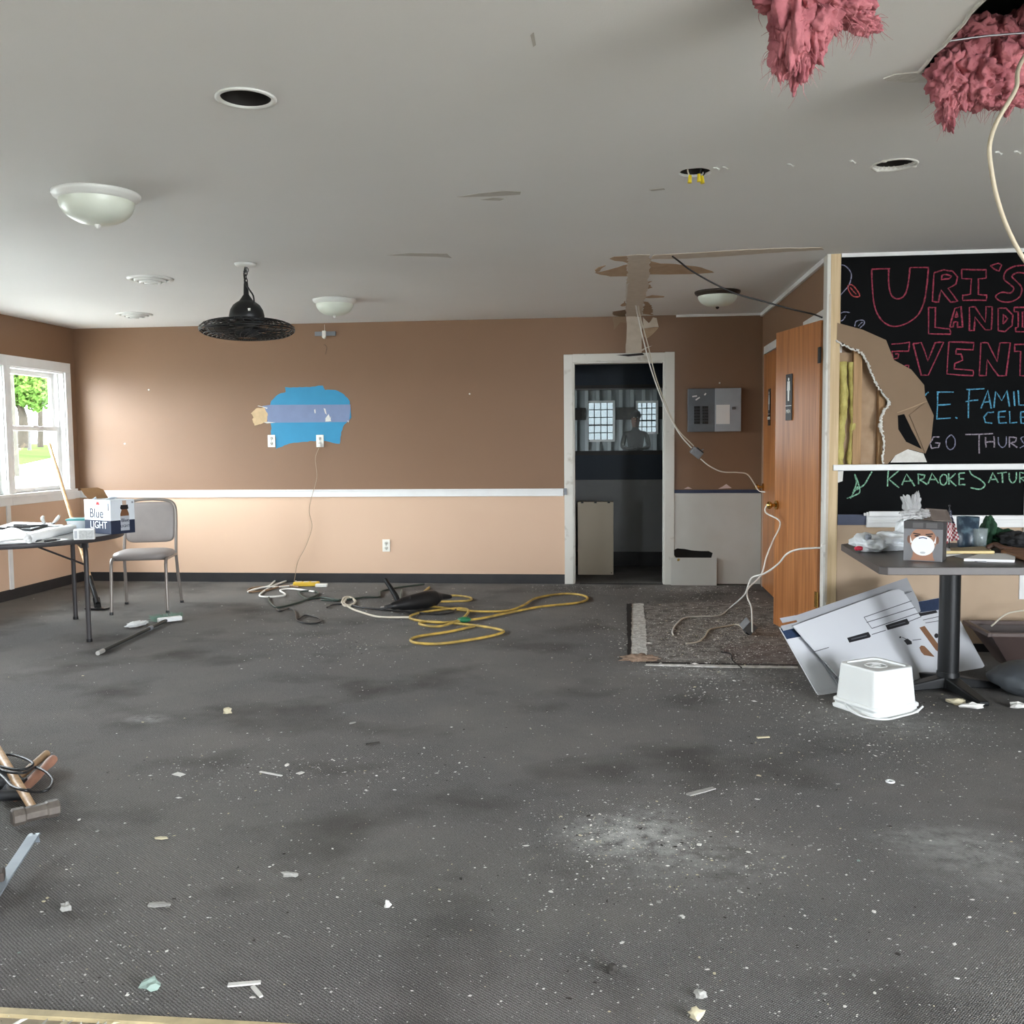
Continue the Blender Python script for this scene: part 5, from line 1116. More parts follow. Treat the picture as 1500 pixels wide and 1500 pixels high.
# ================================================================== TRENCH WHERE A WALL STOOD (floor scars)
zf = lambda x, y, z=.0: Fl(900+x/5, 870+y/5, z)
TRN = FLOOR
def fpoly(name, pts, m_, h=.004, amp=.004, seed=1, z0=.0005):
    P = [zf(x, y) for x, y in pts]; Q = jag([(p.x, p.y) for p in P], amp, .05, seed)
    return MB().prism([Vector((q.x, q.y, z0)) for q in Q], (0, 0, h)).build(name, m_, TRN)
M_SUBFL = mat('dusty_subfloor', (176, 173, 166), .9, var=.9, vs=24., col2=(226, 225, 220), bump=.5, bs=60)
M_OLDCAR = mat('scraped_subfloor', (98, 93, 89), .9, var=.8, vs=14., col2=(160, 156, 150), det=8., bump=.4, bs=80)
M_OLDCAR2 = mat('glue_residue', (98, 82, 80), .9, var=.9, vs=11., col2=(140, 134, 128), det=8.)
fpoly('exposed_subfloor', ((215, 80), (560, 62), (1190, 60), (1340, 520), (880, 515), (250, 500)), M_OLDCAR, .0012, .02, 21)
fpoly('glue_patch', ((800, 380), (1080, 370), (1290, 380), (1340, 510), (900, 508)), M_OLDCAR2, .0018, .05, 22)
fpoly('plaster_strip', ((125, 75), (210, 70), (228, 200), (238, 450), (120, 455)), M_SUBFL, .003, .006, 23)
fpoly('cut_carpet_edge', ((88, 78), (125, 75), (120, 455), (100, 480)), M_DARKHOLE, .006, .004, 24)
fpoly('cut_carpet_edge', ((230, 500), (880, 512), (1345, 520), (1345, 536), (880, 528), (230, 515)), M_DARKHOLE, .003, .004, 25)
fpoly('plaster_strip', ((230, 516), (880, 528), (1345, 536), (1345, 546), (880, 542), (230, 526)), M_SUBFL, .005, .004, 26)
b = MB(); q = zf(178, 485); b.blob(q+Vector((0, 0, .012)), (.095, .05, .02), 4, .7, 2.5, 2.); b.build('broken_mortar', mat('brown_mortar', (150, 126, 106), .9, var=.5, vs=30.), label='brown lump of broken mortar at the end of the floor strip', cat='rubble')
b = MB(); w = [zf(*p, .005) for p in ((780, 425), (830, 430), (858, 450), (860, 480), (890, 510), (930, 540))]
b.tube(cat(w, 6), .004, 6); b.build('loose_wire', M_DARKHOLE, label='short dark wire lying across the scraped floor strip', cat='wire')

# ================================================================== PEDESTAL TABLE GROUP
TZ2 = .75
e0, e1 = Fl(1232, 797, TZ2), Fl(1290, 831, TZ2)
cx_, cy_ = 1.733, 5.19
t = thing('pedestal_table', 'dark pedestal table with black column and cross foot under chalkboard', 'table', (cx_, cy_, 0))
P = [Vector((e1.x, e1.y, TZ2-.035)), Vector((e1.x+1.15, e1.y+.03, TZ2-.035)), Vector((e1.x+1.2, e0.y+.2, TZ2-.035)), Vector((e0.x, e0.y+.02, TZ2-.035))]
P = [Vector((e1.x+.03, e1.y, TZ2-.035)), Vector((e1.x+1.0, e1.y+.03, TZ2-.035)), Vector((e1.x+1.2, e1.y+.25, TZ2-.035)), Vector((e1.x+1.2, e0.y+.1, TZ2-.035)), Vector((e0.x+.05, e0.y+.05, TZ2-.035)), Vector((e0.x, e0.y, TZ2-.035)), Vector((e1.x, e1.y+.03, TZ2-.035))]
MB().prism(P, (0, 0, .035)).build('table_top', M_TOP2, t, bev=.003)
MB().cyl((cx_, cy_, .04), (cx_, cy_, TZ2-.05), .052, n=24).build('column', M_BLKMET, t)
MB().bb((cx_-.25, cy_-.04, TZ2-.055), (cx_+.25, cy_+.04, TZ2-.036)).bb((cx_-.04, cy_-.25, TZ2-.055), (cx_+.04, cy_+.25, TZ2-.036)).build('top_spider', M_BLKMET, t)
aa = math.atan2(Fl(1443, 1035).y-cy_, Fl(1443, 1035).x-cx_)
for k in range(4):
    a = aa+k*math.pi/2; d = Vector((math.cos(a), math.sin(a), 0)); s_ = Vector((-d.y, d.x, 0)); o_ = Vector((cx_, cy_, 0)); b = MB()
    ln = .32
    vs = [o_+s_*.04+Vector((0, 0, .02)), o_-s_*.04+Vector((0, 0, .02)), o_-s_*.04+Vector((0, 0, .085)), o_+s_*.04+Vector((0, 0, .085)),
          o_+d*ln+s_*.028, o_+d*ln-s_*.028, o_+d*ln-s_*.026+Vector((0, 0, .022)), o_+d*ln+s_*.026+Vector((0, 0, .022))]
    b.add(vs, [(0, 1, 2, 3), (4, 7, 6, 5), (0, 3, 7, 4), (1, 5, 6, 2), (3, 2, 6, 7), (0, 4, 5, 1)]); b.build('foot', M_BLKMET, t, bev=.008)
MB().cyl((cx_, cy_, .02), (cx_, cy_, .1), .062, .056, n=24).build('base_hub', M_BLKMET, t)
TT2 = TZ2+.001
def on2(x, y, h=0.): return Fl(x, y, TT2+h)
# mask box
f0, f1 = on2(1324, 822), on2(1377, 821.5); Yb = f0.y; px_m = (f1-f0).length
wM = (f1-f0).length; hM = Bk(1324, 764, Yb).z-TT2
t = thing('respirator_box', 'grey respirator box printed with a masked face on pedestal table', 'box', ((f0.x+f1.x)/2, Yb, TT2), math.radians(-25))
M_BX = mat('box_grey', (122, 122, 124), .55); M_BXD = mat('box_dark', (70, 68, 68), .55)
hw = wM/2
b = MB(); b.m(0).bb((-hw, 0, 0), (hw, .13, hM)); b.build('body', [M_BX], t, local=True, bev=.001)
MB().bb((hw, .001, .001), (hw+.001, .129, hM)).build('side_panel', M_BXD, t, local=True)
MB().bb((-hw, -.001, hM-.035), (hw, 0, hM)).build('header_band', M_BXD, t, local=True)
for x0_, x1_ in ((-.045, .0), (.012, .06)): MB().bb((x0_, -.0016, hM-.03), (x1_, -.001, hM-.006)).build('header_block', mat('box_mid', (94, 92, 92), .5), t, local=True)
def ell(cx, cz, rx, rz, n=28, a0=0., a1=2*math.pi): return [(cx+rx*math.cos(a0+(a1-a0)*i/n), cz+rz*math.sin(a0+(a1-a0)*i/n)) for i in range(n)]
def fp(pts, m_, nm, d): MB().prism([(p[0], -.001-d, p[1]) for p in pts], (0, .0012, 0)).build(nm, m_, t, local=True)
SK = mat('printed_skin', (168, 124, 100), .6, var=.3, vs=25.); SKD = mat('printed_skin_shadow', (120, 84, 66), .6); HRM = mat('printed_hair', (46, 36, 32), .6)
hm = hM-.04
fp([(-.052, .004), (.052, .004), (.044, .022), (.038, .075), (-.038, .075), (-.044, .022)], SK, 'printed_neck', .0004)
fp([(x_, min(z_, hM-.036)) for x_, z_ in ell(0, .095, .058, .062)], SK, 'printed_head', .0006)
for s_ in (-1, 1):
    fp(ell(s_*.060, .100, .008, .018, 14), SKD, 'printed_ear', .0002)
    fp([(s_*.010, .126), (s_*.040, .131), (s_*.044, .126), (s_*.012, .121)], HRM, 'printed_brow', .0012)
    fp(ell(s_*.027, .117, .011, .004, 14), HRM, 'printed_eye', .0012)
fp([(-.056, .118), (-.048, .092), (-.044, .086), (-.054, .084)], M_PAPER, 'printed_strap', .0012)
fp([(.056, .118), (.048, .092), (.044, .086), (.054, .084)], M_PAPER, 'printed_strap', .0012)
fp(ell(0, .072, .050, .046), M_PAPER, 'printed_mask', .0016)
fp(ell(0, .040, .012, .005, 14), mat('print_lightgrey', (188, 190, 194), .5), 'printed_valve', .0026)
MB().ribbon([(-.018, -.0032, .106), (0, -.0032, .110), (.018, -.0032, .106)], .005, (0, -1, 0), .0006).build('printed_nose_clip', mat('print_slate', (86, 92, 124), .5), t, local=True)
MB().prism([(-.02, .09, hM+.001), (.04, .01, hM+.004), (hw+.035, .03, hM+.0), (hw-.0, .13, hM+.045), (-.01, .13, hM+.05)], (0, 0, .003)).build('open_flap', mat('box_inside', (120, 108, 100), .8), t, local=True)
# clear wrap over it
def crumple(name, c, r, seed, m_, label, catg, amp=.5, fq=2.2, R=None, sub=4):
    b = MB(); b.blob(c, r, sub, amp, fq, seed, R); return b.build(name, m_, label=label, cat=catg)
M_FILM = mat('clear_film', (206, 206, 206), .12, alpha=.42, spec=.8, bump=1., bs=40.)
p = Bk(1338, 748, Yb+.06)
b = MB(); b.blob(p+Vector((.01, 0, -.015)), (.06, .04, .024), 5, .5, 2., 1., None, 1.5); b.blob(p+Vector((-.03, 0, .025)), (.02, .016, .05), 5, .6, 1.6, 2., Euler((0, -.35, 0)).to_matrix(), 1.5); b.blob(p+Vector((.012, 0, .035)), (.018, .014, .052), 5, .6, 1.6, 3., Euler((0, .1, 0)).to_matrix(), 1.5)
b.build('plastic_wrap', M_FILM, label='crumpled clear plastic film on top of the respirator box', cat='plastic wrap')
# plastic carrier bag
q0, q1 = on2(1258, 806), on2(1326, 808)
t = thing('plastic_bag', 'crumpled white plastic bag with red mark on pedestal table', 'bag', ((q0.x+q1.x)/2, q0.y, TT2))
M_BAG = mat('bag_white', (226, 230, 232), .35, bump=.6, bs=30.)
b = MB(); Yq = (q0.y+q1.y)/2
b.blob(Bk(1275, 796, Yq), (.085, .1, .05), 5, .45, 1.6, 4., None, 1.6); b.blob(Bk(1305, 793, Yq+.02), (.1, .09, .052), 5, .45, 1.7, 5., None, 1.6); b.blob(Bk(1322, 783, Yq+.05), (.045, .06, .09), 5, .4, 1.6, 6., Euler((0, .5, 0)).to_matrix(), 1.6)
for v in b.v: v.z = max(v.z, TT2+.002)
b.build('bag_body', M_BAG, t)
q = Bk(1259, 802, Yq-.1); MB().blob((q.x, Yq-.085, TT2+.022), (.02, .014, .012), 3, .3, 2, 1).build('red_print', mat('bag_red', (214, 52, 76), .5), t)
q = Bk(1273, 787, Yq-.09); MB().blob((q.x, Yq-.075, q.z), (.016, .012, .014), 3, .3, 2, 2).build('grey_print', mat('bag_grey', (150, 156, 166), .5), t)
# small flag
fb = on2(1392, 806); Yf = fb.y
t = thing('small_flag', 'little striped flag on a black stick standing behind the respirator box', 'flag', (fb.x, Yf, TT2))
MB().cyl((fb.x-.005, Yf, TT2), Bk(1391, 742, Yf), .003).build('stick', M_BLACK, t)
MB().blob(Bk(1391, 741, Yf), (.006, .006, .008), 2, 0).build('finial', M_BLACK, t)
FW, FH = 10, 13
gp = [[None]*(FH+1) for _ in range(FW+1)]
TLp, TRp, BLp, BRp = Bk(1391, 744, Yf), Bk(1394, 752, Yf), Bk(1380, 798, Yf), Bk(1404, 790, Yf)
for i in range(FW+1):
    for j in range(FH+1):
        s_, r_ = i/FW, j/FH
        gp[i][j] = TLp.lerp(TRp, s_).lerp(BLp.lerp(BRp, s_), r_) + Vector((0, .014*math.sin(s_*9+r_*3), 0))
b = MB(); vs = [gp[i][j] for i in range(FW+1) for j in range(FH+1)]; n0 = len(b.v); b.v += [Vector(v) for v in vs]
for i in range(FW):
    for j in range(FH):
        canton = j < 5
        b.f.append([i*(FH+1)+j, i*(FH+1)+j+1, (i+1)*(FH+1)+j+1, (i+1)*(FH+1)+j]); b.sm.append(True); b.mi.append(2 if canton else ((i+j) % 2))
o = b.build('cloth', [mat('flag_red', (150, 52, 62), .7), mat('flag_white', (214, 208, 206), .7), mat('flag_blue', (36, 40, 66), .7, var=1., vs=160., col2=(200, 200, 206), thr=(.56, .6))], t); s_ = o.modifiers.new('s', 'SOLIDIFY'); s_.thickness = .0015
# dark patterned tumbler
c = on2(1417, 801)
t = thing('tumbler', 'dark blue patterned drinking tumbler on pedestal table', 'cup', (c.x, c.y, TT2)); hT = Bk(1417, 757, c.y).z-TT2; rT = .055
MB().lathe([(0, 0), (rT*.86, 0), (rT*.88, .01), (rT, hT), (rT*.94, hT), (rT*.82, .02), (0, .02)], n=32).build('cup', mat('dark_blue_print', (38, 54, 70), .35, var=1., vs=22., col2=(92, 112, 124), thr=(.5, .65)), t, local=True)
# clear glass next to it
c = on2(1434, 803); hG = .1
t = thing('clear_glass', 'clear drinking glass between tumbler and green cap', 'glass', (c.x+.01, c.y+.03, TT2))
MB().lathe([(0, 0), (.034, 0), (.042, hG), (.039, hG), (.031, .008), (0, .008)], n=28).build('glass', mat('clear_tumbler', (200, 212, 214), .06, alpha=.35, spec=.8), t, local=True)
# green cap / cloth
c = on2(1460, 800); Yg = c.y+.02
t = thing('green_cloth', 'dark green crumpled cloth on pedestal table behind the papers', 'cloth', (c.x, Yg, TT2))
M_GCL = mat('green_fabric', (34, 74, 48), .85, var=.7, vs=18., col2=(20, 46, 32), bump=.3, bs=60)
b = MB(); b.blob(Bk(1446, 778, Yg), (.035, .05, .08), 5, .35, 1.6, 1., Euler((0, .15, 0)).to_matrix(), 1.5); b.blob(Bk(1460, 787, Yg), (.07, .06, .05), 5, .45, 1.7, 2., None, 1.5); b.blob(Bk(1440, 790, Yg), (.05, .05, .04), 5, .4, 1.7, 3., None, 1.5)
for v in b.v: v.z = max(v.z, TT2+.002)
b.build('folds', M_GCL, t)
c = on2(1490, 803); Yk = c.y+.02
b = MB(); b.blob(Bk(1490, 790, Yk), (.085, .07, .04), 5, .45, 1.7, 6., None, 1.4); b.blob(Bk(1516, 792, Yk), (.08, .07, .04), 5, .45, 1.7, 7., None, 1.4)
for v in b.v: v.z = max(v.z, TT2+.002)
b.build('black_jacket', mat('black_fabric', (34, 34, 36), .85, var=.5, vs=12., col2=(58, 58, 58)), label='black crumpled garment beside the green cloth at the table end', cat='clothing')
t = MB(); q = on2(1490, 806); q2 = on2(1452, 801)
t.tube(cat([on2(1446, 803, .012), on2(1458, 798, .03), on2(1470, 803, .02), on2(1485, 806, .012)], 6), .014, 10); t.build('leather_strap', mat('brown_leather', (96, 66, 50), .5, var=.4, vs=20.), label='brown leather strap in front of the green cloth', cat='strap')
P = [on2(1466, 812), on2(1512, 826), on2(1530, 815), on2(1480, 806)]
MB().prism([p+Vector((0, 0, .004)) for p in P], (0, 0, .016)).build('wooden_board', wood_mat('brown_board', (112, 76, 48), (146, 102, 66), 0, 1.), label='thin brown wooden board at the table end', cat='board')
# papers and folder
def sheet(nm, pts, h, m_, label, catg, dz=.0): return MB().prism([on2(x, y, dz) for x, y in pts], (0, 0, h)).build(nm, m_, label=label, cat=catg)
sheet('manila_folder', ((1378, 806), (1440, 803), (1452, 808), (1392, 813)), .010, mat('folder_tan', (166, 148, 116), .7), 'tan folder lying under the yellow dowel', 'folder')
MB().cyl(on2(1386, 809, .022), on2(1456, 809, .022), .0075, n=12).build('wooden_dowel', mat('yellow_wood', (228, 206, 148), .5), label='pale yellow wooden dowel lying across the folder', cat='dowel')
b = MB(); vs = []; 
for i in range(9):
    for j in range(5):
        p = on2(1378, 818).lerp(on2(1440, 808), i/8).lerp(on2(1376, 808).lerp(on2(1420, 805), i/8), j/4); p.z = TT2+.0015+.028*math.exp(-((i)/2.2)**2)*(j/4)+.003
        vs.append(p)
b.add(vs, [(i*5+j, i*5+j+1, i*5+j+6, i*5+j+5) for i in range(8) for j in range(4)], True); o = b.build('curled_paper', M_PAPER, label='white paper with a curled corner beside the respirator box', cat='paper'); s_ = o.modifiers.new('s', 'SOLIDIFY'); s_.thickness = .001
sheet('paper_stack', ((1412, 822), (1486, 824), (1488, 815), (1440, 813)), .012, M_PAPER, 'stack of white papers near the front table edge', 'paper')
sheet('grey_envelope', ((1398, 815), (1432, 823.5), (1446, 824), (1420, 812)), .003, mat('grey_paper', (170, 172, 178), .6), 'grey envelope partly under the white paper stack', 'envelope')
# white plastic trim strips lying on the board ledge
p0, p1 = Bk(1266, 764, DB-.06), Bk(1327, 761, DB-.06)
for k in range(3): MB().bb((p0.x+.012*k, DB-.042-.014*k-.012, .846-.0), (p1.x+.05, DB-.042-.014*k, .862+.006*k)).build('trim_offcut', M_WHITE, label='white trim offcut lying on the chalkboard ledge behind the bag', cat='trim strip', group='trim offcuts on the ledge')

# flattened cartons leaning under the table
Ab = Fl(1201, 1018); Bb = Fl(1442, 977); eb = (Bb-Ab).normalized(); nb = Vector((-eb.y, eb.x, 0)); wb = (nb*.63+Vector((0, 0, .777))).normalized(); NB = eb.cross(wb).normalized()
if NB.dot(CAM-Ab) < 0: NB = -NB
zp = lambda x, y: (1120+x/3.947, 680+y/3.947)
def on_panel(pts, offd): return [Pn(*zp(x, y), Ab+NB*offd, NB) for x, y in pts]
def clampz(ps):
    for p in ps: p.z = max(p.z, .001)
    return ps
M_NB = mat('carton_navy_band', (40, 58, 88), .55, var=.5, vs=60., col2=(26, 38, 60)); M_LN = mat('print_line_grey', (92, 94, 100), .6); M_INK = mat('print_black', (34, 34, 38), .6); M_BRN = mat('exposed_cardboard', (138, 98, 70), .8, var=.3, vs=12.)
t = thing('flattened_carton', 'back flattened white carton with navy band and rounded corner leaning under table', 'carton', (Ab.x, Ab.y, 0))
MB().prism(clampz(on_panel(((88, 945), (1020, 770), (1100, 845), (1272, 1165), (1262, 1185), (1240, 1192), (345, 1345), (312, 1335), (295, 1310)), 0.)), NB*-.006).build('sheet', M_CARTON, t)
MB().prism(on_panel(((92, 950), (220, 925), (240, 990), (128, 1012)), .0008), NB*.0006).build('navy_band', M_NB, t)
MB().prism(on_panel(((700, 830), (1020, 772), (1030, 838), (720, 885)), .0008), NB*.0006).build('navy_band', M_NB, t)
MB().prism(on_panel(ell(325, 1322, 13, 9, 12), .0008), NB*.0008).build('punched_hole', M_INK, t)
b = MB()
for a in (((930, 918), (1012, 905)), ((1100, 1000), (1160, 972)), ((900, 905), (1010, 880))): b.ribbon(on_panel(a, .001), .004, NB, .0006)
b.build('printed_rule', M_LN, t)
MB().prism(on_panel(((890, 862), (990, 845), (1000, 858), (900, 880)), .001), NB*.0006).build('handle_slot', M_INK, t)
MB().prism(on_panel(ell(993, 992, 12, 14, 12), .001), NB*.0006).build('punched_hole', M_INK, t)
t = thing('flattened_carton', 'middle grey flattened carton sheet between the two printed cartons', 'carton', (Ab.x+.2, Ab.y+.2, .001))
MB().prism(clampz(on_panel(((168, 880), (820, 658), (885, 790), (900, 850), (520, 1250), (430, 1290)), .012)), NB*.004).build('sheet', mat('card_grey', (172, 174, 178), .6), t)
MB().ribbon(on_panel(((95, 905), (180, 888), (200, 925), (100, 950)), .02), .03, NB, .002).build('torn_end', mat('card_grey', (172, 174, 178)), t)
t = thing('flattened_carton', 'front flattened white carton with printed pictograms and handle slots', 'carton', (Ab.x+.15, Ab.y+.1, .001))
FD = .03
MB().prism(clampz(on_panel(((160, 938), (740, 728), (772, 724), (800, 738), (1035, 1085), (1085, 1200), (1000, 1240), (500, 1322)), FD)), NB*.005).build('sheet', M_CARTON, t)
E_ = FD+.0055
b = MB()
for a in (((285, 1085), (470, 1030)), ((620, 985), (700, 960)), ((835, 910), (905, 882)), ((575, 885), (850, 790)), ((590, 915), (870, 828)), ((620, 950), (905, 855)), ((575, 885), (620, 950)), ((795, 1000), (820, 1012)), ((855, 1018), (905, 1012)), ((810, 750), (850, 735))): b.ribbon(on_panel(a, E_), .0042, NB, .0006)
b.build('printed_rule', M_LN, t)
for c0_, c1_ in (((480, 1018), (612, 985)), ((702, 945), (835, 908))):
    a, c = [Vector((*q, 0)) for q in (c0_, c1_)]; dv = (c-a).normalized(); nv = Vector((-dv.y, dv.x, 0))
    s_ = MB().prism(on_panel([tuple((a+nv*16+dv*6).xy), tuple((a-nv*14).xy), tuple((c-nv*18-dv*8).xy), tuple((c+nv*10).xy), tuple((c+nv*16-dv*8).xy)], E_), NB*.0006).build('handle_slot', M_INK, t)
    MB().ribbon(on_panel((tuple((a+dv*22).xy), tuple((c-dv*22).xy)), E_+.0008), .006, NB, .0006).build('slot_tab', M_LN, s_)
MB().prism(on_panel(((895, 945), (925, 935), (1010, 1050), (1030, 1100), (990, 1075)), E_), NB*.0006).build('brown_tape', M_BRN, t)
MB().prism(on_panel(((895, 1060), (905, 1048), (925, 1052), (980, 1110), (985, 1128), (965, 1138), (940, 1125), (905, 1085)), E_), NB*.0006).build('hand_hole', M_BRN, t)
b = MB()   # assembly pictograms
def pk(pts): b.ribbon(on_panel(pts, E_), .003, NB, .0006)
for ox, oy, s_ in ((410, 1150, 1.), (515, 1135, .8), (630, 1110, 1.1), (455, 1230, .9), (680, 1165, .8)):
    pk(((ox-40*s_, oy-5), (ox+35*s_, oy-28*s_), (ox+45*s_, oy+5), (ox-30*s_, oy+30*s_), (ox-40*s_, oy-5))); pk(((ox-20*s_, oy+8), (ox+15*s_, oy-3))); pk(((ox-38*s_, oy-5), (ox-50*s_, oy+12*s_))); pk(((ox, oy-16*s_), (ox+12*s_, oy+18*s_)))
pk(((490, 1090), (502, 1098))); pk(((575, 1088), (585, 1080))); pk(((655, 1100), (668, 1112)))
b.build('assembly_pictogram', M_LN, t)
MB().prism(on_panel(((805, 1020), (825, 1008), (850, 1025), (852, 1040), (825, 1045)), E_), NB*.0006).build('house_pictogram', M_INK, t)
MB().prism(on_panel(((778, 998), (788, 995), (790, 1004), (780, 1006)), E_), NB*.0006).build('house_pictogram', M_INK, t)

# upside-down square bucket
bl, br_, bf = Fl(1243, 1044), Fl(1338, 1040), Fl(1290, 1053)
bc = Vector((1.265, 4.80, 0))
t = thing('plastic_bucket', 'white square plastic bucket turned upside down on the carpet', 'bucket', bc, math.radians(32))
hB = .222; wB, wT = .136, .122
def rsq(w, z, r=.03, n=5):
    out = []
    for sx, sy_, a0 in ((1, 1, 0), (-1, 1, 90), (-1, -1, 180), (1, -1, 270)):
        for i in range(n+1):
            a = math.radians(a0+90*i/n); out.append(Vector((sx*(w-r)+r*math.cos(a), sy_*(w-r)+r*math.sin(a), z)))
    return out
def loft(b, rings, cap0=True, cap1=True, smooth=True):
    n = len(rings[0]); vs = [v for r in rings for v in r]; fs = [(k*n+i, k*n+(i+1) % n, (k+1)*n+(i+1) % n, (k+1)*n+i) for k in range(len(rings)-1) for i in range(n)]
    b.add(vs, fs, smooth)
    if cap0: b.add(rings[0], [tuple(range(n-1, -1, -1))])
    if cap1: b.add(rings[-1], [tuple(range(n))])
    return b
loft(MB(), [rsq(wB, .05), rsq(wT+.002, hB-.01), rsq(wT, hB-.002), rsq(wT-.004, hB), rsq(wT-.018, hB), rsq(wT-.02, hB-.008)], False, True, False).build('body', M_BUCK, t, local=True)
loft(MB(), [rsq(wB+.012, .0), rsq(wB+.014, .012), rsq(wB+.006, .016), rsq(wB+.006, .03), rsq(wB+.011, .032), rsq(wB+.011, .044), rsq(wB+.002, .05)]).build('rim', M_BUCK, t, local=True)
MB().tube([(.05*math.cos(a), .05*math.sin(a), hB-.007) for a in [2*math.pi*i/32 for i in range(32)]], .003, 6, True).build('bottom_ring', M_BUCK, t, local=True)
MB().tube([(.022*math.cos(a), .022*math.sin(a), hB-.007) for a in [2*math.pi*i/24 for i in range(24)]], .003, 6, True).build('bottom_ring', M_BUCK, t, local=True)
hp_ = [(-wB-.008, .0, .04)]+[(-wB-.02+.0*a, -(wB+.03)*1., .03) for a in (0,)]
hpts = [(-wB-.014, .05, .03), (-wB-.05, -.02, .02), (-wB-.04, -.1, .008), (-wB+.02, -wB-.035, .006), (.0, -wB-.03, .006), (.09, -wB-.028, .012), (wB+.01, -wB-.02, .03)]
MB().tube(cat(hpts, 6), .005, 8).build('bail_handle', M_BUCK, t, local=True)

# dark trough and grey object under the table end
q = Fl(1500, 985)
t = thing('plastic_trough', 'dark brown plastic trough on the floor against the tan wall', 'trough', (2.5, 5.78, 0))
loft(MB(), [[Vector((x*.8, y*.8, .0)) for x, y in ((-.32, -.12), (.42, -.12), (.42, .16), (-.32, .16))], [Vector((x, y, .21)) for x, y in ((-.40, -.17), (.5, -.17), (.5, .2), (-.40, .2))]], True, False, False).build('tub', mat('brown_plastic', (70, 56, 52), .5), t, local=True)
MB().bb((-.41, -.185, .20), (.51, -.165, .225)).bb((-.41, .195, .20), (.51, .215, .225)).bb((-.425, -.185, .20), (-.395, .215, .225)).bb((.495, -.185, .20), (.525, .215, .225)).build('rim', mat('brown_plastic_light', (88, 72, 66), .5), t, local=True, bev=.005)
MB().tube(cat([(-.3, .1, .21), (-.2, .1, .29), (-.02, .08, .31), (.03, .06, .26), (.04, .0, .22)], 6), .005, 8).build('handle_cord', M_CABLE, t, local=True)
b = MB(); q = Fl(1505, 1035); b.blob((q.x+.12, q.y+.25, .08), (.2, .2, .085), 4, .12, 1.5, 2.); 
for v in b.v: v.z = max(v.z, .0)
b.build('grey_sack', mat('dark_grey_sack', (74, 78, 82), .6), label='rounded dark grey bag on the floor at the table foot', cat='bag')

# ================================================================== HAMMERS AND PRY BAR, LEFT FOREGROUND
h0, h1 = Fl(16, 1200, .05), Fl(87, 1183, .05)
dh = (h1-h0); dh.z = 0; hl = .135; dh.normalize()
hc = Fl(52, 1190, .038); hc0 = Vector((hc.x, hc.y, 0))
t = thing('sledgehammer', 'sledgehammer with grey steel head and pale wooden handle on carpet', 'sledgehammer', hc0)
pd = Vector((-dh.y, dh.x, 0)); Rh = Matrix((dh, pd, Vector((0, 0, 1)))).transposed()
b = MB(); 
rings = []
for s_, k in ((-1., .8), (-.94, 1.), (-.5, 1.), (-.42, .86), (.42, .86), (.5, 1.), (.94, 1.), (1., .8)):
    rings.append([hc+dh*(hl/2*1.15*s_)+pd*(.031*k*math.cos(a))+Vector((0, 0, .031*k*math.sin(a))) for a in [math.pi/8+2*math.pi*i/8 for i in range(8)]])
loft(b, rings, smooth=False); b.build('head', mat('worn_steel_head', (112, 104, 96), .55, metal=.3, var=.6, vs=30., col2=(78, 70, 64)), t)
hend = Fl(-40, 1040, .16)
MB().tube([hc, hc.lerp(hend, .15), hc.lerp(hend, .5), hend], [.015, .016, .0175, .017], 12).build('handle', M_WOODH, t)
a, c = Fl(78, 1112, .045), Fl(22, 1168, .02)
t = thing('hammer', 'short-handled hammer with pinkish wooden grip crossing the sledgehammer', 'hammer', ((a.x+c.x)/2, (a.y+c.y)/2, 0))
MB().tube(cat([a, a.lerp(c, .35), c], 6), [.018+.002*math.sin(i) for i in range(13)], 12).build('handle', mat('pink_brown_wood', (168, 122, 100), .5, var=.4, vs=18.), t)
d_ = (c-a); d_.z = 0; d_.normalize(); s_ = Vector((-d_.y, d_.x, 0))
MB().cyl(c-s_*.05+Vector((0, 0, .01)), c+s_*.05+Vector((0, 0, .01)), .022, n=10).build('head', M_DKGREY, t)
a, c = Fl(66, 1111, .05), Fl(10, 1160, .03)
t = thing('mallet', 'second tan wooden handle lying behind the pinkish one', 'mallet', ((a.x+c.x)/2-.02, (a.y+c.y)/2+.04, 0))
a += Vector((-.03, .06, 0)); c += Vector((-.03, .06, 0))
MB().tube(cat([a, a.lerp(c, .4), c], 6), .015, 12).build('handle', mat('tan_wood', (172, 142, 108), .5, var=.4, vs=18.), t)
MB().cyl(c-s_*.06, c+s_*.06, .028, n=12).build('head', M_BLACK, t)
b = MB(); rnd = random.Random(8); w = []
for p in ((-6, 1108), (20, 1106), (48, 1118), (30, 1128), (-5, 1122), (8, 1130), (35, 1132), (50, 1124), (66, 1130), (77, 1142), (72, 1155), (58, 1160), (38, 1158), (18, 1152), (6, 1140), (-8, 1128)):
    w.append(Fl(p[0], p[1], .10 if p[0] < 50 else .06))
b.tube(cat(w, 8), .0055, 8); b.build('black_tool_cord', M_BLACK, label='black cord looped over the hammer handles', cat='cord')
b = MB(); q = Fl(-4, 1150, .04); t = thing('angle_grinder', 'dark power tool mostly hidden behind the sledgehammer', 'power tool', (q.x, q.y, 0))
MB().blob((q.x-.02, q.y+.03, .045), (.1, .05, .045), 4, .15, 2., 3.).build('body', M_DKGREY, t)
MB().cyl((q.x+.05, q.y+.0, .02), (q.x+.09, q.y-.03, .05), .028, n=16).build('gear_head', M_GALV, t)
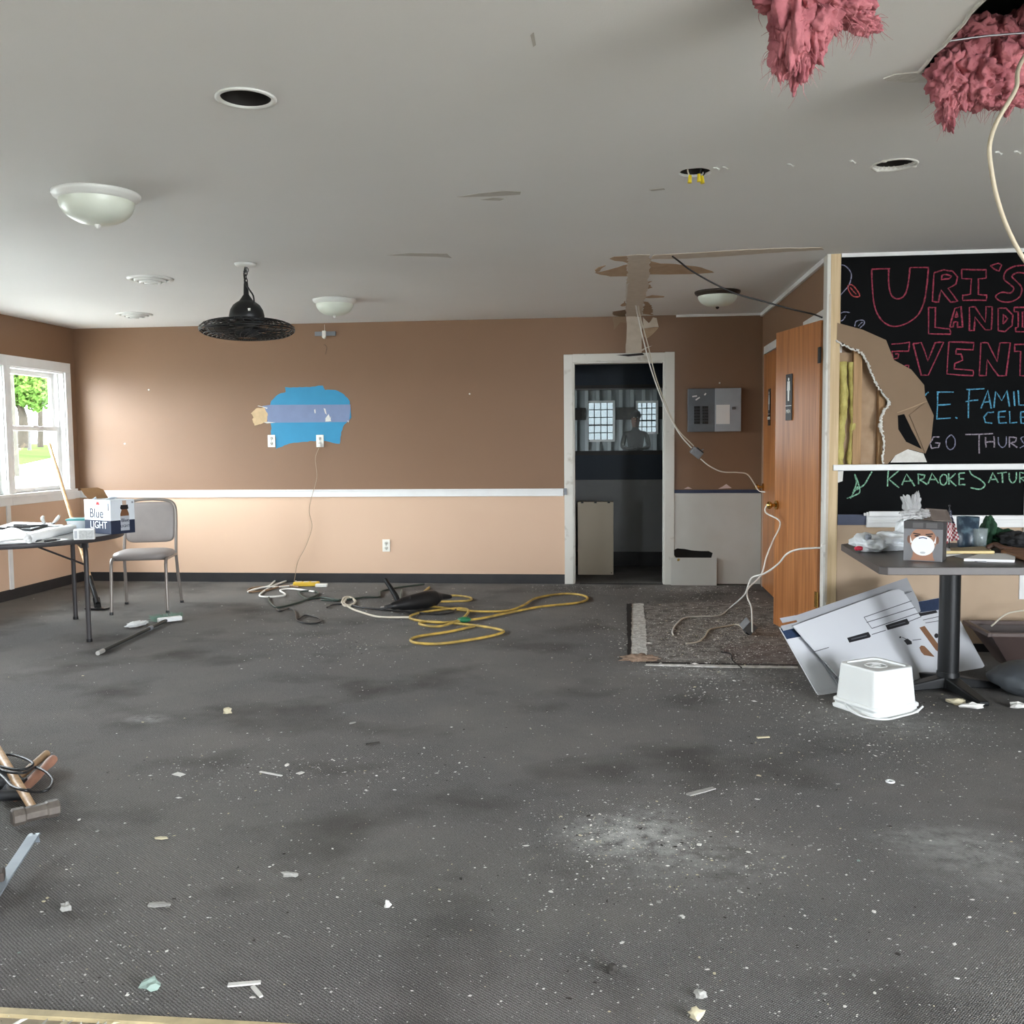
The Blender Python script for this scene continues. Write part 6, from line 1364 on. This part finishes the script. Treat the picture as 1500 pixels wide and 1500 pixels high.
# pry bar
a, c = Fl(50, 1224, .05), Fl(6, 1290, .03)
t = thing('pry_bar', 'flat grey steel pry bar with bent claw on the carpet', 'pry bar', ((a.x+c.x)/2, (a.y+c.y)/2, 0))
dv = (c-a).normalized(); sd_ = Vector((-dv.y, dv.x, 0)).normalized()
bar = [a-dv*.035+Vector((0, 0, -.04)), a-dv*.02+Vector((0, 0, -.012)), a+Vector((0, 0, 0)), a.lerp(c, .3), a.lerp(c, .7), c, c+dv*.12+Vector((0, 0, -.005))]
upn = sd_.cross(dv).normalized(); upn = upn if upn.z > 0 else -upn
MB().ribbon(cat(bar, 4), .034, upn, .006).build('bar', mat('blue_grey_steel', (150, 160, 168), .35, metal=.4, var=.3, vs=12.), t)
MB().cyl(a+upn*.0066, a+upn*.0075, .004, n=10).build('nail_slot', M_BLACK, t)
q = Fl(2, 1292, .03); MB().box((q.x-.03, q.y, .03), (.07, .05, .06), Matrix.Rotation(.5, 3, 'Z')).build('striking_block', mat('dark_wood_block', (70, 60, 54), .7), t, bev=.006)

# ================================================================== DEBRIS ON THE CARPET
M_CH = [mat('chip_white', (226, 224, 218), .9), mat('chip_grey', (172, 170, 164), .9, var=.4, vs=60.), mat('chip_dark', (62, 58, 54), .9), mat('chip_cream', (206, 196, 166), .9), mat('chip_green', (150, 170, 160), .85)]
rnd = random.Random(21)
chip_meshes = []
for k in range(8):
    bm = bmesh.new(); bmesh.ops.create_icosphere(bm, subdivisions=1, radius=1)
    for v in bm.verts:
        v.co = v.co*rnd.uniform(.7, 1.25); v.co.z = (v.co.z*.32)
    zmin = min(v.co.z for v in bm.verts)
    for v in bm.verts: v.co.z -= zmin
    for mi in range(5):
        me = bpy.data.meshes.new('chip'); bm.to_mesh(me); me.materials.append(M_CH[mi]); chip_meshes.append((mi, me))
    bm.free()
clusters = [  # px centre, px sigma, share of small, share of large
    (480, 1125, 120, 22, 7, 16), (300, 1135, 60, 18, 2, 6), (980, 1245, 130, 60, 14, 22), (900, 1210, 60, 25, 6, 6), (1040, 925, 70, 28, 80, 0), (1010, 858, 55, 8, 10, 0), (1060, 985, 90, 22, 12, 0), (1150, 1010, 60, 30, 6, 0), (1330, 1070, 110, 40, 9, 6),
    (1200, 1150, 180, 70, 7, 12), (850, 860, 40, 6, 5, 0), (480, 945, 60, 16, 6, 0), (560, 900, 120, 25, 6, 2), (700, 1000, 250, 60, 6, 6), (750, 1300, 350, 90, 8, 30), (300, 1300, 200, 100, 3, 18), (1200, 1350, 200, 90, 5, 22), (130, 1420, 80, 40, 2, 10), (1000, 1450, 250, 40, 2, 14), (932, 925, 5, 20, 6, 0)]
def pick(i):
    tot = sum(c[i] for c in clusters); x = rnd.uniform(0, tot)
    for c in clusters:
        x -= c[i]
        if x <= 0: return c
    return clusters[-1]
def place(i, ymin=855):
    while True:
        c = pick(i); x, y = rnd.gauss(c[0], c[2]), rnd.gauss(c[1], c[3])
        if y < ymin or y > 1496 or x < 2 or x > 1498: continue
        p = Fl(x, y)
        if p.y > 8.8 or p.x < XL+.1 or p.x > 3 or (p.x > XR-.06 and p.y > DB-.1) or p.y > D-.1: continue
        return p
nchips = 0
for k in range(170):
    p = place(5, 990)
    mi = rnd.choices(range(5), (50, 25, 12, 10, 3))[0]; me = rnd.choice([m_ for i_, m_ in chip_meshes if i_ == mi])
    o = bpy.data.objects.new('plaster_chip' if mi != 2 else 'dirt_crumb', me); COL.objects.link(o); o.location = (p.x, p.y, .001); o.rotation_euler = (0, 0, rnd.uniform(0, 6.3))
    s_ = min(.012, .0035*math.exp(rnd.gauss(0, .5))); s_ *= .95
    o.scale = (s_*rnd.uniform(.8, 2.2), s_, s_*rnd.uniform(.8, 1.6))
    an, _d = min(((nm, (Fl(ax, ay)-p).length) for nm, ax, ay in (('in the rubble past the hammers', 430, 1125), ('around the white powder spill', 930, 1225), ('near the upturned bucket', 1300, 1080), ('near the pry bar and threshold', 180, 1400), ('near the long white splinters', 420, 1430), ('near the cream wood crumb', 1060, 1440), ('on the bare middle of the carpet', 720, 1060), ('between the powder spill and chalkboard wall', 1420, 1250))), key=lambda q_: q_[1])
    lb = ['small white plaster chip scattered on the grey carpet', 'small grey plaster chip scattered on the grey carpet', 'small dark crumb of dirt scattered on the grey carpet', 'small cream-coloured chip scattered on the grey carpet', 'small pale green plaster chip scattered on the grey carpet'][mi]
    lb = lb.replace('scattered on the grey carpet', an)
    props(o, lb, 'debris', ['white plaster chips on the carpet', 'grey plaster chips on the carpet', 'dark crumbs on the carpet', 'cream chips on the carpet', 'pale green chips on the carpet'][mi] + ' ' + an)
b = MB(); octa = [(1, 0, 0), (-1, 0, 0), (0, 1, 0), (0, -1, 0), (0, 0, 1), (0, 0, -.2)]; of = [(0, 2, 4), (2, 1, 4), (1, 3, 4), (3, 0, 4), (2, 0, 5), (1, 2, 5), (3, 1, 5), (0, 3, 5)]
for k in range(15000):
    p = place(4); dist = math.hypot(p.x, p.y)
    s_ = .0022*math.exp(rnd.gauss(0, .45))*(1+.12*dist)*.62; a = rnd.uniform(0, 6.3); ca, sa = math.cos(a), math.sin(a); el = rnd.uniform(.7, 2.)
    b.m(rnd.choices(range(4), (45, 38, 8, 9))[0])
    b.add([(p.x+s_*(x*ca*el-y*sa), p.y+s_*(x*sa*el+y*ca), (.003 if .05 < p.x < 1.3 and 5.6 < p.y < 7.95 else .001)+s_*.5*z) for x, y, z in octa], of)
for k in range(3200):   # even sprinkle of grit
    x, y = rnd.uniform(0, 1500), 860+640*rnd.random()**1.3; p = Fl(x, y)
    if p.y > D-.1 or p.x < XL+.05 or (p.x > XR-.06 and p.y > DB-.1) or p.x > 3: continue
    s_ = .0011*math.exp(rnd.gauss(0, .4))*(1+.12*p.y); b.m(rnd.choices(range(4), (50, 30, 14, 6))[0])
    b.add([(p.x+s_*x_*1.3, p.y+s_*y_, .001+s_*.5*z) for x_, y_, z in octa], of)
b.build('plaster_grit', M_CH[:4], label='fine white plaster grit strewn over the grey carpet', cat='debris', kind='stuff')
def slat(nm, a, c, w, h, m_, label, z=.002):
    a, c = Fl(*a, z), Fl(*c, z); return MB().ribbon([a, a.lerp(c, .5), c], [w, w*1.05, w*.85], (0, 0, 1), h).build(nm, m_, label=label, cat='debris')
slat('white_trim_splinter', (334, 1444), (382, 1440), .014, .004, M_CH[0], 'longer flat white splinter lying on the foreground carpet')
slat('white_trim_splinter', (370, 1446), (383, 1461), .010, .004, M_CH[0], 'short white splinter beside the longer flat white one')
slat('grey_wood_strip', (1008, 1165), (1046, 1155), .024, .004, M_CH[1], 'flat grey-beige wood strip on the carpet past the powder spill')
slat('white_trim_splinter', (381, 1131), (413, 1137), .010, .004, M_CH[0], 'thin white splinter in the scattered rubble past the hammers')
slat('wood_splinter', (1109, 1081), (1127, 1080), .014, .004, M_CH[3], 'short pale wood splinter between the powder spill and the bucket')
slat('white_paper_scrap', (256, 1133), (268, 1136), .03, .002, M_CH[0], 'small square white paper scrap in the rubble')
slat('white_paper_scrap', (436, 1134), (444, 1131), .022, .002, M_CH[0], 'tiny white scrap near the thin white splinter')
slat('dark_splinter', (536, 1091), (556, 1088), .012, .004, M_CH[2], 'dark splinter lying on the middle of the carpet')
def rubble(nm, x, y, r, mi, label, seed): 
    p = Fl(x, y); b = MB(); b.blob((p.x, p.y, r[2]*.7), r, 2, .7, 1.6, seed)
    for v in b.v: v.z = max(v.z, .001)
    for i in range(len(b.sm)): b.sm[i] = False
    b.build(nm, M_CH[mi], label=label, cat='debris')
rubble('plaster_lump', 221, 1447, (.024, .016, .014), 4, 'wedge of pale green plaster near the threshold', 1.)
rubble('plaster_lump', 1018, 1491, (.017, .015, .014), 3, 'cream crumb of wood at the front edge of carpet', 2.)
rubble('plaster_lump', 425, 1284, (.024, .012, .009), 1, 'flat grey plaster piece alone on the dark carpet', 3.)
rubble('plaster_lump', 1026, 1461, (.015, .012, .011), 1, 'grey plaster crumb beside the cream crumb', 4.)
rubble('plaster_lump', 896, 1424, (.014, .017, .012), 2, 'dark crumb on the carpet in front of the powder spill', 5.)
rubble('plaster_lump', 333, 1045, (.022, .02, .016), 3, 'pale yellow crumb past the scattered rubble', 6.)
rubble('plaster_lump', 1400, 1032, (.045, .025, .02), 3, 'cream plaster lump beside the table foot', 7.)
rubble('plaster_lump', 1424, 1037, (.05, .018, .015), 0, 'white plaster piece beside the table foot', 8.)
rubble('plaster_lump', 1491, 1037, (.03, .02, .018), 0, 'white plaster piece beside the grey bag', 9.)
rubble('plaster_lump', 97, 1334, (.014, .014, .014), 1, 'grey crumb on carpet near the pry bar', 10.)
rubble('plaster_lump', 568, 1329, (.01, .01, .009), 0, 'rounded white crumb between splinters and powder spill', 11.)
rubble('plaster_lump', 235, 1327, (.034, .015, .006), 1, 'flat grey flake on the carpet near the pry bar', 12.)
q = Fl(1304, 1145, .003); MB().tube([(q.x+.014*math.cos(a), q.y+.014*math.sin(a), .004) for a in [2*math.pi*i/20 for i in range(20)]], .004, 7, True).build('white_washer', M_BUCK, label='small white plastic ring on the carpet', cat='washer')
b = MB()   # rubble along the threshold
for k in range(60):
    x = rnd.uniform(-1.5, -.4); s_ = .006*math.exp(rnd.gauss(0, .5)); b.m(rnd.choice((0, 1, 3)))
    b.add([(x+s_*x_*1.5, rnd.uniform(1.9, 2.03)*0+1.96+.05*rnd.random()+s_*y_, .004+s_*.5*z) for x_, y_, z in octa], of)
b.build('threshold_crumbs', [M_CH[0], M_CH[1], M_CH[2], M_CH[3]], label='crumbs of plaster along the wooden threshold strip', cat='debris', kind='stuff')

# ================================================================== OUTDOORS (seen through the left window)
M_ASPH = mat('pale_asphalt', (158, 158, 154), .9, var=.3, vs=.6, col2=(144, 144, 140), spec=0.); M_LAWN = mat('lawn', (44, 56, 30), 1., var=.6, vs=.5, col2=(54, 64, 34), spec=0.)
SLP = .037; X0 = XL-.16
gz = lambda x: GZ+SLP*(X0-x)
MB().add([(X0, -60, gz(X0)), (X0, 120, gz(X0)), (-40, 120, gz(-40)), (-40, -60, gz(-40)), (X0, -60, gz(X0)-.5), (X0, 120, gz(X0)-.5), (-40, 120, gz(X0)-.5), (-40, -60, gz(X0)-.5)], [(0, 1, 2, 3), (4, 7, 6, 5), (0, 4, 5, 1), (1, 5, 6, 2), (2, 6, 7, 3), (3, 7, 4, 0)]).build('ground_asphalt', M_ASPH, kind='structure')
MB().bb((XL-.1, YR-60, GZ-.1), (XE+.1, YR-.2, GZ)).build('ground_rear', M_ASPH, kind='structure')
gn = Vector((SLP, 0, 1)).normalized(); gp0 = Vector((X0, 0, GZ))
a, c = Pn(0, 694, gp0, gn), Pn(85, 673, gp0, gn); lw = (c-a).normalized(); nn = Vector((-lw.y, lw.x, 0)).normalized()
if nn.dot(a) < 0: nn = -nn
k0, k1 = a-lw*14, c+lw*30
up = Vector((0, 0, .03))
MB().prism([k0+up, k1+up, k1+nn*14+Vector((0, 0, 1.0)), k0+nn*14+Vector((0, 0, 1.0))], (0, 0, .04)).build('ground_lawn', M_LAWN, kind='structure')
MB().prism([k0-nn*.3, k1-nn*.3, k1, k0], (0, 0, .14)).build('trim_kerb', mat('concrete_kerb', (206, 204, 198), .8), kind='structure')
b3 = k0+nn*7+Vector((0, 0, .56)); b4 = k1+nn*7+Vector((0, 0, .56)); MB().prism([b3, b4, b4+nn*.8+Vector((0, 0, .06)), b3+nn*.8+Vector((0, 0, .06))], (0, 0, .03)).build('path', mat('pale_path', (110, 108, 100), .9, spec=0.), kind='structure')
def ptree(px, dist_y, trunk_r, crown, label, n_leaf, seed, trunk_h=2.4):
    base = Bk(px, 652, dist_y); base.z = 1.25; rnd = random.Random(seed)
    t = thing('tree', label, 'tree', base)
    MB().tube(cat([base, base+Vector((.1, 0, trunk_h*.6)), base+Vector((-.1, .1, trunk_h)), base+Vector((.1, 0, trunk_h+2.5))], 5), [trunk_r*(1-.04*i) for i in range(16)], 10).build('trunk', mat('tree_bark', (48, 44, 38), .9, spec=.1, var=.5, vs=3.), t)
    b = MB()
    for k in range(n_leaf):
        cx, cz, rx, rzz = crown[k % len(crown)]
        d = Vector((rnd.gauss(0, 1), rnd.gauss(0, 1), rnd.gauss(0, 1))).normalized()*(rnd.random()**.4)
        p = base+Vector((cx+d.x*rx, d.y*rx, cz-1.4+d.z*rzz)); s_ = rnd.uniform(.09, .2); e1_ = Vector((rnd.gauss(0, 1), rnd.gauss(0, 1), rnd.gauss(0, 1))).normalized(); e2_ = e1_.orthogonal().normalized()
        b.add([p-e1_*s_, p+e2_*s_*.55, p+e1_*s_, p-e2_*s_*.55], [(0, 1, 2, 3)])
    b.build('foliage', mat('fresh_leaves', (52, 78, 28), .9, spec=.1, var=.8, vs=.7, col2=(74, 100, 40)), t, kind='stuff')
ptree(33, 46, .28, [(0, 5.0, 1.6, 1.5), (.8, 4.1, .9, .9), (-.8, 4.2, .9, .9), (.3, 6.6, 1.5, 1.6)], 'bright green leafy tree beyond the lawn outside the window', 5200, 1)
ptree(-12, 52, .2, [(0, 5.4, 1.8, 2.0), (.5, 4.2, 1.0, 1.0)], 'paler tree half hidden by the window frame outside', 3000, 2)
ptree(59, 60, .2, [(0, 8.0, 1.2, 1.6)], 'slim tree farthest along the lawn outside', 1200, 3, 4.)
q = Bk(22, 652, 30); q.z = gz(q.x)-.05
t = thing('utility_pole', 'pale wooden utility pole standing on the lawn outside', 'pole', q)
MB().cyl(q, q+Vector((-.12, 0, 7.5)), .11, .085).build('shaft', mat('weathered_pole', (58, 56, 50), .8, spec=.1, var=.4, vs=4.), t); MB().beam(q+Vector((-.7, 0, 7.0)), q+Vector((.6, 0, 7.0)), .09, .11).build('crossarm', mat('weathered_pole', (120, 116, 106)), t)
for px, yy in ((43, 50), (27, 50)):
    q = Bk(px, 652, yy); q.z = 1.1; MB().cyl(q, q+Vector((0, 0, 1.1)), .1).build('lawn_post', mat('grey_post', (50, 48, 47), .8), label='low grey post standing on the lawn outside', cat='post', group='posts on the lawn')

# ================================================================== DARK FIGURE BEHIND THE HALL GLASS
def person(loc, rz):
    t = thing('person', 'person in dark clothes standing in the workshop behind the hall glass', 'person', loc, rz)
    J = {'pelvis': (0, 0, .98, .15), 'waist': (0, .0, 1.12, .135), 'chest': (0, .0, 1.34, .16), 'neck0': (0, 0, 1.52, .08), 'neck': (0, .01, 1.58, .062), 'head0': (0, .03, 1.64, .082), 'head1': (0, .03, 1.76, .098), 'head2': (0, .02, 1.84, .07)}
    E_ = [('pelvis', 'waist'), ('waist', 'chest'), ('chest', 'neck0'), ('neck0', 'neck'), ('neck', 'head0'), ('head0', 'head1'), ('head1', 'head2')]
    for s_, n in ((-1, 'l'), (1, 'r')):
        J.update({n+'hip': (s_*.1, 0, .9, .1), n+'knee': (s_*.12, .02, .5, .065), n+'ank': (s_*.13, -.02, .09, .045), n+'toe': (s_*.15, .13, .045, .04),
                  n+'sho': (s_*.2, -.01, 1.46, .065), n+'elb': (s_*.26, .06, 1.2, .048), n+'wri': (s_*.12, .25, 1.16, .03), n+'pal': (s_*.06, .29, 1.17, .03)})
        E_ += [('pelvis', n+'hip'), (n+'hip', n+'knee'), (n+'knee', n+'ank'), (n+'ank', n+'toe'), ('chest', n+'sho'), (n+'sho', n+'elb'), (n+'elb', n+'wri'), (n+'wri', n+'pal')]
        for k in range(4):
            J[n+'f%d' % k] = (s_*.02, .31+.006*s_, 1.14+.02*k, .009); J[n+'g%d' % k] = (-s_*.02, .315+.008*s_, 1.142+.02*k, .008); E_ += [(n+'pal', n+'f%d' % k), (n+'f%d' % k, n+'g%d' % k)]
        J[n+'t0'] = (s_*.05, .28, 1.205, .011); J[n+'t1'] = (s_*.02, .29, 1.225, .009); E_ += [(n+'pal', n+'t0'), (n+'t0', n+'t1')]
    ks = list(J); me = bpy.data.meshes.new('body'); me.from_pydata([J[k][:3] for k in ks], [(ks.index(a), ks.index(c)) for a, c in E_], [])
    o = bpy.data.objects.new('body', me); COL.objects.link(o); o.parent = t
    sk = o.modifiers.new('skin', 'SKIN'); sk.use_smooth_shade = True
    for i, k in enumerate(ks):
        v = me.skin_vertices[0].data[i]; v.radius = (J[k][3], J[k][3]*.92); v.use_root = (k == 'pelvis')
    sb = o.modifiers.new('sub', 'SUBSURF'); sb.levels = 1; sb.render_levels = 2
    m_ = bpy.data.materials.new('clothes_and_skin'); m_.use_nodes = True; nt = m_.node_tree; p = nt.nodes['Principled BSDF']
    tc = nt.nodes.new('ShaderNodeTexCoord'); sx = nt.nodes.new('ShaderNodeSeparateXYZ'); nt.links.new(tc.outputs['Object'], sx.inputs[0])
    rp = nt.nodes.new('ShaderNodeValToRGB'); rp.color_ramp.interpolation = 'CONSTANT'; el = rp.color_ramp.elements
    el[0].position = 0; el[0].color = (*lin((14, 16, 22)), 1); el[1].position = .54; el[1].color = (*lin((12, 12, 13)), 1); e3 = el.new(.855); e3.color = (*lin((96, 70, 58)), 1)
    dv = nt.nodes.new('ShaderNodeMath'); dv.operation = 'DIVIDE'; dv.inputs[1].default_value = 1.84; nt.links.new(sx.outputs[2], dv.inputs[0]); nt.links.new(dv.outputs[0], rp.inputs[0]); nt.links.new(rp.outputs[0], p.inputs['Base Color']); p.inputs['Roughness'].default_value = .8
    me.materials.append(m_)
    b = MB(); b.blob((0, -.005, 1.80), (.105, .115, .115), 3, .06, 3, 1.); b.build('hair', mat('dark_hair', (16, 13, 12), .8), t, local=True)
    for s_ in (-1, 1): MB().blob((s_*.034, .122, 1.765), (.011, .006, .007), 2, 0.).build('eye', M_PLATE, t, local=True)
    MB().blob((0, .135, 1.73), (.014, .02, .022), 2, 0.).build('nose', mat('skin', (186, 140, 116), .6), t, local=True)
    MB().blob((0, .118, 1.685), (.024, .008, .007), 2, 0.).build('mouth', mat('lips', (150, 92, 84), .6), t, local=True)
q = Bk(931, 630, 18.9)
person(Vector((q.x, 18.9, 0)), math.pi)
